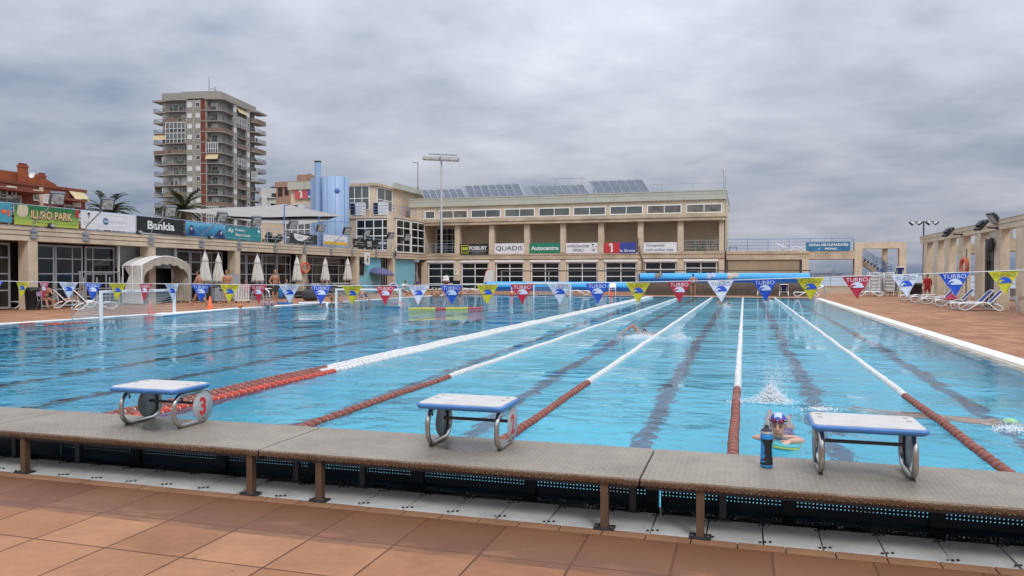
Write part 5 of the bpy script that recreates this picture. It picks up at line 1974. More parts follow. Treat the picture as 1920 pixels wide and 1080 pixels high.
# clock and small signs on the beam
p = on_x(741, 478, XA)
t = thing('wall_clock', 'square wall clock on the beam at the arcade corner', 'clock', (XA + .02, p.y, 3.62))
b = MB()
M = TR(0.05, 0, 0, R(25), 0, R(90))
b.lathe([(0, -.03), (.28, -.03), (.30, 0), (.28, .03), (0, .03)], 24, 0, M)
b.box(-.04, .05, -.1, .1, -.1, .1, 0)
b.build('case', M_BLACK, t)
b = MB()
b.lathe([(0, .031), (.24, .031), (.24, .035), (0, .035)], 24, 0, M)
b.build('face', mat('clock_face', (0.42, 0.40, 0.36), 0.5), t)
p = on_x(688, 486, XA + .05)
t = thing('no_entry_sign', 'white hanging sign with a crossed black figure on the arcade beam', 'sign', (XA + .06, p.y, 3.05))
b = MB()
b.prism(rrect(.95, 1.05, .14), -.02, .02, Matrix(((0, 0, 1, 0), (1, 0, 0, 0), (0, 1, 0, 0), (0, 0, 0, 1))))
b.build('panel', M_WHITE, t)
b = MB()
b.bar((.03, -.33, -.25), (.03, .33, .25), .05, .02, 0, up=(1, 0, 0))
b.bar((.028, -.04, -.38), (.028, .1, .1), .06, .02, 0, up=(1, 0, 0))
b.bar((.028, .2, -.38), (.028, .06, .1), .05, .02, 0, up=(1, 0, 0))
b.ell((.03, .05, .25), (.015, .06, .08), 10)
b.build('figure', M_BLACK, t)
# ------------------------------------------------------------------ right-hand wing, stair frame
rw = thing('terrace_wing', 'low sand coloured wing with an upper terrace right of the clubhouse', 'building', (1.8, YB, 0))
b = MB()
b.box(-1.60, 5.55, YB - 0.02, YB + 9, 3.02, 3.82)
b.box(5.551, 9.35, YB - 0.02, YB + 3, 3.05, 3.80)
b.box(-1.60, 5.55, YB - 0.09, YB - 0.021, 3.55, 3.80)
b.build('beam', M_STUCCO_D, rw, world=True)
b = MB()
b.box(-1.45, 4.80, YB + 0.12, YB + 0.3, 0, 3.018)
b.build('wall_panel', mat('wing_panel', (0.36, 0.275, 0.175), 0.85, var=0.18, vscale=0.7), rw, world=True)
b = MB()
b.box(4.98, 5.55, YB - 0.02, YB + 1.2, 0, 3.018)
b.build('column', M_STUCCO, rw, world=True)
b = MB()
b.box(4.80, 4.93, YB + 0.05, YB + 0.3, 0, 3.018)
b.box(-1.58, -1.46, YB + 0.05, YB + 0.3, 0, 3.018)
b.build('joint', M_DARK, rw, world=True)
railing('terrace_railing', 'blue railing along the upper terrace of the low wing', 'railing', [(-1.55, YB + 0.1, 3.82), (9.3, YB + 0.1, 3.82)], 1.08, (1.08, .8, .52, .26), 1.8, M_BLUEMETAL)
a, c = on_y(1511, 471, YB - 0.05), on_y(1594, 453.5, YB - 0.05)
banner('banner', 'blue banner reading ZONA DE FUMADORS I PICNIC on the terrace railing', (Vector((a.x, YB - 0.05, a.z)), EX, c.x - a.x, c.z - a.z), mat('zona_blue', (0.03, 0.185, 0.36), 0.6, var=0.25, vscale=1.5),
       lambda t, O, ux, w, h: sheet(t, 'lettering', M_WINK, O, ux, w, h, [('ZONA DE FUMADORS', .51, .70, .90, .27, .04), ('I     PÍCNIC', .50, .28, .42, .27, .04)]))
pf = thing('concrete_portal', 'free standing sand coloured concrete portal round the outdoor stair', 'portal', (11.4, YB, 0))
b = MB()
b.box(9.36, 13.5, YB - 0.03, YB + 1.3, 3.96, 4.50)
b.build('lintel', M_STUCCO, pf, world=True)
for x0, x1, y0, y1 in ((9.36, 9.98, YB - 0.03, YB + 1.3), (12.95, 13.5, YB - 0.03, YB + .75), (12.0, 12.45, YB + 2.6, YB + 3.1)):
    b = MB()
    b.box(x0, x1, y0, y1, 0, 3.958)
    b.build('column', M_STUCCO, pf, world=True)
b = MB()
b.box(12.0, 12.5, YB + 1.3, YB + 3.1, 3.97, 4.4)
b.build('cross_beam', M_STUCCO_D, pf, world=True)
st = thing('outdoor_stair', 'outdoor concrete stair with curved blue tube railings inside the portal', 'stairs', (11.2, YB + 2, 0))
b = MB()
for q in range(9):
    x0 = 9.9 + q * .27
    z1 = 3.30 - q * .19
    b.box(x0, x0 + .30, YB + 1.4, YB + 2.5, z1 - .06, z1)
    b.box(x0 + .28, x0 + .31, YB + 1.42, YB + 2.48, z1 - .19, z1 - .06)
b.prism([(9.9, 2.75), (12.2, 1.12), (12.2, 1.42), (9.9, 3.2)], 0, 1.0, Matrix(((1, 0, 0, 0), (0, 0, 1, YB + 1.45), (0, 1, 0, 0), (0, 0, 0, 1))))
b.build('upper_flight', mat('stair_concrete', (0.55, 0.45, 0.33), 0.85, var=0.15), st, world=True)
b = MB()
b.box(11.2, 12.95, YB + 1.3, YB + 3.3, 1.55, 1.70)
b.box(11.2, 12.9, YB + 1.5, YB + 3.2, 0.0, 1.55)
for q in range(6):
    b.box(11.2 - .27 * (q + 1), 11.2 - .27 * q, YB + .5, YB + 1.3, 0, 1.5 - q * .24)
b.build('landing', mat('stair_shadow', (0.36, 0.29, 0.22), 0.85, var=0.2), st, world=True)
b = MB()
for q in range(5):
    o = .18 * q
    P = [(9.95, YB + 1.4, 4.22 - o), (11.3, YB + 1.4, 3.22 - o)]
    for k in range(7):
        a_ = R(90 - 150 * k / 6)
        P.append((11.55 + .42 * math.cos(a_), YB + 1.3, 2.62 - o * .6 + .5 * math.sin(a_)))
    P += [(10.9, YB + .6, 1.75 - o * .5), (9.95, YB + .5, 1.0 - o * .4)]
    b.tube(P, 0.024, 5)
for x, zt, zb_ in ((11.1, 3.36, 2.3), (11.35, 3.18, 2.1)):
    b.tube([(x, YB + 1.4, zb_), (x, YB + 1.4, zt)], .026, 5)
b.build('inner_railing', M_BLUEMETAL, st, world=True)
b = MB()
for q in range(4):
    o = .25 * q
    P = [(11.4, YB + 2.6, 2.85 - o), (12.35, YB + 2.4, 2.68 - o), (12.6, YB + 2.0, 2.60 - o), (12.68, YB + 1.5, 2.52 - o), (12.5, YB + 1.15, 2.40 - o), (11.4, YB + 1.0, 1.98 - o * .5)]
    b.tube(P, .024, 5)
b.tube([(12.3, YB + 2.4, 1.7), (12.3, YB + 2.4, 2.7)], .026, 5)
b.build('outer_railing', M_BLUEMETAL, st, world=True)

# low parapet and sea railing in the gap
b = MB()
b.box(5.0, 9.3, 71.5, 71.7, 0, 0.62)
b.box(4.95, 9.3, 71.46, 71.74, 0.62, 0.70)
o = b.build('parapet_wall', mat('pale_parapet', (0.50, 0.42, 0.32), 0.85, var=0.1), None, loc=(7.1, 71.6, 0))
tag(o, 'low pale parapet wall closing the gap towards the sea', 'wall')
railing('sea_railing', 'grey tube railing on the parapet in the gap towards the sea', 'railing', [(5.0, 71.6, 0.70), (9.3, 71.6, 0.70)], 1.3, (1.3, .85, .42), 2.1, M_GREYMETAL)
railing('sea_railing', 'grey tube railing along the sea edge behind the pergola', 'railing', [(16.4, 30, 0), (16.4, 81, 0)], 1.05, (1.05, .75, .45), 3.0, M_GREYMETAL)
b = MB()
b.box(16.2, 16.6, 44, 56, 0, .75)
o = b.build('low_wall', mat('grey_low_wall', (0.30, 0.29, 0.27), 0.9, var=0.2), None, loc=(16.4, 50, 0))
tag(o, 'low grey wall at the sea edge seen between the pergola columns', 'wall')

# ------------------------------------------------------------------ pergola along the right
XP = 11.5
pg = thing('pergola', 'long sand coloured concrete pergola with paired columns on the right', 'pergola', (XP, 47, 0))
b = MB()
b.box(XP - .03, XP + .42, 20, 58.2, 3.74, 4.0)
b.box(XP - .06, XP + .45, 20, 58.25, 4.004, 4.20)
b.build('beam', M_STUCCO, pg, world=True)
b = MB()
b.box(XP - .09, XP + .48, 20, 58.3, 4.203, 4.24)
b.build('flashing', mat('pale_flashing', (0.62, 0.60, 0.56), 0.5), pg, world=True)
PCY = [22.2, 25.35, 28.5, 31.65, 34.8, 37.95, 41.06, 44.3, 47.5, 50.5, 53.3, 56.3]
for y in PCY:
    b = MB()
    b.box(XP, XP + .36, y + .003, y + 1.05, 0, 3.738)
    cl_ = b.build('column', M_STUCCO, pg, world=True)
    b = MB()
    b.tube([(XP - .01 - pg.location.x, y - .012 - pg.location.y, .05), (XP - .01 - pg.location.x, y - .012 - pg.location.y, 3.72)], .022, 6)
    b.build('corner_trim', mat('pale_trim', (0.62, 0.52, 0.38), 0.6), cl_)
    b = MB()
    b.box(XP + .37, XP + 3.0, y + .3, y + .65, 2.95, 3.32)
    b.build('cross_beam', M_STUCCO_D, pg, world=True)
    if y < 42 or y > 56:
        b = MB()
        b.box(XP + 3.0, XP + 3.4, y + .25, y + .7, 0, 2.948)
        b.build('rear_column', M_STUCCO_D, pg, world=True)


b = MB()
b.box(XP + 3.003, XP + 3.35, 22, 57, 2.95, 3.325)
b.build('rear_beam', M_STUCCO_D, pg, world=True)


def pflood(loc, label, two):
    t = thing('floodlight', label, 'floodlight', loc, 0, 'black floodlights on the pergola')
    b = MB()
    b.bar((0.05, 0, 0), (-.45, 0, .02), .07, .07)
    b.box(-.06, .12, -.12, .12, -.06, .06)
    b.build('arm', M_BLACK, t)
    for q in range(2 if two else 1):
        M = TR(-.70 + q * .45, -.05, .12 + q * .32, R(18), 0, R(-48) + q * R(100))
        b = MB()
        b.prism([(-.30, -.24), (.30, -.24), (.30, .24), (-.30, .24)], -.02, .10, M)
        b.prism([(-.14, -.16), (.14, -.16), (.14, .16), (-.14, .16)], .10, .2, M)
        h_ = b.build('lamp_head', M_BLACK, t)
        b = MB()
        b.prism([(-.25, -.19), (.25, -.19), (.25, .19), (-.25, .19)], -.03, -.021, M)
        b.build('lens', M_LG, h_)


p = on_x(1812, 434, XP)
pflood((XP, 47.7, 3.83), 'single black floodlight on the pergola beam left of the loudspeaker', False)
pflood((XP, 41.5, 3.83), 'pair of black and white floodlights on the pergola beam near the loudspeaker', True)
t = thing('loudspeaker', 'oval dark brown loudspeaker on the pergola column', 'loudspeaker', (XP - .02, 42.0, 3.05))
b = MB()
b.ell((-.16, 0, 0), (.16, .20, .36), 16)
b.build('body', mat('speaker_brown', (0.035, 0.027, 0.022), 0.6), t)
b = MB()
b.bar((-.1, 0, 0), (.04, .05, 0), .06, .06)
b.build('bracket', M_DARK, t)
t = thing('shower_column', 'dark steel shower column with a bright slot between two pergola columns', 'shower', (XP + .3, 43.2, 0))
for y in (42.6, 43.6):
    b = MB()
    b.box(XP + .05, XP + .45, y - .16, y + .16, 0, 3.4)
    b.build('post', M_DARK, t, world=True)
b = MB()
b.box(XP + .1, XP + .4, 42.76, 43.44, 3.3, 3.4)
b.box(XP + .1, XP + .4, 42.76, 43.44, 2.30, 2.36)
b.box(XP + .1, XP + .4, 42.76, 43.44, 0.0, .9)
b.build('crosspiece', M_DARK, t, world=True)
p = on_x(1871, 404, XP + 4.5)
b = MB()
b.lathe([(.85, 0), (.85, 1.6), (.82, 1.65), (0, 1.66)], 20, 0, TR(0, 0, 0))
o = b.build('vent_stack', mat('grey_vent', (0.24, 0.22, 0.20), 0.7, var=0.1))
o.location = (XP + 4.5, p.y, 3.3)
tag(o, 'round grey vent stack rising behind the pergola beam', 'vent')
b = MB()
b.box(XP + 2.6, XP + 8, p.y - 2, p.y + 2, 3.32, 3.5)
b.box(XP + 6.8, XP + 7.1, p.y - .2, p.y + .2, -3, 3.32)
o = b.build('rear_roof', M_STUCCO_D, None, loc=(XP + 5, p.y, 3.3))
tag(o, 'flat roof slab behind the pergola carrying the vent stack', 'roof slab')

p = on_y(1732, 415, 75)
t = thing('floodlight_mast', 'thin dark mast with a cluster of four lamps behind the pergola end', 'floodlight', (p.x, 75, -2.2))
zt = p.z + 2.2
b = MB()
b.tube([(0, 0, 0), (0, 0, zt)], .06, 8)
b.tube([(-.85, 0, zt - .02), (.85, 0, zt - .02)], .035, 6)
b.build('pole', M_DARK, t)
for dx, tl in ((-.95, 40), (-.35, -35), (.35, 40), (.95, -40)):
    b = MB()
    M = TR(dx, -.05, zt - .12, 0, R(60), R(tl))
    b.prism([(-.20, -.15), (.20, -.15), (.20, .15), (-.20, .15)], -.1, .12, M)
    b.prism([(-.17, -.12), (.17, -.12), (.17, .12), (-.17, .12)], .12, .125, M, 1)
    b.build('lamp_head', [M_BLACK, M_LG], t)

# ------------------------------------------------------------------ distant coast town on the horizon
rnd = random.Random(5)
b = MB()
for q in range(260):
    u = rnd.uniform(1380, 1640)
    d = rnd.uniform(3200, 3900)
    r_ = ray(u, 516)
    s = d / math.hypot(r_.x, r_.y)
    x, y = r_.x * s, r_.y * s
    hump = 30 * math.exp(-((u - 1480) / 50) ** 2) + 16 * math.exp(-((u - 1570) / 30) ** 2)
    h = rnd.uniform(3, 11) + hump * rnd.uniform(.2, .8) * .55
    w = rnd.uniform(8, 26)
    b.box(x - w, x + w, y - w * .5, y + w * .5, -7, -5 + h, rnd.choice((0, 0, 1, 2, 2)))
r_ = ray(1563, 516)
s = 3150 / math.hypot(r_.x, r_.y)
b.box(r_.x * s - 6, r_.x * s + 6, r_.y * s - 6, r_.y * s + 6, -7, 23, 2)
b.tube([(r_.x * s, r_.y * s, 23), (r_.x * s, r_.y * s, 32)], [5, .3], 6, 2)
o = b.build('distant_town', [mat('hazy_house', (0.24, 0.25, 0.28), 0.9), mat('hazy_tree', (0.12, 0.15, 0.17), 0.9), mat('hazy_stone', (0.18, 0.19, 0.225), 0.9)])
tag(o, 'hazy town on the far coast seen through the gap', 'town', kind='stuff')
# ------------------------------------------------------------------ backstroke pennants across the pool
YPN = 10.4
PEN = [(-5, 'b'), (43, 'y'), (83, 'r'), (128, 'w'), (175, 'b'), (221, 'y'), (273, 'r'), (322, 'w'), (376, 'b'), (431, 'y'), (484.5, 'r'), (542, 'w'), (602.5, 'b'), (660, 'y'), (723, 'r'), (785, 'w'), (846, 'b'), (914, 'y'), (979, 'r'), (1049, 'w'),
       (1120, 'b'), (1196, 'y'), (1274, 'r'), (1351, 'w'), (1434, 'b'), (1519, 'y'), (1606, 'r'), (1697, 'w'), (1789, 'b'), (1882, 'y')]
PLAB = ['blue pennant cut by the left edge of the frame', 'yellow pennant in front of the grey storage box at far left', 'red pennant in front of the seated old bather', 'white pennant in front of the pink towel lounger',
        'blue pennant just left of the near goal post', 'yellow pennant over the left end of the near goal crossbar', 'red pennant over the middle of the near goal crossbar', 'white pennant at the right post of the near goal',
        'blue pennant in front of the leftmost walking youth', 'yellow pennant in front of the youth facing the camera by the crates', 'red pennant just left of the chrome pool ladder', 'white pennant between the pool ladder and the middle goal',
        'blue pennant at the left post of the middle goal', 'yellow pennant inside the middle goal opening', 'red pennant near the right post of the middle goal', 'white pennant in front of the bather in a white shirt',
        'blue pennant below the bather with a towel on the shoulders', 'yellow pennant at the left end of the long low cover roller', 'red pennant over the left post of the far goal', 'white pennant over the right post of the far goal',
        'blue pennant beside the orange cone and white chair on the far deck', 'yellow pennant at the gap between the two cover rollers', 'red pennant just left of the bather seen from behind', 'white pennant just right of the bather seen from behind',
        'blue pennant below the middle of the high cover roller', 'yellow pennant at the right end of the high cover roller', 'red pennant in front of the concrete portal', 'white pennant in front of the stacked loungers',
        'blue pennant in front of the pergola loungers', 'rightmost yellow pennant in front of the near pergola columns']
PCOL = {'y': mat('pennant_yellow', (0.55, 0.50, 0.02), 0.6, var=0.06), 'r': mat('pennant_red', (0.46, 0.012, 0.045), 0.6, var=0.06), 'w': mat('pennant_white', (0.60, 0.66, 0.76), 0.6, var=0.04), 'b': mat('pennant_blue', (0.012, 0.075, 0.50), 0.6, var=0.06)}
PINK = {'y': mat('olive_ink', (0.20, 0.19, 0.02), 0.6), 'r': mat('pale_ink3', (0.72, 0.68, 0.72), 0.6), 'w': mat('steel_ink', (0.20, 0.25, 0.36), 0.6), 'b': mat('pale_blue_ink', (0.60, 0.68, 0.80), 0.6)}
PEMB = {'y': PCOL['b'], 'r': PINK['b'], 'w': PCOL['b'], 'b': PINK['b']}
_x = [on_y(u, v, YPN) for u, v in ((-140, 523), (43, 528), (190, 531), (700, 536), (1100, 531), (1351, 526), (1697, 515), (1882, 508), (2060, 500))]


def rope_z(x):
    for a, c in zip(_x[:-1], _x[1:]):
        if x <= c.x:
            break
    f = (x - a.x) / (c.x - a.x)
    return a.z + (c.z - a.z) * f


b = MB()
xs = [-13.6 + q * .25 for q in range(int((3.9 + 13.6) / .25) + 1)]
b.tube([(x, YPN, rope_z(x)) for x in xs], 0.0055, 6)
o = b.build('pennant_rope', mat('white_cord', (0.66, 0.66, 0.65), 0.7), None, loc=(-5, YPN, 1.47))
tag(o, 'thin white rope stretched across the pool carrying the pennants', 'rope')
PW, PH = .335, .285


def pennant(c):
    t = thing('pennant', 'x', 'pennant', (0, YPN, 1.5), 0, 'triangular pennants on the rope')
    b = MB()
    n = 8
    v = []
    for i in range(n + 1):
        s = i / n
        for j in range(n + 1):
            q = j / n
            v.append(((q - .5) * PW * (1 - s), .006 * math.sin(5 * s + 3 * q), -PH * s))
    m_ = len(v)
    f = [(i * (n + 1) + j, (i + 1) * (n + 1) + j, (i + 1) * (n + 1) + j + 1, i * (n + 1) + j + 1) for i in range(n) for j in range(n)]
    b.add(v, f, 0, True)
    b.add([(x, y + .0015, z_) for x, y, z_ in v], [tuple(reversed(k)) for k in f], 0, True)
    b.build('cloth', PCOL[c], t)
    b = MB()
    b.text('TURBO', (0, -.004, -.043), EX, UZ, .245, .050, 0, lift=.006)
    b.build('lettering', PINK[c], t)
    R0 = .072
    zb = -.142
    dome = [(R0 * 1.05 * math.cos(R(a)), R0 * math.sin(R(a))) for a in range(0, 181, 12)]
    b = MB()
    b.prism([(x, y) for x, y in dome], .009, .010, Matrix(((1, 0, 0, 0), (0, 0, -1, 0), (0, 1, 0, zb), (0, 0, 0, 1))))
    b.build('wave_emblem', PEMB[c], t)
    # the curling wave cut out of the dome
    cv = [(-R0 * 1.0, .002), (-R0 * .98, .018), (-R0 * .75, .036), (-R0 * .45, .043), (-R0 * .18, .034), (-R0 * .02, .018), (-R0 * .22, .027), (-R0 * .45, .026), (-R0 * .6, .014), (-R0 * .66, .002)]
    b = MB()
    b.prism(list(reversed(cv)), .0105, .0115, Matrix(((1, 0, 0, 0), (0, 0, -1, 0), (0, 1, 0, zb), (0, 0, 0, 1))))
    b.build('wave_curl', PCOL[c], t)
    b = MB()
    sx = 1 if c in 'ry' else -1
    d = Vector((sx * PW * .5, 0, PH)).normalized()
    up_ = Vector((-sx * d.z, 0, sx * d.x)) if sx > 0 else Vector((d.z, 0, -d.x))
    b.text('turbo swim', Vector((sx * .036, -.002, -.207)), d if sx > 0 else -d, d.cross(Vector((0, 1, 0))) if False else Vector((0, -1, 0)).cross(d if sx > 0 else -d), .085, .008, 0, lift=.007)
    b.build('small_print', PINK[c], t)
    return t


protos = {}
prnd = random.Random(4)
for (u, c), lab in zip(PEN, PLAB):
    x = on_y(u, 520, YPN).x
    loc = (x, YPN, rope_z(x) - .002)
    rz = R(prnd.uniform(-17, 17))
    if c not in protos:
        p = pennant(c)
        protos[c] = (p, tree_of(p))
        p.location, p.rotation_euler, p['label'] = loc, (0, 0, rz), lab
    else:
        p = dup(protos[c][0], loc, rz, lab, None, protos[c][1])
    p.rotation_euler = (R(prnd.uniform(-9, 7)), R(-math.degrees(math.atan((rope_z(x + .1) - rope_z(x - .1)) / .2))), rz)


# ------------------------------------------------------------------ cover rollers
def roller(xa, xb, y, zc, r, label):
    t = thing('cover_roller', label, 'cover roller', ((xa + xb) / 2, y, 0), 0, 'blue pool cover rollers')
    b = MB()
    n, k = 40, 36
    rnd = random.Random(int(zc * 100))
    v = []
    for i in range(n + 1):
        x = xa + (xb - xa) * i / n
        for j in range(k):
            a = 2 * math.pi * j / k
            rr_ = r * (1 + .012 * math.sin(i * 1.3 + j * .4) + rnd.uniform(-.006, .006))
            v.append((x, y + rr_ * math.cos(a), zc + rr_ * math.sin(a)))
    b.add(v, [(i * k + j, i * k + (j + 1) % k, (i + 1) * k + (j + 1) % k, (i + 1) * k + j) for i in range(n) for j in range(k)], 0, True)
    b.add([v[j] for j in range(k)], [tuple(reversed(range(k)))])
    b.add(v[-k:], [tuple(range(k))])
    b.build('cover_drum', M_POOLCOVER, t, world=True)
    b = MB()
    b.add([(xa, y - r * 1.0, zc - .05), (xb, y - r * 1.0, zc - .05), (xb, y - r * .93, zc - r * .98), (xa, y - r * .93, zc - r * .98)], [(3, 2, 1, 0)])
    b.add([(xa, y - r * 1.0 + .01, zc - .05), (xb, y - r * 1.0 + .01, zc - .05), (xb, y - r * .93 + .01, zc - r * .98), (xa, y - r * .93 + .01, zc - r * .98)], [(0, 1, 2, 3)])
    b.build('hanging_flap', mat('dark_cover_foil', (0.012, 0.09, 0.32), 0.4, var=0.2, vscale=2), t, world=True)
    for x in (xa - .25, xb + .10):
        b = MB()
        b.box(x, x + .14, y - .45, y + .45, .0, zc + .35)
        b.build('stand', M_GREYMETAL, t, world=True)
    n = int((xb - xa) / 3)
    for q in range(1, n):
        b = MB()
        x = xa + (xb - xa) * q / n
        b.box(x - .03, x + .03, y + r + .02, y + r + .09, 0, zc)
        b.build('strut', M_DARK, t, world=True)
    return t


roller(-20.9, -8.75, 62.0, .67, .39, 'long low blue pool cover roller on the far deck behind the left lanes')
roller(-8.0, 4.75, 62.4, 1.385, .385, 'long blue pool cover roller mounted high above the low wall')
o = MB().box(-8.2, 5.2, 63.4, 63.7, 0, .92).box(-8.2, 5.2, 63.38, 63.72, .921, .98).build('low_wall', mat('grey_brown_wall', (0.27, 0.22, 0.165), 0.85, var=0.2), None, loc=(-1.5, 63.5, 0))
tag(o, 'low grey brown wall under the high cover roller', 'wall')
t = thing('service_rail', 'long brown service rail running above the cover rollers in front of the clubhouse', 'rail', (-8, 64.6, 0))
b = MB()
b.box(-20.6, 5.0, 64.55, 64.65, 1.92, 2.02)
b.build('beam', mat('brown_rail', (0.12, 0.095, 0.075), 0.6), t, world=True)
for x in (-20.5, -16.2, -12.0, -7.9, -3.6, .6, 4.9):
    b = MB()
    b.box(x - .04, x + .04, 64.57, 64.63, 0, 1.918)
    b.build('post', M_GREYMETAL, t, world=True)
p = on_z(1013, 552)
sheet_t = thing('sponsor_strip', 'white sponsor strip lying along the top of the low cover roller', 'strip', (p.x, 61.6, 1.0))
a, c = on_y(988, 531, 61.58), on_y(1062, 530, 61.58)
b = MB()
b.box(a.x, c.x, 61.59, 61.61, .84, 1.03)
b.build('sheet', M_BW, sheet_t, world=True)
b = MB()
for q in range(5):
    b.text('la Sirena', (a.x + (c.x - a.x) * (q + .5) / 5, 61.585, .935), EX, UZ, .42, .09, 0, lift=.003)
b.build('lettering', M_INK, sheet_t, world=True)
# things drying on the high roller
for u, m_, lab, w in ((1235, mat('striped_cloth', (0.20, 0.16, 0.15), 0.9, var=0.4), 'small dark cloth drying on the high blue roller', .30), (1333, mat('blue_white_cloth', (0.10, 0.17, 0.42), 0.9, col2=(0.6, 0.62, 0.68), vscale=9), 'blue and white cloth drying on the high blue roller', .34),
                      (1374, mat('beige_cloth', (0.50, 0.42, 0.34), 0.9, var=0.3), 'beige cloth lying on top of the high blue roller', .42)):
    x = on_y(u, 515, 62.0).x
    b = MB()
    v = []
    for i in range(7):
        for j in range(9):
            a_ = R(50 + 85 * j / 8 + 14 * math.sin(i))
            rr_ = .40 + .02 * math.sin(i * 2 + j)
            v.append((x + (i - 3) / 3 * w, 62.4 - rr_ * math.cos(R(180) - a_) if False else 62.4 - rr_ * math.sin(a_ - R(45)), 1.385 + rr_ * math.cos(a_ - R(45))))
    f = [(i * 9 + j, i * 9 + j + 1, (i + 1) * 9 + j + 1, (i + 1) * 9 + j) for i in range(6) for j in range(8)]
    b.add(v, f, 0, True)
    b.add([(x_, y_ + .006, z_ - .006) for x_, y_, z_ in v], [tuple(reversed(k)) for k in f], 0, True)
    o = b.build('cloth', m_, None, loc=(x, 62.1, 1.7))
    tag(o, lab, 'cloth')


# ------------------------------------------------------------------ water polo goals
M_NET = mat('goal_net', (0.58, 0.58, 0.56), 0.8)


def goal(P1, P2, back, ztop, label, txt=None, zbot=ZW, rear_posts=False, net_step=.12):
    P1, P2, back = Vector(P1), Vector(P2), Vector(back)
    t = thing('water_polo_goal', label, 'goal', (P1 + P2) / 2, 0, 'white water polo goals')
    ux = (P2 - P1)
    L = ux.length
    ux.normalize()
    for p in (P1, P2):
        b = MB()
        b.bar(p + UZ * -.25, p + UZ * (ztop - p.z), .085, .085, up=(1, 0, 0))
        b.build('post', M_WPLASTIC, t, world=True)
    b = MB()
    b.bar(P1 + UZ * (ztop - P1.z - .04) - ux * .04, P2 + UZ * (ztop - P2.z - .04) + ux * .04, .085, .09)
    cb = b.build('crossbar', M_WPLASTIC, t, world=True)
    if txt:
        b = MB()
        nn = ux.cross(UZ)
        for q in range(4):
            b.text(txt, P1 + ux * (L * (q + .5) / 4) + UZ * (ztop - P1.z - .04) + nn * .044 - Vector(t.location), ux, UZ, .34, .05, 0, lift=.004)
        b.build('lettering', M_INK, cb)
    b = MB()
    top1, top2 = P1 + UZ * (ztop - .08), P2 + UZ * (ztop - .08)
    bt1, bt2 = P1 + back, P2 + back
    bt1.z = bt2.z = .05
    n = int(L / net_step)
    h = int((top1 - bt1).length / net_step)
    s = .015
    for q in range(n + 1):
        a_, c_ = top1.lerp(top2, q / n), bt1.lerp(bt2, q / n)
        sag = (a_ + c_) / 2 + back * .25 - UZ * .12
        b.bar(a_, sag, s, s)
        b.bar(sag, c_, s, s)
    for q in range(h + 1):
        f_ = q / h

        def pt(A, C, f_=f_):
            sg = (A + C) / 2 + back * .25 - UZ * .12
            return A.lerp(sg, f_ * 2) if f_ < .5 else sg.lerp(C, f_ * 2 - 1)
        b.bar(pt(top1, bt1), pt(top2, bt2), s, s)
        b.bar(pt(top1, bt1), P1.lerp(P1 + UZ * ztop, 1 - f_), s, s)
        b.bar(pt(top2, bt2), P2.lerp(P2 + UZ * ztop, 1 - f_), s, s)
    b.build('net', M_NET, t, world=True)
    for p in (bt1, bt2):
        b = MB()
        if rear_posts:
            b.tube([p - UZ * .05, p + UZ * (ztop - .1)], .02, 6)
        else:
            b.tube([p - UZ * .05, p.lerp(p + UZ * .0, 1) + UZ * .01], .06, 6)
        b.build('rear_post' if rear_posts else 'rear_float', M_GREYMETAL, t, world=True)
    return t


goal((-22.4, 22.41, ZW), (-22.2, 25.93, ZW), (-.85, -.45, 0), 1.04, 'near white water polo goal at the left pool edge', 'la Sirena', rear_posts=True, net_step=.13)
goal((-19.92, 34.9, ZW), (-16.55, 35.3, ZW), (.2, .9, 0), .92, 'middle white water polo goal floating out in the pool', None, net_step=.14)
goal((-15.65, 57.6, ZW), (-12.75, 57.6, ZW), (.0, 1.3, 0), 1.0, 'far white water polo goal at the far pool edge', None, net_step=.2)
t = thing('goal_float', 'blue and pink float at the foot of the middle goal', 'float', (-16.7, 34.9, ZW))
b = MB()
b.box(-.45, .30, -.15, .15, -.03, .07)
b.build('blue_float', mat('float_blue', (0.02, 0.14, 0.30), 0.5), t)
b = MB()
b.tube([(.25 + .30 * math.cos(a), -.05, .12 + .16 * math.sin(a)) for a in [R(20 * k) for k in range(18)]], .035, 6, closed=True)
b.build('ring', mat('float_pink', (0.60, 0.25, 0.33), 0.5), t)
a, c = on_z(766, 580.5, ZW), on_z(905, 579.5, ZW)
t = thing('float_line', 'yellow and red float line lying on the water right of the middle goal', 'float line', a)
for f0, f1, m_, nm in ((0, .36, 'y', 'yellow_floats'), (.36, .50, 'r', 'red_floats'), (.50, .80, 'y', 'yellow_floats'), (.80, 1.0, 'r', 'red_floats')):
    b = MB()
    n = int((f1 - f0) * 40)
    for q in range(n):
        p0, p1 = a.lerp(c, f0 + (f1 - f0) * q / n), a.lerp(c, f0 + (f1 - f0) * (q + .85) / n)
        b.tube([p0 + UZ * .03, p1 + UZ * .03], .06, 8)
    b.build(nm, PCOL['y'] if m_ == 'y' else M_RED, t, world=True)
# folded lane line floats by the left edge
for u, w, lab in ((55, 3, 'short run of orange floats in the water at far left'), (101, 3, 'middle short run of orange floats near the left edge'), (135, 7, 'longest run of orange floats near the left edge')):
    p = on_z(u, 607, ZW)
    b = MB()
    for q in range(w):
        b.tube([(p.x - .05, p.y + (q - w / 2) * .2, ZW - .005), (p.x - .05, p.y + (q - w / 2) * .2 + .13, ZW - .005)], .045, 8)
    o = b.build('float_run', mat('worn_orange', (0.42, 0.07, 0.03), 0.6, var=0.3), None, loc=(p.x, p.y, ZW))
    tag(o, lab, 'floats')
a, c = on_z(296, 591, .03), on_z(440, 578.5, .03)
b = MB()
b.bar(a, c, .34, .07)
b.tube([a + Vector((.17, 0, 0)), c + Vector((.17, 0, 0))], .05, 8)
o = b.build('white_board', M_WPLASTIC, None, loc=a)
tag(o, 'long white plastic board lying along the left pool edge', 'board')
a, c = on_z(560, 569, .05), on_z(610, 568, .05)
b = MB()
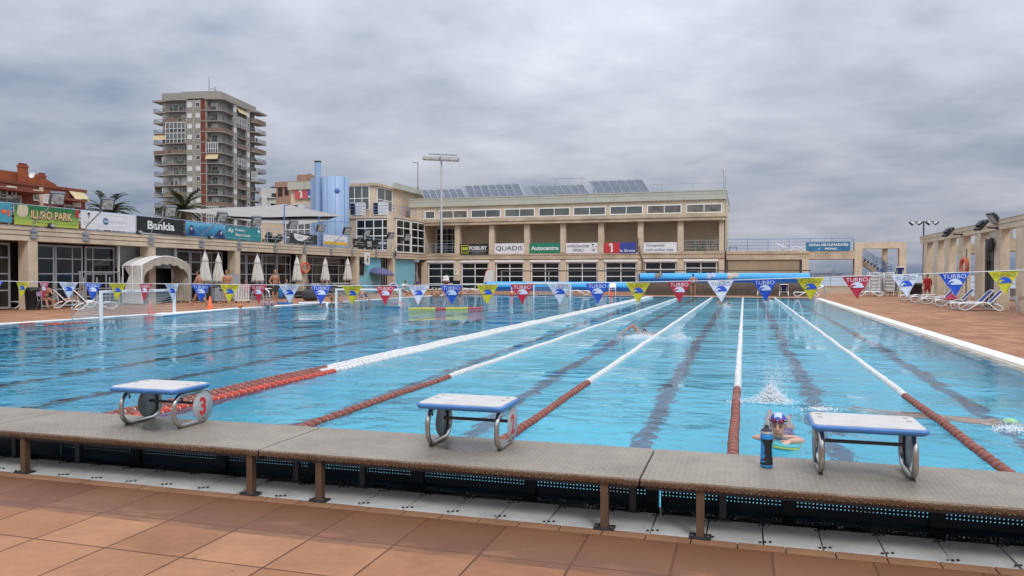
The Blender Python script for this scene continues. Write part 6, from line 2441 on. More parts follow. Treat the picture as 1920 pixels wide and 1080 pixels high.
pts = [a.lerp(c, q / 8) + UZ * .03 for q in range(9)] + [c + Vector((.25, -.15, -.02)), c + Vector((.35, -.5, -.12))]
b.tube(pts, .04, 10)
o = b.build('white_float_tube', M_WPLASTIC, None, loc=a)
tag(o, 'white foam tube bent over the pool edge beside the bathers', 'float')

# ------------------------------------------------------------------ pool ladder
p = on_z(515, 576)
t = thing('pool_ladder', 'chrome pool ladder on the left edge with curved handrails', 'ladder', (-23.3, p.y + .35, 0))
for dy in (-.28, .28):
    b = MB()
    P = [(-.55, dy, 0), (-.55, dy, .62)] + [(-.55 + .32 * (1 - math.cos(R(k * 15))), dy, .62 + .28 * math.sin(R(k * 15))) for k in range(1, 12)] + [(.12, dy, .45), (.16, dy, -.8)]
    b.tube(P, .03, 8)
    b.build('handrail', M_CHROME, t)
for q in range(3):
    b = MB()
    b.box(.06, .2, -.27, .27, -.16 - .28 * q, -.13 - .28 * q)
    b.build('tread', M_CHROME, t)
t = thing('pool_ladder', 'chrome ladder rails at the far right corner of the pool', 'ladder', (4.6, FR - 1.3, 0))
for dy in (-.28, .28):
    b = MB()
    P = [(.6, dy, 0), (.6, dy, .62)] + [(.6 - .32 * (1 - math.cos(R(k * 15))), dy, .62 + .28 * math.sin(R(k * 15))) for k in range(1, 12)] + [(-.05, dy, .45), (-.08, dy, -.8)]
    b.tube(P, .03, 8)
    b.build('handrail', M_CHROME, t)


# ------------------------------------------------------------------ loungers
def lounger(back, name_label, stacked=False):
    t = thing('sun_lounger', name_label, 'sun lounger', (0, 0, 0))
    side = [(-.55, .345), (-.80, .345), (-.92, .30), (-.93, .20), (-.85, .08), (-.70, .03), (-.55, .07), (-.36, .20), (-.15, .33), (.05, .385), (.22, .36), (.36, .25), (.48, .12), (.60, .04), (.74, .035), (.82, .09), (.78, .18), (.62, .29), (.46, .34)]
    for sx in (-1, 1):
        b = MB()
        b.tube([(sx * .31, y, z_) for y, z_ in side], .027, 8)
        b.build('side_frame', M_WPLASTIC, t)
    b = MB()
    for q in range(11):
        y = -.82 + q * .105
        b.box(-.285, .285, y, y + .085, .335, .357)
    b.box(-.30, -.27, -.86, .34, .31, .334)
    b.box(.27, .30, -.86, .34, .31, .334)
    b.box(-.29, .29, -.90, -.83, .32, .36)
    b.build('seat', M_WPLASTIC, t)
    a = R(back)
    M = TR(0, .34, .355) @ Matrix.Rotation(a, 4, 'X')
    b = MB()
    rr_ = rrect(.60, .74, .10, 5)
    b.tube([M @ Vector((x, y + .38, 0)) for x, y in rr_], .026, 8, closed=True)
    bk = b.build('backrest', M_WPLASTIC, t)
    b = MB()
    b.prism([(x * .92, y * .94 + .38) for x, y in rr_], -.006, .006, M)
    b.build('sling', M_NAVY if not stacked else M_WPLASTIC, bk)
    if back > 20:
        b = MB()
        for sx in (-.2, .2):
            b.bar(M @ Vector((sx, .5, -.02)), (sx, .62, .30), .03, .03)
        b.build('prop', M_WPLASTIC, t)
    return t


LG_up = lounger(48, 'x')
LG_mid = lounger(30, 'x')
LG_flat = lounger(4, 'x')
LG_st = lounger(3, 'x', True)
LT = {id(k): tree_of(k) for k in (LG_up, LG_mid, LG_flat, LG_st)}
used = set()


def put(pr, loc, rz, label, grp, tilt=None):
    if id(pr) not in used:
        used.add(id(pr))
        o = pr
        o.location, o.rotation_euler, o['label'], o['group'] = loc, (0, 0, rz), label, grp
    else:
        o = dup(pr, loc, rz, label, grp, LT[id(pr)])
    if tilt:
        o.rotation_euler = (tilt[0], tilt[1], rz)
    return o


g1 = 'white sun loungers round the pool'
E90 = R(-90)
put(LG_up, (10.1, 38.9, 0), E90, 'white lounger with a raised navy back, nearest of the pergola loungers', g1)
put(LG_up, (9.95, 39.75, 0), E90 + R(3), 'white lounger with a raised navy back, close behind the nearest pergola lounger', g1)
put(LG_up, (10.15, 43.5, 0), E90, 'white lounger with a red towel on its seat by the pergola', g1)
put(LG_up, (10.1, 46.6, 0), E90 + R(4), 'white lounger with a raised navy back left of the one with the red towel', g1)
put(LG_flat, (10.2, 49.6, 0), E90 - R(5), 'flat white lounger in front of the lifeguard in red', g1)
put(LG_flat, (10.3, 53.4, 0), E90, 'flat white lounger left of the lifeguard, beside the leaning one', g1)
put(LG_mid, (13.4, 41.5, 0), R(70), 'white lounger seen behind the near pergola column', g1)
put(LG_flat, (13.9, 43.0, 0), R(80), 'white lounger lying behind the pergola by the shower column', g1)
put(LG_flat, (9.0, 63.2, 0), R(90), 'flat white lounger lying in front of the lounger stacks', g1)
p = on_z(1468, 555)
put(LG_up, (p.x, 61.2, 0), R(178), 'white lounger with a navy back facing the pool under the high roller', g1)
p = on_z(1428, 555)
put(LG_up, (p.x, 61.2, 0), R(180), 'lounger mostly hidden behind the blue pennant under the high roller', g1)
p = on_z(1512, 557)
put(LG_mid, (p.x + .1, 60.8, 0), E90, 'white lounger seen from the side near the far right pool corner', g1)
p = on_z(1084, 553)
put(LG_flat, (p.x, 61.0, 0), R(90), 'white wavy lounger on the far deck right of the far goal', g1)
p = on_z(880, 549)
put(LG_flat, (p.x, 66.5, 0), R(95), 'white lounger on the far deck left of the white lean board', g1)
p = on_z(818, 549)
put(LG_flat, (p.x, 66.5, 0), R(85), 'white lounger on the far deck by the clubhouse corner', g1)
p = on_z(765, 553)
put(LG_up, (p.x - 1.0, 57.5, 0), R(60), 'white lounger beside the bather in a white shirt', g1)
p = on_z(8, 580)
put(LG_flat, (p.x - .35, p.y - .2, 0), R(165), 'white lounger with a navy seat cut by the left edge of the frame', g1)
p = on_z(128, 578)
put(LG_up, (p.x, p.y + .3, 0), R(140), 'white lounger draped with a pink towel on the left deck', g1)
p = on_z(168, 581)
put(LG_up, (p.x + .2, p.y, 0), R(150), 'white lounger with its navy back towards the pool, left of the near goal', g1)
p = on_y(1494, 470, YB + 1.5)
put(LG_mid, (p.x, YB + 1.5, 3.83), R(90), 'white lounger on the upper terrace left of the blue ZONA DE FUMADORS banner', g1)
put(LG_mid, (p.x - .7, YB + 2.4, 3.83), R(80), 'white lounger behind another one on the upper terrace', g1)
snames = ['left', 'middle', 'right']
for k, (x, y, n) in enumerate(((9.5, 64.6, 14), (10.55, 64.9, 14), (11.45, 65.1, 12))):
    for q in range(n):
        top = n - 1 - q
        lab = '%s lounger in the %s stack of white loungers' % (ORD[top] if top else 'topmost', snames[k])
        if top:
            lab = '%s lounger from the top of the %s lounger stack' % (ORD[top], snames[k])
        put(LG_st, (x + random.uniform(-.02, .02), y + random.uniform(-.03, .03), q * .108), R(random.uniform(-2, 2)) + R(180), lab, 'stacked white loungers')
put(LG_up, (11.3, 65.0, 12 * .108), R(180), 'lounger with a raised navy back on top of the right stack', 'stacked white loungers')
for q in range(6):
    put(LG_st, (12.35 + q * .05, 62.6, .15 + q * .11), R(200), '%s lounger of the leaning heap beside the black bin' % ['lowest', 'second lowest', 'third lowest', 'third highest', 'second highest', 'highest'][q], 'stacked white loungers', (R(28), R(-14)))

# towels
def towel(loc, rz, w, d, m_, label, fold=.5):
    b = MB()
    n = 10
    v = []
    for i in range(n + 1):
        for j in range(n + 1):
            x, y = (i / n - .5) * w, (j / n - .5) * d
            z_ = .03 + .05 * math.sin(x * 9 + 1) * math.sin(y * 11) + fold * max(0, .22 - math.hypot(x, y) * .7)
            v.append((x, y, z_))
    f = [(i * (n + 1) + j, (i + 1) * (n + 1) + j, (i + 1) * (n + 1) + j + 1, i * (n + 1) + j + 1) for i in range(n) for j in range(n)]
    b.add(v, f, 0, True)
    b.add([(x, y, z_ - .02) for x, y, z_ in v], [tuple(reversed(k)) for k in f], 0, True)
    o = b.build('towel', m_)
    o.location, o.rotation_euler = loc, (0, 0, rz)
    return tag(o, label, 'towel')


towel((10.0, 43.5, .36), 0, .62, .62, mat('red_towel', (0.50, 0.05, 0.10), 0.9, bump=0.4, bscale=90), 'crumpled red towel on a lounger by the pergola', 1.4)
p = on_z(128, 578)
M_PINK = mat('pink_towel', (0.60, 0.16, 0.38), 0.9, bump=0.4, bscale=90, var=0.2)
b = MB()
M = TR(p.x, p.y + .3, 0, R(140)) @ TR(0, .34, .355) @ Matrix.Rotation(R(48), 4, 'X')
v = [M @ Vector((x, y, .022 + .01 * math.sin(8 * x + 5 * y))) for x in [-.30 + .1 * i for i in range(7)] for y in [0.1 * j for j in range(9)]]
f = [(i * 9 + j, (i + 1) * 9 + j, (i + 1) * 9 + j + 1, i * 9 + j + 1) for i in range(6) for j in range(8)]
b.add(v, f, 0, True)
b.add([x + UZ * .004 for x in v], [tuple(reversed(k)) for k in f], 0, True)
o = b.build('towel', M_PINK, None, loc=p)
tag(o, 'pink towel hung over a lounger back on the left deck', 'towel')


# ------------------------------------------------------------------ closed parasols, open parasol
M_PARA = mat('parasol_canvas', (0.60, 0.575, 0.52), 0.85, var=0.12, vscale=2)


def closed_parasol():
    t = thing('parasol', 'x', 'parasol', (0, 0, 0), 0, 'closed cream parasols along the arcade')
    b = MB()
    b.tube([(0, 0, .08), (0, 0, 2.95)], .028, 10)
    b.build('pole', mat('parasol_pole', (0.45, 0.43, 0.40), 0.5), t)
    b = MB()
    n = 48

    def star(prof, mi=0):
        v = []
        for z_, r, am in prof:
            for j in range(n):
                a = 2 * math.pi * j / n
                rr_ = r * (1 + am * math.cos(8 * a) + am * .3 * math.cos(3 * a + z_ * 4))
                v.append((rr_ * math.cos(a), rr_ * math.sin(a), z_))
        b.add(v, [(i * n + j, i * n + (j + 1) % n, (i + 1) * n + (j + 1) % n, (i + 1) * n + j) for i in range(len(prof) - 1) for j in range(n)], mi, True)
    star([(1.12, .22, .5), (1.10, .30, .32), (1.3, .285, .30), (1.6, .25, .28), (2.0, .195, .24), (2.36, .145, .16)])
    star([(2.31, .165, .10), (2.33, .185, .10), (2.45, .165, .07), (2.66, .10, .05), (2.80, .045, .02), (2.86, .02, 0), (2.87, .001, 0)])
    b.build('folded_canopy', M_PARA, t)
    b = MB()
    b.box(-.30, .30, -.30, .30, 0, .10)
    b.lathe([(.10, .10), (.06, .13), (.045, .35), (0, .35)], 12)
    b.build('base', mat('parasol_base', (0.20, 0.19, 0.18), 0.8), t)
    return t


cp = closed_parasol()
ct = tree_of(cp)
plab = ['closed cream parasol behind the leftmost walking youth', 'closed cream parasol left of the youth facing the camera', 'closed cream parasol between two glazed bays, left of the standing youth', 'closed cream parasol just left of the orange lifebuoy',
        'closed cream parasol right of the orange lifebuoy', 'closed cream parasol beside the turquoise wall']
for q, (u, vt) in enumerate(((385, 469), (410, 473), (483, 475), (557, 479), (610, 482), (652, 482))):
    XU = -30.6
    v = 516 + (u - 1395.5) * 1.531 / XU
    p = on_z(u, v)
    hgt = z_at(p, vt)
    if q == 0:
        o = cp
        o.location, o['label'] = p, plab[0]
    else:
        o = dup(cp, p, R(q * 13), plab[q], None, ct)
    o.scale = (1.0 + .1 * (q == 2), 1.0 + .1 * (q == 2), hgt / 2.95)
p = on_z(711, 549)
t = thing('parasol', 'open dusty purple parasol in front of the turquoise wall', 'parasol', (p.x, p.y, 0))
zt = z_at(p, 503)
b = MB()
b.tube([(-.15, 0, 0), (.05, 0, zt * .55), (.16, 0, zt)], .025, 8)
b.build('pole', M_GREYMETAL, t)
b = MB()
M = TR(.16, 0, zt, 0, 0, R(9))
n = 8
v = [M @ Vector((0, 0, .04))]
for i, (r, z_) in enumerate(((.5, -.03), (.98, -.17), (1.32, -.38), (1.32, -.48))):
    for j in range(n * 2):
        a = math.pi * j / n
        rr_ = r * (1 if j % 2 == 0 else .955)
        v.append(M @ Vector((rr_ * math.cos(a), rr_ * math.sin(a), z_ + (0 if j % 2 == 0 else -.0) - (.03 if i == 3 and j % 2 else 0))))
k = n * 2
f = [(0, 1 + j, 1 + (j + 1) % k) for j in range(k)] + [(1 + i * k + j, 1 + (i + 1) * k + j, 1 + (i + 1) * k + (j + 1) % k, 1 + i * k + (j + 1) % k) for i in range(3) for j in range(k)]
b.add(v, f)
b.add([x - UZ * .01 for x in v], [tuple(reversed(q)) for q in f])
b.build('canopy', mat('purple_canvas', (0.105, 0.105, 0.22), 0.8, var=0.2), t)
b = MB()
b.lathe([(.25, 0), (.25, .08), (.08, .12), (0, .12)], 14, 0, TR(-.15, 0, 0))
b.build('base', M_DARK, t)

# ------------------------------------------------------------------ arched entrance tent
A_, B_ = on_z(266, 571.7), on_z(357, 567.3)
XT = -31.05
ya, yb = A_.y, B_.y
t = thing('arched_tent', 'cream arched canopy tent with gathered curtains at the arcade entrance', 'tent', (XT, (ya + yb) / 2, 0))
M_TENT = mat('dirty_cream_canvas', (0.48, 0.45, 0.38), 0.85, col2=(0.36, 0.32, 0.25), vscale=1.6, bump=0.3, bscale=14, detail=6)
M_TENTW = mat('white_canvas', (0.66, 0.65, 0.62), 0.8, var=0.1)
ns = 20


def arch(s):
    return ya + (yb - ya) * s, 2.12 + .52 * math.sin(math.pi * s) ** .85


for q in range(1):
    b = MB()
    P = [arch(i / ns) for i in range(ns + 1)]
    v = [(x, y, z_ + (.0 if x > XT - .5 else .0)) for x in (XT + .02, XT - .35, XT - .75, XT - 1.25) for y, z_ in P]
    f = [(i * (ns + 1) + j, i * (ns + 1) + j + 1, (i + 1) * (ns + 1) + j + 1, (i + 1) * (ns + 1) + j) for i in range(3) for j in range(ns)]
    b.add(v, f, 0, True)
    b.add([(x, y, z_ - .015) for x, y, z_ in v], [tuple(reversed(k)) for k in f], 0, True)
    b.build('roof_sheet', M_TENTW, t, world=True)
    for x in (XT + .02, XT - .62, XT - 1.25):
        b = MB()
        b.tube([(x, ya, 0)] + [(x, y, z_ + .02) for y, z_ in P] + [(x, yb, 0)], .03, 8)
        b.build('hoop', M_WHITE, t, world=True)
    b = MB()
    v = []
    for j in range(ns + 1):
        y, z_ = P[j]
        s = j / ns
        dep = .42 + .05 * math.sin(j * 2.1) + .35 * (abs(s - .5) * 2) ** 5
        for k in range(4):
            v.append((XT + .05 + .03 * math.sin(j * 1.7 + k), y, z_ - dep * k / 3))
    f = [(j * 4 + k, j * 4 + k + 1, (j + 1) * 4 + k + 1, (j + 1) * 4 + k) for j in range(ns) for k in range(3)]
    b.add(v, f, 0, True)
    b.add([(x - .012, y, z_) for x, y, z_ in v], [tuple(reversed(k)) for k in f], 0, True)
    b.build('valance', M_TENT, t, world=True)
    for y0, x0, x1, sg in ((ya, XT + .05, XT - 1.25, 1), (yb, XT + .05, XT - 1.25, -1)):
        b = MB()
        n = 40
        v = []
        for i in range(n + 1):
            s = i / n
            for z_, sp_ in ((.08, 1.0), (.9, .95), (1.6, .75), (2.12, 1.0)):
                off = sg * (.09 * math.sin(i * 1.25) + .10 * s)
                v.append((x0 + (x1 - x0) * s * sp_, y0 + off + sg * (1 - sp_) * .3, z_))
        f = [(i * 4 + k, i * 4 + k + 1, (i + 1) * 4 + k + 1, (i + 1) * 4 + k) for i in range(n) for k in range(3)]
        b.add(v, f, 0, True)
        b.add([(x, y + .012, z_) for x, y, z_ in v], [tuple(reversed(k)) for k in f], 0, True)
        b.build('curtain', M_TENTW if sg > 0 else M_TENT, t, world=True)


# ------------------------------------------------------------------ small deck furniture
def cone(loc, h, label, mixed=False):
    t = thing('traffic_cone', label, 'cone', loc, 0, 'orange traffic cones')
    b = MB()
    b.prism(rrect(h * .55, h * .55, h * .08, 3), 0, .03)
    b.build('base', M_ORANGE, t)
    b = MB()
    if mixed:
        b.lathe([(h * .21, .03), (h * .16, h * .3), (h * .13, h * .48), (h * .09, h * .7), (h * .05, h), (0, h)], 18, mats=[0, 1, 0, 1, 1])
    else:
        b.lathe([(h * .21, .03), (h * .05, h), (0, h)], 18)
    b.build('body', [M_ORANGE, M_WHITE] if mixed else [M_ORANGE], t)
    return t


cone((-23.75, 26.3, 0), .60, 'orange traffic cone inside the near goal net')
cone((-23.85, 30.2, 0), .62, 'orange traffic cone on the pool edge right of the near goal')
p = on_z(958, 552.5)
cone((p.x, 60.6, 0), .62, 'orange and white traffic cone in front of the low cover roller', True)
p = on_z(1149, 553.5)
cone((p.x, 60.4, 0), .55, 'orange traffic cone beside the white chair on the far deck')
p = on_z(457, 578)
b = MB()
b.ell((0, 0, .11), .11, 20)
o = b.build('ball', mat('ball_orange', (0.55, 0.16, 0.02), 0.6, var=0.25, vscale=12))
o.location = (p.x - .2, p.y, 0)
tag(o, 'orange water polo ball lying on the left deck', 'ball')


def ring_buoy(loc, R_, label, nrm):
    t = thing('lifebuoy', label, 'lifebuoy', loc, 0, 'orange lifebuoys')
    b = MB()
    n_ = Vector(nrm).normalized()
    a_ = UZ.cross(n_).normalized()
    b.tube([(a_ * math.cos(R(15 * k)) + UZ * math.sin(R(15 * k))) * R_ for k in range(24)], R_ * .24, 10, closed=True)
    b.build('ring', mat('buoy_orange', (0.62, 0.12, 0.05), 0.5, var=0.12), t)
    b = MB()
    b.tube([(a_ * math.cos(R(15 * k)) * (1.05 if k % 6 else 1.30) + UZ * math.sin(R(15 * k)) * (1.05 if k % 6 else 1.3)) * R_ * 1.12 + n_ * .02 for k in range(24)], .014, 5, closed=True)
    b.tube([n_ * .1 + UZ * .1, n_ * .12 - UZ * .6, n_ * .1 - UZ * 1.1 + a_ * .1], .025, 6)
    b.build('grab_rope', mat('buoy_rope', (0.50, 0.44, 0.36), 0.8), t)


p = on_x(573, 502, XA + .2)
ring_buoy((XA + .16, p.y, p.z), .36, 'orange lifebuoy hung on the arcade column between two parasols', (1, -.3, 0))
p = on_x(1826, 500, XP - .1)
t = thing('buoy_post', 'thin grey post with a lifebuoy in front of a pergola column', 'post', (XP - .45, p.y, 0))
MB().tube([(0, 0, 0), (0, 0, 3.0)], .04, 8).build('pole', M_GREYMETAL, t)
ring_buoy((XP - .56, p.y - .05, p.z), .40, 'orange lifebuoy on the post by the pergola', (-1, -.12, 0))


def crate(loc, s, rz, m_, label, cat='box', holes=True, wheels=False, lid=None):
    t = thing('storage_box' if not wheels else 'crate_trolley', label, cat, loc, rz)
    w, d, h = s
    z0 = .12 if wheels else 0
    b = MB()
    b.prism(rrect(w, d, .05, 3), z0, z0 + h * .93)
    b.prism(rrect(w + .04, d + .04, .06, 3), z0 + h * .93, z0 + h)
    b.build('body', m_, t)
    if holes:
        b = MB()
        for q in range(3):
            for r_ in range(3):
                M = TR(-w * .3 + w * .3 * q, -d / 2 - .002, z0 + h * (.22 + .2 * r_), 0, R(90))
                b.lathe([(0, 0), (.028, 0), (.028, .004), (0, .004)], 10, 0, M, caps=False)
        b.box(-w * .18, w * .18, -d / 2 - .006, -d / 2 + .0, z0 + h * .76, z0 + h * .9)
        b.build('vents', M_DARK, t)
    if wheels:
        for sx in (-1, 1):
            for sy in (-1, 1):
                b = MB()
                b.lathe([(0, -.02), (.06, -.02), (.06, .02), (0, .02)], 12, 0, TR(sx * w * .38, sy * d * .36, .06, 0, 0, R(90)))
                b.build('wheel', M_BLACK, t)
    return t


M_GBOX = mat('grey_plastic', (0.27, 0.29, 0.32), 0.55, var=0.15)
p = on_z(20, 574.5)
crate((p.x, p.y + .3, 0), (1.35, .7, .78), R(70), M_GBOX, 'grey plastic storage box with round vents at the left edge')
p = on_z(62, 581)
t = thing('rubbish_bin', 'black cylindrical rubbish bin at the foot of the left arcade column', 'bin', (p.x - .1, p.y + .1, 0))
b = MB()
b.lathe([(.30, 0), (.34, .85), (.36, .87), (.36, .95), (.30, .98)], 24)
b.build('body', M_BLACK, t)
MB().lathe([(.33, .98), (.30, 1.03), (0, 1.05)], 24).build('lid', M_BLACK, t)
t = thing('rubbish_bin', 'black rubbish bin beside the pergola end column', 'bin', (11.6, 60.2, 0))
MB().lathe([(.36, 0), (.42, .88), (.44, .9), (.44, .98), (.38, 1.0)], 24).build('body', M_BLACK, t)
MB().lathe([(.40, 1.0), (.36, 1.05), (0, 1.07)], 24).build('lid', M_BLACK, t)

# steel rack (folded frames) between the glazed bay and the tent
p = on_z(188, 571)
t = thing('steel_rack', 'grey steel rack of upright poles in front of the glazing left of the tent', 'rack', (-30.9, p.y, 0))
YR0, YR1 = on_x(150, 530, -30.9).y - p.y, on_x(222, 530, -30.9).y - p.y
for q in range(4):
    for dx in (0, .22):
        b = MB()
        y = YR0 + q * (YR1 - YR0) / 3
        b.tube([(dx, y, 0), (dx, y, 1.72 - dx)], .035, 8)
        b.tube([(dx, y, .9), (.22 - dx, y, .9)], .02, 6)
        b.build('upright', M_GREYMETAL, t)
for z_ in (.55, 1.75):
    MB().tube([(0, YR0 - .1, z_), (0, YR1 + .1, z_)], .03, 6).build('crossbar', M_GREYMETAL, t)

# folding chair for the seated bather
def fold_chair(loc, rz, label, m_frame, m_seat, h=.45):
    t = thing('folding_chair', label, 'chair', loc, rz)
    for sx in (-1, 1):
        b = MB()
        b.tube([(sx * .25, -.28, 0), (sx * .25, -.20, .62), (sx * .25, .22, .64), (sx * .25, .26, .60)], .014, 8)
        b.tube([(sx * .23, .30, 0), (sx * .23, -.12, .60)], .014, 8)
        b.tube([(sx * .24, .10, h - .05), (sx * .24, .30, .98)], .014, 8)
        b.build('side_frame', m_frame, t)
    MB().box(-.23, .23, -.22, .20, h - .02, h).build('seat', m_seat, t)
    b = MB()
    b.obb(TR(0, .245, .80, 0, R(-24)), .46, .015, .38)
    b.build('backrest', m_seat, t)
    return t


p = on_z(84, 581)
CHX, CHY = p.x, p.y
fold_chair((p.x, p.y, 0), R(75), 'folding chair under the seated old bather', M_GREYMETAL, mat('mauve_fabric', (0.30, 0.20, 0.32), 0.8))
p = on_z(1158, 552.5)
fold_chair((p.x, 60.4, 0), R(5), 'white folding chair standing alone on the far deck', M_WPLASTIC, M_WPLASTIC, .50)
p = on_z(1913, 590)
t = thing('metal_table', 'shiny metal bistro table cut by the right edge of the frame', 'table', (p.x + .15, p.y + .3, 0))
for sx, sy in ((-1, -1), (1, -1), (1, 1), (-1, 1)):
    MB().tube([(sx * .30, sy * .30, 0), (sx * .26, sy * .26, .70)], .018, 8).build('leg', M_CHROME, t)
MB().tube([(-.27, -.27, .42), (.27, -.27, .42), (.27, .27, .42), (-.27, .27, .42)], .014, 6, closed=True).build('stretcher', M_CHROME, t)
b = MB()
b.prism(rrect(.70, .70, .10, 4), .70, .735)
b.prism(rrect(.72, .72, .11, 4), .60, .698)
b.build('top', M_CHROME, t)

# crates, trolleys and bags along the arcade
p = on_z(441, 569)
crate((p.x - 1.2, p.y + .2, 0), (.75, .6, .75), R(60), M_GBOX, 'grey wheeled crate behind the yellow pennant by the crates', 'crate', True, True)
p = on_z(466, 568)
t = thing('slatted_cart', 'white slatted cart right of the grey wheeled crate', 'cart', (p.x - .6, p.y + .2, 0), R(30))
for q in range(9):
    MB().box(-.36 + q * .09, -.315 + q * .09, -.22, -.19, .14, .95).build('slat', M_WHITE, t)
MB().box(-.38, .46, -.24, .24, .95, .99).box(-.38, .46, -.22, .24, .12, .16).build('shelf', M_WHITE, t)
for sx in (-.3, .38):
    MB().lathe([(0, -.02), (.06, -.02), (.06, .02), (0, .02)], 10, 0, TR(sx, -.15, .06, 0, R(90))).build('wheel', M_BLACK, t)
p = on_x(430, 515, -31.0)
t = thing('locker_cabinet', 'grey metal cabinet against the arcade behind the two youths', 'cabinet', (-31.1, p.y, 0), R(90))
MB().box(-.75, .75, -.3, .3, .05, 1.65).build('case', M_GREYMETAL, t)
for sx in (-.37, .37):
    d = MB().box(sx - .35, sx + .35, -.315, -.301, .1, 1.6).build('door', mat('cabinet_grey', (0.36, 0.37, 0.38), 0.5), t)
    MB().box(sx - .28, sx - .25, -.335, -.316, .8, .95).build('handle', M_DARK, d)


def bag(loc, s, rz, m_, label, cat='bag'):
    t = thing('sports_bag', label, cat, loc, rz, 'bags on the left deck')
    b = MB()
    n = 14
    rnd = random.Random(len(label))
    v, f = [], []
    for i in range(8):
        th = math.pi * i / 7
        for j in range(n):
            ph = 2 * math.pi * j / n
            k = 1 + rnd.uniform(-.07, .07)
            sx_ = lambda c, e: math.copysign(abs(c) ** e, c)
            v.append((s[0] / 2 * k * sx_(math.sin(th), .6) * sx_(math.cos(ph), .65), s[1] / 2 * k * sx_(math.sin(th), .6) * sx_(math.sin(ph), .65), s[2] / 2 + s[2] / 2 * sx_(math.cos(th), .7)))
    for i in range(7):
        for j in range(n):
            f.append((i * n + j, (i + 1) * n + j, (i + 1) * n + (j + 1) % n, i * n + (j + 1) % n))
    b.add(v, f, 0, True)
    b.build('body', m_, t)
    b = MB()
    b.tube([(-s[0] * .25, -s[1] * .2, s[2] * .9), (-s[0] * .15, -s[1] * .3, s[2] * 1.18), (s[0] * .15, -s[1] * .3, s[2] * 1.18), (s[0] * .25, -s[1] * .2, s[2] * .9)], .018, 6)
    b.build('handle', M_BLACK, t)
    return t


M_BAGB = mat('bag_blue', (0.03, 0.18, 0.45), 0.8, var=0.2)
M_BAGK = mat('bag_black', (0.014, 0.014, 0.018), 0.7, var=0.3)
M_BAGR = mat('bag_crimson', (0.22, 0.03, 0.06), 0.8, col2=(0.55, 0.45, 0.48), vscale=7)
for u, v, s, m_, lab in ((230, 568, (.9, .5, .5), mat('bag_royal', (0.02, 0.03, 0.25), 0.8), 'royal blue bag on the deck behind the near goal'), (395, 566, (1.2, .6, .55), M_BAGK, 'large black bag between the two walking youths'),
                         (412, 565, (.8, .5, .45), M_BAGK, 'black bag with pale edges left of the facing youth'), (424, 564.5, (.5, .4, .9), mat('bag_grey', (0.10, 0.11, 0.13), 0.8), 'tall dark grey bag behind the facing youth'),
                         (502, 574.5, (.75, .45, .28), M_BAGR, 'crimson and white bag beside the pool ladder'), (527, 560, (.55, .45, .75), M_BAGB, 'bright blue rucksack right of the standing youth'),
                         (538, 560, (.5, .4, .35), M_BAGK, 'small black bag right of the blue rucksack'), (562, 559, (.9, .5, .55), M_BAGK, 'rounded black bag below the lifebuoy'),
                         (583, 564, (1.1, .8, .75), mat('bag_charcoal', (0.05, 0.047, 0.05), 0.8), 'bulky charcoal bag at the pool edge left of the middle goal'), (683, 557, (.6, .4, .4), M_BAGK, 'dark bag on the deck seen through the middle goal')):
    p = on_z(u, v)
    bag((p.x, p.y, 0), s, R(random.uniform(20, 80)), m_, lab)
p = on_z(575, 571)
b = MB()
b.box(-.45, .25, -.2, .2, .0, .12)
b.box(.10, .2, -.1, .1, .12, .36)
o = b.build('kickboard_stack', mat('board_blue', (0.03, 0.16, 0.42), 0.5))
o.location = (-24.1, p.y, 0)
tag(o, 'blue foam boards on the pool edge left of the bathers', 'boards')
railing('cafe_barrier', 'low grey tube barrier round the cafe tables under the parasols', 'barrier', [(-28.9, 44.0, 0), (-28.9, 57.0, 0)], 1.0, (1.0, .55, .2), 2.6, M_GREYMETAL)
for q, (u, lab) in enumerate(((500, 'round cafe table behind the standing youth'), (545, 'round cafe table in front of the man in grey'), (600, 'round cafe table under the parasol right of the lifebuoy'), (640, 'round cafe table beside the last closed parasol'))):
    v = 516 + (u - 1395.5) * 1.531 / -29.7
    p = on_z(u, v)
    t = thing('cafe_table', lab, 'table', p, 0, 'cafe tables behind the barrier')
    MB().lathe([(.40, .72), (.40, .75), (0, .75)], 20).build('top', M_WPLASTIC, t)
    MB().lathe([(.26, 0), (.24, .03), (.03, .06), (.03, .719)], 14).build('pedestal', M_GREYMETAL, t)
# green chairs and table on the gallery
for u, lab in ((1306, 'green plastic chair on the gallery behind the railing, left of the table'), (1342, 'green plastic chair on the gallery near the corner pillar')):
    p = on_y(u, 470, YB + 1.2)
    t = thing('plastic_chair', lab, 'chair', (p.x, YB + 1.2, 3.87), R(90 if u < 1320 else -80), 'green chairs on the gallery')
    M_GR = mat('green_plastic', (0.015, 0.16, 0.06), 0.45)
    for sx, sy in ((-1, -1), (1, -1), (1, 1), (-1, 1)):
        MB().tube([(sx * .25, sy * .25, 0), (sx * .22, sy * .22, .43)], .025, 6).build('leg', M_GR, t)
    MB().box(-.25, .25, -.25, .25, .43, .46).build('seat', M_GR, t)
    MB().obb(TR(0, .26, .68, 0, R(-12)), .5, .025, .45).build('backrest', M_GR, t)
    MB().box(-.29, -.25, -.22, .25, .60, .64).box(.25, .29, -.22, .25, .60, .64).build('armrest', M_GR, t)
p = on_y(1325, 470, YB + 1.3)
t = thing('plastic_table', 'green plastic table between the gallery chairs', 'table', (p.x, YB + 1.3, 3.87))
MB().prism(rrect(.95, .8, .08, 3), .68, .72).build('top', M_GR, t)
for sx, sy in ((-1, -1), (1, -1), (1, 1), (-1, 1)):
    MB().tube([(sx * .4, sy * .33, 0), (sx * .38, sy * .31, .68)], .03, 6).build('leg', M_GR, t)
p = on_y(1372, 478, YB + 1.5)
t = thing('plastic_table', 'green plastic side table on the open terrace right of the clubhouse', 'table', (p.x + .1, YB + 1.5, 3.83))
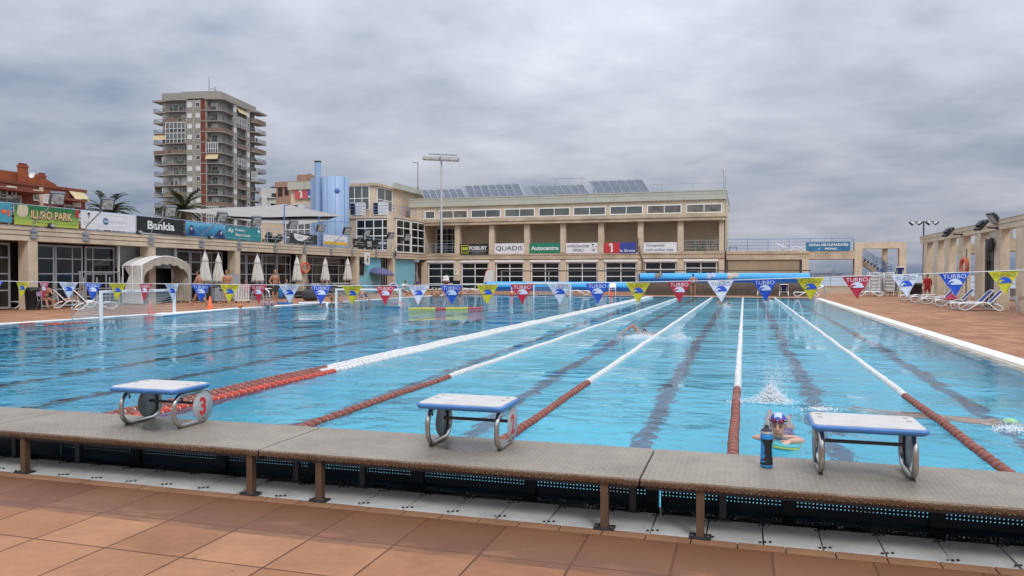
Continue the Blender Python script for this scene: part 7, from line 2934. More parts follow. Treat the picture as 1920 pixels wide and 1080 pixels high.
MB().prism(rrect(.8, .6, .06, 3), .40, .43).build('top', M_GR, t)
for sx, sy in ((-1, -1), (1, -1), (1, 1), (-1, 1)):
    MB().tube([(sx * .33, sy * .24, 0), (sx * .32, sy * .23, .40)], .025, 6).build('leg', M_GR, t)
# leaning white rescue board by the clubhouse
p = on_z(908, 551)
t = thing('rescue_board', 'tall white rescue board with a red tip leaning by the roller end', 'rescue board', (p.x - .1, 63.2, 0))
M = TR(0, 0, 0) @ Matrix.Rotation(R(8), 4, 'Y') @ Matrix.Rotation(R(-4), 4, 'X')
pr = [(-.40, 0), (.40, 0), (.42, .6), (.40, 1.5), (.34, 1.9), (.2, 2.08), (0, 2.12), (-.2, 2.08), (-.34, 1.9), (-.40, 1.5), (-.42, .6)]
MB().prism(pr, -.05, .05, M @ Matrix(((1, 0, 0, 0), (0, 0, -1, 0), (0, 1, 0, 0), (0, 0, 0, 1)))).build('body', mat('board_white', (0.58, 0.56, 0.52), 0.5), t)
MB().prism([(-.42, 1.35), (-.37, 1.35), (-.33, 1.85), (-.2, 2.05), (0, 2.09), (0, 2.14), (-.22, 2.11), (-.37, 1.9)], -.055, .055, M @ Matrix(((1, 0, 0, 0), (0, 0, -1, 0), (0, 1, 0, 0), (0, 0, 0, 1)))).build('red_rim', M_RED, t)
p = on_y(855.5, 510, YB)
t = thing('depth_sign', 'small white sign with a letter on the clubhouse pillar', 'sign', (p.x, YB - .01, p.z))
MB().box(-.2, .2, -.02, .0, -.28, .28).build('panel', M_WHITE, t)
MB().text('F', (0, -.022, 0), EX, UZ, .18, .30, 0, lift=.003, bold=.02).build('lettering', M_INK, t)
t = thing('waste_container', 'black waste container at the foot of the clubhouse pillar', 'bin', (on_y(856, 530, YB - .6).x, YB - .6, 0))
MB().prism(rrect(.62, .5, .06, 3), 0, 1.0).build('body', M_BLACK, t)
MB().prism(rrect(.66, .54, .08, 3), 1.0, 1.06).build('lid', M_DARK, t)
# ------------------------------------------------------------------ people: one continuous skin grown from overlapping volumes
def cap_(b, p0, p1, r0, r1, n=10):
    p0, p1 = Vector(p0), Vector(p1)
    b.tube([p0, p1], [r0, r1], n)
    b.ell(p0, r0, n)
    b.ell(p1, r1, n)


def grow(b, name, mats, parent, voxel, smooth=4, loc=None):
    """voxel union of the volumes in b, softened: a single closed surface"""
    me = bpy.data.meshes.new('raw')
    me.from_pydata(b.v, [], b.f)
    ob = bpy.data.objects.new('raw', me)
    COL.objects.link(ob)
    m = ob.modifiers.new('r', 'REMESH')
    m.mode = 'VOXEL'
    m.voxel_size = voxel
    m.use_smooth_shade = True
    s = ob.modifiers.new('s', 'SMOOTH')
    s.factor = .5
    s.iterations = smooth
    dg = bpy.context.evaluated_depsgraph_get()
    out = bpy.data.meshes.new_from_object(ob.evaluated_get(dg))
    bpy.data.objects.remove(ob)
    bpy.data.meshes.remove(me)
    out.name = name
    out.materials.clear()
    for k in (mats if isinstance(mats, (list, tuple)) else [mats]):
        out.materials.append(k)
    out.polygons.foreach_set('use_smooth', [True] * len(out.polygons))
    o = bpy.data.objects.new(name, out)
    COL.objects.link(o)
    if parent is not None:
        o.parent = parent
    elif loc is not None:
        o.location = loc
    return o


def hand(b, w, d, side, s=1.0, curl=.5):
    """palm, four unequal bent fingers and a thumb; d = direction of the forearm, side = thumb direction"""
    d = Vector(d).normalized()
    t = Vector(side)
    t = (t - d * t.dot(d)).normalized()
    nrm = d.cross(t)
    w = Vector(w)
    M = Matrix((t, d, nrm)).transposed()
    b.ell(w + d * .045 * s, (.040 * s, .052 * s, .016 * s), 10, M=M.to_3x3())
    for k, (o, l) in enumerate(((.028, .070), (.010, .080), (-.009, .074), (-.027, .058))):
        p = w + d * .088 * s + t * o * s
        d1 = (d + nrm * curl * .5).normalized()
        d2 = (d + nrm * curl * 1.6).normalized()
        q = p + d1 * l * .5 * s
        cap_(b, p - d * .012, q, .0095 * s, .009 * s, 6)
        cap_(b, q, q + d2 * l * .5 * s, .009 * s, .008 * s, 6)
    p = w + d * .030 * s + t * .034 * s
    q = p + (d * .6 + t * .8).normalized() * .034 * s
    cap_(b, p, q, .012 * s, .010 * s, 6)
    cap_(b, q, q + (d * .85 + t * .4 + nrm * .3).normalized() * .030 * s, .010 * s, .009 * s, 6)


def head_(b, c, F, U, s=1.0):
    """skull, jaw, nose, ears about centre c; F = where the face looks, U = up"""
    F, U = Vector(F).normalized(), Vector(U).normalized()
    L_ = U.cross(F).normalized()
    M = Matrix((L_, F, U)).transposed().to_3x3()
    c = Vector(c)
    b.ell(c + U * .025 * s - F * .010 * s, (.074 * s, .094 * s, .090 * s), 16, M=M)
    b.ell(c - U * .040 * s + F * .022 * s, (.056 * s, .062 * s, .072 * s), 14, M=M)
    b.ell(c - U * .090 * s + F * .055 * s, (.026 * s, .024 * s, .022 * s), 10, M=M)
    cap_(b, c + U * .022 * s + F * .078 * s, c - U * .022 * s + F * .100 * s, .009 * s, .014 * s, 8)
    b.ell(c - U * .060 * s + F * .076 * s, (.024 * s, .012 * s, .012 * s), 8, M=M)
    for sx in (-1, 1):
        b.ell(c + L_ * sx * .076 * s - U * .005 * s - F * .005 * s, (.012 * s, .020 * s, .032 * s), 8, M=M)
        b.ell(c + L_ * sx * .034 * s + U * .030 * s + F * .070 * s, (.022 * s, .014 * s, .008 * s), 8, M=M)
    return L_, M


def face_(parent, c, F, U, s, hairm, eyes=True):
    F, U = Vector(F).normalized(), Vector(U).normalized()
    L_ = U.cross(F).normalized()
    c = Vector(c)
    M = Matrix((L_, F, U)).transposed().to_3x3()
    b = MB()
    for sx in (-1, 1):
        b.ell(c + L_ * sx * .033 * s + U * .010 * s + F * .076 * s, (.013 * s, .008 * s, .0065 * s), 8, M=M)
        b.tube([c + L_ * sx * .014 * s + U * .030 * s + F * .088 * s, c + L_ * sx * .035 * s + U * .037 * s + F * .082 * s, c + L_ * sx * .054 * s + U * .030 * s + F * .066 * s], [.004 * s, .005 * s, .003 * s], 5)
    b.tube([c - L_ * .022 * s - U * .061 * s + F * .078 * s, c - U * .059 * s + F * .088 * s, c + L_ * .022 * s - U * .061 * s + F * .078 * s], .0045 * s, 5)
    b.build('facial_features', mat('face_dark', (0.10, 0.035, 0.025), 0.5), parent)


def hair_(parent, c, F, U, s, m, length=0.0, name='hair'):
    F, U = Vector(F).normalized(), Vector(U).normalized()
    L_ = U.cross(F).normalized()
    M = Matrix((L_, F, U)).transposed().to_3x3()
    c = Vector(c)
    b = MB()
    b.ell(c + U * .047 * s - F * .028 * s, (.082 * s, .092 * s, .082 * s), 14, M=M)
    b.ell(c + U * .004 * s - F * .052 * s, (.078 * s, .060 * s, .085 * s), 14, M=M)
    if length:
        cap_(b, c - F * .06 * s, c - F * .075 * s - U * length * s, .06 * s, .05 * s)
    grow(b, name, m, parent, .012 * s, 2)


def human(label, loc, rz, legs, arms, lean=0.0, H=1.75, skin=None, hairm=None, shorts=None, shirt=None, look=(0.0, 0.0), pz=None, voxel=.015, group='bathers around the pool', brief=False, long_=0.0, sway=0.0, trousers=False, build_=1.0, name='person'):
    k = H / 1.75
    skin = skin or M_SKIN
    hairm = hairm or M_HAIR
    t = thing(name, label, 'person', loc, rz, group)
    la = R(lean)
    sp = Vector((math.sin(R(sway)), -math.sin(la), math.cos(la))).normalized()
    J = []
    for sx, (a, o, kn) in zip((-1, 1), legs):
        a, o, kn = R(a), R(o), R(kn)
        hip = Vector((sx * .095, 0, -.03))
        knee = hip + Vector((sx * math.sin(o), -math.sin(a) * math.cos(o), -math.cos(a) * math.cos(o))) * .43
        c = a - kn
        ank = knee + Vector((sx * math.sin(o) * .3, -math.sin(c), -math.cos(c))).normalized() * .41
        e = max(-1.2, min(.35, c))
        toe = ank + Vector((sx * .04, -math.cos(e), math.sin(e))).normalized() * .15 + Vector((0, 0, -.045))
        heel = ank + Vector((0, math.cos(e) * .04, -math.sin(e) * .05 - .035))
        J.append((hip, knee, ank, toe, heel))
    low = min(min(j[3].z - .022, j[4].z - .026, j[2].z - .07) for j in J)
    z0 = pz / k if pz is not None else -low
    P0 = Vector((0, 0, z0))
    sh = lambda p: (P0 + p) * k
    chest, neck = sp * .36, sp * .52
    b = MB()
    Ms = Matrix((Vector((1, 0, 0)), sp.cross(Vector((1, 0, 0))), sp)).transposed().to_3x3()
    b.ell(sh(Vector((0, 0, 0))), Vector((.155, .108, .125)) * k * build_, 14, M=Ms)
    b.ell(sh(sp * .16), Vector((.135, .098, .16)) * k * build_, 14, M=Ms)
    b.ell(sh(chest - sp * .02), Vector((.168, .112, .175)) * k * build_, 14, M=Ms)
    cap_(b, sh(chest + sp * .09 - Vector((.135, 0, 0))), sh(chest + sp * .09 + Vector((.135, 0, 0))), .062 * k, .062 * k)
    cap_(b, sh(chest + sp * .08), sh(neck + sp * .05), .062 * k, .050 * k)
    yw, pt = R(look[0]), R(look[1])
    F = Vector((math.sin(yw) * math.cos(pt), -math.cos(yw) * math.cos(pt), math.sin(pt)))
    U = (sp * .5 + UZ * .5).normalized()
    U = (U - F * U.dot(F)).normalized()
    hc = sh(neck + sp * .05 + U * .115) + F * .022 * k
    head_(b, hc, F, U, k)
    for j in J:
        cap_(b, sh(j[0]), sh(j[1]), .088 * k, .054 * k)
        mid = j[1].lerp(j[2], .3) + Vector((0, .012, 0))
        cap_(b, sh(j[1]), sh(mid), .052 * k, .054 * k)
        cap_(b, sh(mid), sh(j[2]), .054 * k, .034 * k)
        cap_(b, sh(j[4]), sh(j[3]), .032 * k, .026 * k)
        cap_(b, sh(j[2]), sh(j[3]), .034 * k, .024 * k)
    A = []
    for sx, (f_, o, e, inn) in zip((-1, 1), arms):
        f_, o, e = R(f_), R(o), R(e)
        s0 = chest + sp * .09 + Vector((sx * .175, 0, 0))
        el = s0 + Vector((sx * math.sin(o), -math.sin(f_) * math.cos(o), -math.cos(f_) * math.cos(o))) * .285
        fd = Vector((sx * math.sin(o) * .6 - sx * inn, -math.sin(f_ + e), -math.cos(f_ + e))).normalized()
        wr = el + fd * .25
        A.append((s0, el, wr))
        cap_(b, sh(s0), sh(el), .054 * k, .040 * k)
        cap_(b, sh(el), sh(el.lerp(wr, .3)), .040 * k, .040 * k)
        cap_(b, sh(el.lerp(wr, .3)), sh(wr), .040 * k, .027 * k)
        hand(b, sh(wr), fd, Vector((-sx * .3, -1, 0)), k)
    grow(b, 'body', skin, t, voxel * k)
    hair_(t, hc, F, U, k, hairm, long_)
    face_(t, hc, F, U, k, hairm)
    if shorts:
        b = MB()
        b.ell(sh(Vector((0, 0, -.01))), Vector((.170, .124, .12)) * k * build_, 14)
        b.box(*[q for p in ((-.10, .10), (-.08, .08)) for q in (p[0] * k, p[1] * k)], (z0 - .02) * k, (z0 + .05) * k)
        if not brief:
            for j in J:
                fr = .95 if trousers else .62
                cap_(b, sh(j[0]), sh(j[0].lerp(j[1], fr)), .104 * k, .088 * k if not trousers else .07 * k)
                if trousers:
                    cap_(b, sh(j[1]), sh(j[1].lerp(j[2], .85)), .068 * k, .055 * k)
        grow(b, 'trunks' if brief else 'shorts', shorts, t, .016 * k, 3)
    if shirt:
        b = MB()
        b.ell(sh(sp * .12), Vector((.165, .125, .19)) * k * build_, 14, M=Ms)
        b.ell(sh(chest - sp * .02), Vector((.186, .130, .185)) * k * build_, 14, M=Ms)
        cap_(b, sh(chest + sp * .085 - Vector((.14, 0, 0))), sh(chest + sp * .085 + Vector((.14, 0, 0))), .074 * k, .074 * k)
        for s0, el, wr in A:
            cap_(b, sh(s0), sh(el.lerp(s0, .3)) if shirt is not M_LIFE else sh(el), .068 * k, .058 * k)
            if shirt is M_LIFE:
                cap_(b, sh(el), sh(el.lerp(wr, .85)), .054 * k, .042 * k)
        grow(b, 'shirt', shirt, t, .016 * k, 3)
    return t


M_LIFE = mat('lifeguard_red', (0.36, 0.012, 0.015), 0.8, var=0.15)
M_SWB = mat('swim_black', (0.014, 0.016, 0.018), 0.7)
M_SWG = mat('swim_olive', (0.055, 0.055, 0.045), 0.8, var=0.2)
M_GREYT = mat('grey_tshirt', (0.25, 0.27, 0.29), 0.9)
M_WT = mat('white_tshirt', (0.68, 0.68, 0.66), 0.9)
M_NVT = mat('navy_tshirt', (0.02, 0.025, 0.09), 0.9)
M_RDT = mat('red_tshirt', (0.40, 0.03, 0.04), 0.9)
M_BKT = mat('black_tshirt', (0.015, 0.015, 0.017), 0.9)

p = on_z(374, 574.0)
human('shirtless youth striding to the left in front of the first parasol', (p.x, p.y, 0), R(-76), [(34, 3, 12), (-22, 3, 22)], [(-18, 8, 25, 0), (22, 10, 45, .1)], lean=4, H=1.90, shorts=M_SWB, brief=True, look=(8, 0), group='youths walking on the left deck')
p = on_z(427, 573.0)
human('shirtless youth walking towards the camera behind the yellow pennant by the crates', (p.x, p.y, 0), R(24), [(16, 4, 8), (-14, 4, 14)], [(-6, 12, 12, 0), (10, 14, 18, 0)], lean=1, H=1.90, shorts=M_SWB, brief=True, look=(-42, 2), group='youths walking on the left deck')
p = on_z(516, 568.5)
human('shirtless smiling youth in dark shorts standing by the pool ladder', (p.x, p.y, 0), R(62), [(4, 4, 2), (-4, 4, 2)], [(-10, 26, 48, .55), (-6, 14, 30, .2)], lean=3, H=1.93, shorts=M_SWG, look=(-18, 2), group='youths walking on the left deck')
p = on_z(1301, 555)
human('bather in a dark brief seen from behind, hands on hips, under the high roller', (p.x, 59.6, 0), R(186), [(2, 6, 0), (-2, 6, 0)], [(-14, 38, 60, .75), (-14, 38, 60, .75)], H=1.72, shorts=M_SWB, brief=True, skin=M_SKIN, look=(0, -4))
p = on_z(1744, 563)
human('lifeguard in a red top and red shorts standing by the pergola', (11.05, 53.9, 0), R(-24), [(3, 4, 0), (-3, 4, 0)], [(14, 10, 60, .5), (12, 14, 30, .1)], H=1.68, shorts=M_LIFE, shirt=M_LIFE, look=(-20, -5))
p = on_z(836, 551)
human('bather with a white towel on the shoulders walking near the clubhouse glazing', (p.x, 61.4, 0), R(160), [(12, 3, 6), (-10, 3, 12)], [(6, 12, 30, 0), (-6, 12, 20, 0)], lean=8, H=1.74, shorts=mat('dark_red_swim', (0.25, 0.03, 0.03), 0.8, col2=(0.03, 0.02, 0.02), vscale=6), skin=M_SKIN2, look=(0, -12))
b = MB()
x_, y_ = p.x, 61.4
for sx in (-1, 1):
    cap_(b, (sx * .20, 0, 1.38), (sx * .05, -.02, 1.50), .085, .075)
    cap_(b, (sx * .20, 0, 1.38), (sx * .21, -.06, 1.12), .085, .07)
cap_(b, (-.14, -.06, 1.40), (.14, -.06, 1.40), .09, .09)
cap_(b, (-.10, -.10, 1.18), (.12, -.10, 1.20), .09, .09)
o = grow(b, 'shoulder_towel', M_TOWEL, None, .02, 3, loc=(x_, y_ - .02, 0))
tag(o, 'white towel hung round a walking bather\'s shoulders', 'towel')
# old bather on the folding chair, turned to the right
human('elderly bather with short fair hair seated on a folding chair', (CHX, CHY, 0), R(75), [(84, 6, 62), (80, 8, 72)], [(28, 10, 52, .25), (34, 8, 48, .2)], lean=14, H=1.66, pz=.55, hairm=M_HAIR2, shorts=M_SWB, brief=True, build_=1.22, look=(0, -14))
p = on_z(128, 578)
human('sunbather lying on the pink towel lounger, only the legs clear', (p.x, p.y + .35, 0), R(-40), [(86, 6, 4), (82, 8, 14)], [(20, 20, 20, 0), (20, 20, 20, 0)], lean=-38, H=1.64, pz=.48, shorts=M_SWB, brief=True, look=(0, 20))
p = on_x(356, 515, -30.6)
human('person in a grey shirt standing behind the right curtain of the tent', (-30.5, p.y + .5, 0), R(120), [(2, 4, 0), (-2, 4, 0)], [(20, 8, 30, 0), (0, 8, 10, 0)], H=1.78, shorts=M_SWB, trousers=True, shirt=M_GREYT, look=(10, 0))


def seated(u, X, label, rz, shirt, skin=None, hairm=None, H=1.72, lean=8, look=(0, 0), shorts=M_SWB):
    v = 516 + (u - 1395.5) * 1.531 / X
    p = on_z(u, v)
    fold_chair((p.x, p.y, 0), R(rz), 'cafe chair of the ' + ' '.join(label.split()[:9]), M_GREYMETAL, M_GREYMETAL)
    return human(label, (p.x, p.y, 0), R(rz), [(82, 8, 78), (80, 8, 84)], [(38, 8, 70, .4), (30, 8, 60, .3)], lean=lean, H=H, pz=.53, shirt=shirt, shorts=shorts, skin=skin, hairm=hairm, look=look, voxel=.018, group='people seated at the cafe tables')


seated(461, -30.3, 'dark haired person in a red and blue shirt seated behind the grey crates', 30, M_RDT)
seated(536, -30.2, 'balding man in a grey shirt seated behind the barrier left of the lifebuoy', 70, M_GREYT, hairm=mat('shaved_hair', (0.12, 0.07, 0.05), 0.6))
seated(578, -30.6, 'person in black seated right below the lifebuoy', 20, M_BKT)
seated(604, -29.4, 'person in a dark grey shirt seated under the parasol right of the lifebuoy', 60, mat('dark_grey_tshirt', (0.05, 0.05, 0.055), 0.9))
seated(622, -29.7, 'tanned person in black seated facing left beside the last parasol', -60, M_BKT)
seated(486, -30.9, 'shaded person seated behind the third closed parasol', 0, M_BKT)

# bathers at the pool edge in and behind the middle goal
p = on_z(640, 565)
human('bather sitting bent forward on the pool edge inside the middle goal', (-23.75, p.y - .4, 0), R(65), [(86, 8, 80), (80, 8, 70)], [(52, 8, 20, .2), (45, 8, 30, .2)], lean=42, H=1.74, pz=.12, shorts=M_SWB, brief=True, look=(20, -30), group='bathers on the left pool edge')
human('bather lying on the pool edge inside the middle goal', (-23.9, p.y + 3.2, .14), R(20), [(88, 10, 6), (84, 12, 20)], [(-30, 30, 10, 0), (-20, 30, 20, 0)], lean=-50, H=1.72, pz=.10, shorts=M_SWB, brief=True, group='bathers on the left pool edge')
p = on_z(757, 557)
human('dark haired bather in a white shirt crouching by the right post of the middle goal', (p.x - .1, p.y, 0), R(70), [(95, 10, 120), (70, 12, 110)], [(60, 8, 50, .3), (50, 8, 60, .3)], lean=25, H=1.75, pz=.50, shirt=M_WT, shorts=mat('grey_shorts', (0.16, 0.19, 0.23), 0.9), look=(0, -35), group='bathers on the left pool edge')
human('tanned bather sitting close beside the one in the white shirt', (p.x - .1, p.y + 1.4, 0), R(100), [(75, 8, 95), (60, 8, 90)], [(40, 8, 60, .3), (40, 8, 60, .3)], lean=30, H=1.7, pz=.34, shorts=M_LIFE, brief=True, look=(0, -30), group='bathers on the left pool edge')
p = on_z(785, 551)
human('person in a navy shirt sitting on a lounger near the clubhouse corner', (-27.8, 63.0, 0), R(60), [(80, 8, 70), (80, 8, 80)], [(40, 8, 60, .3), (30, 8, 60, .3)], lean=10, H=1.72, pz=.55, shirt=M_NVT, shorts=M_NVT, voxel=.018)


def bather_head(x, y, rz, label, hairm=M_HAIR, skin=M_SKIN, up=0.0, lookz=-5, voxel=.014, arms_=True):
    t = thing('person', label, 'person', (x, y, ZW), R(rz), 'bathers in the water')
    b = MB()
    c = Vector((0, -.02, .17 + up))
    F, U = Vector((0, -1, math.tan(R(lookz)))).normalized(), Vector((0, 0, 1))
    U = (U - F * U.dot(F)).normalized()
    head_(b, c, F, U, 1.0)
    cap_(b, (0, .02, -.10 + up), (0, .0, .08 + up), .062, .055)
    b.ell((0, .03, -.34 + up), (.18, .12, .22), 14)
    cap_(b, (-.15, .03, -.14 + up), (.15, .03, -.14 + up), .065, .065)
    for sx in (-1, 1):
        el = Vector((sx * .32, -.08, -.32 + up))
        cap_(b, (sx * .17, .02, -.15 + up), el, .055, .042)
        w = Vector((sx * .22, -.34, -.24 + up))
        cap_(b, el, w, .040, .028)
        hand(b, w, Vector((-sx * .2, -1, .1)), Vector((-sx, 0, .4)))
        cap_(b, (sx * .09, .05, -.55 + up), (sx * .11, -.12, -.95 + up), .085, .06)
        cap_(b, (sx * .11, -.12, -.95 + up), (sx * .1, .05, -1.32 + up), .058, .04)
    grow(b, 'body', skin, t, voxel)
    hair_(t, c, F, U, 1.0, hairm)
    face_(t, c, F, U, 1.0, hairm)
    return t


for u, v, rz, lab, up in ((597, 569.5, 200, 'dark haired bather in the water left of the middle goal post', .05), (613, 568, 120, 'second dark haired bather in the water at the left middle goal post', .05), (693, 571.5, 28, 'bather with head above water inside the middle goal', .0),
                          (664, 566, 40, 'dim bather in the water behind the yellow pennant in the middle goal', .0)):
    p = on_z(u, v, ZW)
    bather_head(max(p.x, -23.15), p.y, rz, lab, up=up)
for k, (x, lab) in enumerate(((52.6, 'leftmost of the bathers huddled at the far left pool corner'), (54.2, 'second from left of the bathers huddled at the far left pool corner'), (55.7, 'third from left of the bathers huddled at the far left pool corner'),
                              (57.2, 'fourth from left of the bathers huddled at the far left pool corner'), (58.6, 'fifth from left of the bathers huddled at the far left pool corner'), (60.0, 'rightmost of the huddled bathers, partly behind the blue pennant'))):
    bather_head(-22.9 + (k % 2) * .35, x, 150 + 37 * k, lab, up=.46 if k < 3 else .34, hairm=M_HAIR if k != 4 else M_HAIR2)
p = on_z(944, 558, ZW)
bather_head(p.x, pool_far(p.x) - .8, 10, 'lone bather at the far pool edge beside the red pennant', up=.0)
p = on_z(864, 557, ZW)
bather_head(p.x, pool_far(p.x) - 2.2, 200, 'lone bather in the water right of the huddled group', up=.02)


# ------------------------------------------------------------------ spray
def spray(loc, w, h, n, label, seed, foam=True, plume=None):
    """water thrown up by a swimmer: droplets and a clump of foam, nobody could count them"""
    rnd = random.Random(seed)
    b = MB()
    ico = [(0, 0, 1), (.94, 0, .33), (-.47, .82, .33), (-.47, -.82, .33), (.47, .82, -.33), (.47, -.82, -.33), (-.94, 0, -.33), (0, 0, -1)]
    fc = [(0, 1, 2), (0, 2, 3), (0, 3, 1), (1, 4, 2), (2, 6, 3), (3, 5, 1), (1, 5, 4), (2, 4, 6), (3, 6, 5), (7, 4, 5), (7, 5, 6), (7, 6, 4)]

    def drop(p, s, st=1.0):
        b.add([(p[0] + x * s, p[1] + y * s, p[2] + z_ * s * st) for x, y, z_ in ico], fc, 0, True)
    if foam:
        for q in range(n):
            r = abs(rnd.gauss(0, .42))
            a = rnd.uniform(0, 6.28)
            z_ = abs(rnd.gauss(0, .36)) * h * max(0, 1 - r * .7)
            drop((r * math.cos(a) * w * .5, r * math.sin(a) * w * .45, z_ * .8), rnd.uniform(.004, .013) * (1 - .4 * min(1, z_ / h)), rnd.uniform(.7, 1.6))
        for q in range(n // 30):
            r = abs(rnd.gauss(0, .26))
            a = rnd.uniform(0, 6.28)
            drop((r * math.cos(a) * w * .5, r * math.sin(a) * w * .45, rnd.random() ** 2 * h * .45 * max(0, 1 - r)), rnd.uniform(.014, .034) * min(1.0, h * 3.2), rnd.uniform(.5, 1.1))
        for q in range(n // 3):
            a = rnd.uniform(0, 6.28)
            r = rnd.uniform(.2, 1.3)
            drop((r * math.cos(a) * w * .6, r * math.sin(a) * w * .6, .003), rnd.uniform(.005, .014), .25)
    for q in range(n // 2):
        f_ = rnd.random()
        px_2 = plume or (0, 0, h)
        drop((px_2[0] * f_ + rnd.gauss(0, .30) * w * (.3 + f_), px_2[1] * f_ + rnd.gauss(0, .25) * w, px_2[2] * f_ + rnd.gauss(0, .12) * h + .02), rnd.uniform(.0025, .0065))
    m = mat('white_spray', (0.80, 0.84, 0.87), 0.25, spec=0.8)
    o = b.build('splash', m)
    o.location = loc
    return tag(o, label, 'splash', kind='stuff')


p = on_z(1446, 752, ZW)
spray((p.x, p.y, ZW), .44, .36, 2600, 'white splash kicked up behind the swimmer with the board', 1, plume=(.15, 1.2, .34))
spray((p.x + .55, p.y - .5, ZW), .5, .05, 160, 'low splash right of the kicking feet', 9)
spray((p.x - .42, p.y - .2, ZW), .3, .06, 120, 'low splash beside the white end of the lane rope', 19)
p2 = on_z(1203, 634, ZW)
spray((p2.x, p2.y, ZW), 1.2, .20, 2200, 'white splash round the crawl swimmer in the second lane', 2)
spray((p2.x + .95, p2.y + .1, ZW), .7, .32, 900, 'spray thrown against the lane rope by the crawl swimmer', 12)
p3 = on_z(1361, 575, ZW)
spray((p3.x, p3.y, ZW), .9, .55, 500, 'white splash round the farthest crawl swimmer', 3)
p4 = on_z(1446, 566, ZW)
spray((p4.x, p4.y, ZW), .8, .3, 260, 'small splash at the far end under the blue pennant', 4)
p5 = on_z(1898, 806, ZW)
spray((p5.x, p5.y, ZW), .42, .05, 320, 'bubbles beside the swimmer in the green cap', 5)

# ------------------------------------------------------------------ swimmers
# with the kickboard, coming towards the camera
p = on_z(1459, 822, ZW)
t = thing('person', 'swimmer in a blue and white cap and red goggles holding a kickboard', 'person', (p.x, p.y, ZW), R(-3), 'swimmers in the lanes')
b = MB()
hc = Vector((0, 0, .135))
F = Vector((-.06, -1, -.10)).normalized()
U = (UZ - F * F.z).normalized()
Lh, Mh = head_(b, hc, F, U, 1.0)
cap_(b, (0, .09, -.02), (0, .04, .05), .056, .052)
cap_(b, (-.16, .15, -.05), (.16, .15, -.05), .062, .062)
b.ell((0, .33, -.11), (.165, .26, .10), 14)
b.ell((0, .66, -.15), (.15, .24, .10), 14)
for sx in (-1, 1):
    el = Vector((sx * .215, -.02, -.012))
    wr = Vector((sx * .105, -.205, .018))
    cap_(b, (sx * .175, .14, -.05), el, .047, .038)
    cap_(b, el, el.lerp(wr, .35), .037, .037)
    cap_(b, el.lerp(wr, .35), wr, .037, .026)
    hand(b, wr, Vector((-sx * .35, -1, .02)), Vector((-sx, -.2, .1)), .92, .35)
    cap_(b, (sx * .09, .82, -.17), (sx * .11, 1.22, -.30 + .05 * sx), .082, .052)
    cap_(b, (sx * .11, 1.22, -.30 + .05 * sx), (sx * .11, 1.60, -.24 - .08 * sx), .052, .034)
    cap_(b, (sx * .11, 1.60, -.24 - .08 * sx), (sx * .12, 1.80, -.17 - .10 * sx), .034, .02)
grow(b, 'body', M_SKIN2, t, .0075, 3)


def capmat():
    m, nt, b_, N, S, MA, NO, RM, MX, BU, MP, oc = node_mat('two_tone_swim_cap')
    ch_ = N('ShaderNodeTexChecker')
    ch_.inputs['Scale'].default_value = 14.0
    ch_.inputs['Color1'].default_value = (0.035, 0.045, 0.33, 1)
    ch_.inputs['Color2'].default_value = (0.42, 0.52, 0.72, 1)
    S(MP(oc, loc=(.036, 0, .018)), ch_.inputs['Vector'])
    S(ch_.outputs['Color'], b_.inputs['Base Color'])
    b_.inputs['Roughness'].default_value = 0.35
    return m


def swim_cap(parent, c, F, U, m, s=1.0, name='swim_cap'):
    F, U = Vector(F).normalized(), Vector(U).normalized()
    L_ = U.cross(F).normalized()
    M = Matrix((L_, F, U)).transposed().to_3x3()
    b = MB()
    n, k = 24, 12
    v = []
    for i in range(k + 1):
        for j in range(n):
            ph = 2 * math.pi * j / n
            lim = R(100) - R(20) * math.sin(ph)
            th = lim * i / k
            q = Vector((math.sin(th) * math.cos(ph) * .084, math.sin(th) * math.sin(ph) * .104, math.cos(th) * .100)) * s
            v.append(Vector(c) + M @ q + U * .027 * s - F * .010 * s)
    b.add(v, [(i * n + j, (i + 1) * n + j, (i + 1) * n + (j + 1) % n, i * n + (j + 1) % n) for i in range(k) for j in range(n)], 0, True)
    return b.build(name, m, parent)


swim_cap(t, hc, F, U, capmat())
b = MB()
gl = MB()
for sx in (-1, 1):
    c0 = hc + Lh * sx * .036 + U * .062 + F * .083
    a1 = (Lh * 1.0 - F * sx * .45).normalized()
    b.tube([c0 + a1 * .028 * math.cos(R(24 * q)) + U * .016 * math.sin(R(24 * q)) for q in range(15)], .0055, 6, closed=True)
    gl.ell(c0 - F * .002, (.024, .008, .0135), 10, M=Matrix((a1, F, U)).transposed().to_3x3())
    b.tube([c0 + Lh * sx * .028 - F * .012, hc + Lh * sx * .086 + U * .05 + F * .02, hc + Lh * sx * .078 + U * .05 - F * .05, hc + U * .05 - F * .115], .006, 6)
b.tube([hc - Lh * .010 + U * .060 + F * .094, hc + Lh * .010 + U * .060 + F * .094], .0045, 6)
g_ = b.build('goggles', mat('goggle_strap', (0.10, 0.01, 0.03), 0.4), t)
gl.build('lenses', mat('goggle_lens', (0.50, 0.03, 0.05), 0.1), g_)
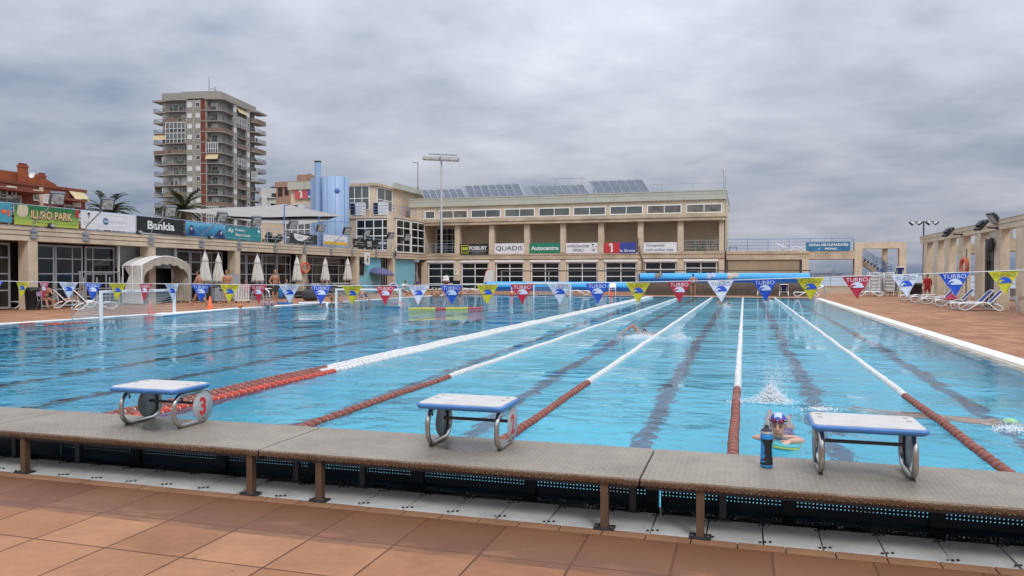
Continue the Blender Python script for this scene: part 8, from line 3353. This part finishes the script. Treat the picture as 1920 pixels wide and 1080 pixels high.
# closed eyes, brows, lips
b = MB()
for sx in (-1, 1):
    b.tube([hc + Lh * sx * .018 + U * .008 + F * .085, hc + Lh * sx * .034 + U * .004 + F * .083, hc + Lh * sx * .050 + U * .007 + F * .070], [.003, .0045, .003], 6)
    b.tube([hc + Lh * sx * .014 + U * .026 + F * .090, hc + Lh * sx * .034 + U * .032 + F * .084, hc + Lh * sx * .054 + U * .025 + F * .066], [.003, .004, .002], 6)
    b.ell(hc + Lh * sx * .008 - U * .034 + F * .104, .0035, 6)
b.build('facial_features', mat('brow_brown', (0.07, 0.035, 0.025), 0.6), t)
b = MB()
b.tube([hc - Lh * .024 - U * .062 + F * .078, hc - U * .059 + F * .089, hc + Lh * .024 - U * .062 + F * .078], [.003, .0055, .003], 6)
b.tube([hc - Lh * .018 - U * .069 + F * .078, hc - U * .070 + F * .086, hc + Lh * .018 - U * .069 + F * .078], [.003, .006, .003], 6)
b.build('lips', mat('lip_pink', (0.36, 0.12, 0.10), 0.45), t)
b = MB()
b.ell((0, .32, -.105), (.172, .25, .106), 14)
b.ell((0, .62, -.145), (.157, .23, .107), 14)
b.build('swimsuit', mat('purple_swimsuit', (0.06, 0.04, 0.22), 0.6, col2=(0.25, 0.05, 0.20), vscale=9), t)
kb = thing('kickboard', 'turquoise kickboard with a yellow rim under the swimmer\'s hands', 'kickboard', (p.x + .02, p.y - .30, ZW + .0), R(-10))
pr = [(-.15, .20), (-.15, -.05)] + [(.15 * math.cos(R(a)), -.08 + .14 * math.sin(R(a))) for a in range(190, 351, 16)] + [(.15, -.05), (.15, .20)]
M = TR(.02, 0, .0, 0, R(-6), R(3))
MB().prism([(x * 1.04, y * 1.03) for x, y in pr], -.012, .004, M).build('rim', mat('board_yellow', (0.45, 0.55, 0.12), 0.5), kb)
MB().prism(pr, .0045, .014, M).prism([(x * .99, y * .99) for x, y in pr], -.028, -.0125, M).build('board', mat('board_turquoise', (0.04, 0.36, 0.40), 0.5, var=0.1), kb)


def crawler(loc, rz, label, skin, arm, capm=None, up=.0, voxel=.014):
    t = thing('person', label, 'person', loc, R(rz), 'swimmers in the lanes')
    b = MB()
    hc = Vector((0, 0, .035 + up))
    F, U = Vector((.35, -.75, -.55)).normalized(), Vector((0, -.5, .85))
    U = (U - F * U.dot(F)).normalized()
    head_(b, hc, F, U, 1.0)
    cap_(b, (0, .16, -.03), (0, .06, .0), .058, .056)
    cap_(b, (-.16, .22, -.02), (.16, .22, -.06), .064, .064)
    b.ell((0, .42, -.07), (.165, .27, .105), 14)
    b.ell((0, .76, -.11), (.15, .24, .10), 14)
    for sx in (-1, 1):
        cap_(b, (sx * .09, .92, -.14), (sx * .1, 1.32, -.22), .083, .054)
        cap_(b, (sx * .1, 1.32, -.22), (sx * .1, 1.74, -.13), .052, .034)
    for sx, (e, w, hd) in zip((-1, 1), arm):
        e, w = Vector(e), Vector(w)
        cap_(b, (sx * .18, .21, -.02), e, .054, .041)
        cap_(b, e, e.lerp(w, .35), .040, .040)
        cap_(b, e.lerp(w, .35), w, .040, .027)
        hand(b, w, w - e, Vector((-sx, -.2, .2)), 1.0, .2)
    grow(b, 'body', skin, t, voxel, 3)
    if capm:
        swim_cap(t, hc, F, U, capm)
    else:
        hair_(t, hc, F, U, 1.0, M_HAIR)
    face_(t, hc, F, U, 1.0, M_HAIR)
    return t


pp = on_z(1209, 630, ZW)
crawler((pp.x, pp.y, ZW), -8, 'crawl swimmer with one bent arm raised in the second lane', M_SKIN, [((-.36, .16, .27), (-.66, .0, .05), None), ((.20, -.1, -.15), (.16, -.36, -.14), None)], up=.03)
pp = on_z(1366, 573, ZW)
crawler((pp.x, pp.y, ZW), 20, 'farthest crawl swimmer, one arm stretched on the water', M_SKIN, [((-.45, .15, .22), (-.66, -.05, .10), None), ((.2, -.1, -.15), (.16, -.36, -.16), None)], up=.0)
pp = on_z(1447, 565, ZW)
crawler((pp.x, pp.y, ZW), 60, 'swimmer reaching the far wall under the blue pennant', M_SKIN, [((-.30, .1, .28), (-.45, -.15, .12), None), ((.2, -.1, -.15), (.16, -.36, -.16), None)], up=.05)
pp = on_z(1893, 789, ZW)
crawler((pp.x, pp.y, ZW - .15), 62, 'swimmer in a lime green cap gliding at the right edge', M_SKIN2, [((-.22, -.12, -.05), (-.16, -.42, -.045), None), ((.24, .0, -.16), (.2, -.26, -.20), None)], mat('lime_cap', (0.30, 0.50, 0.24), 0.4), up=.02)
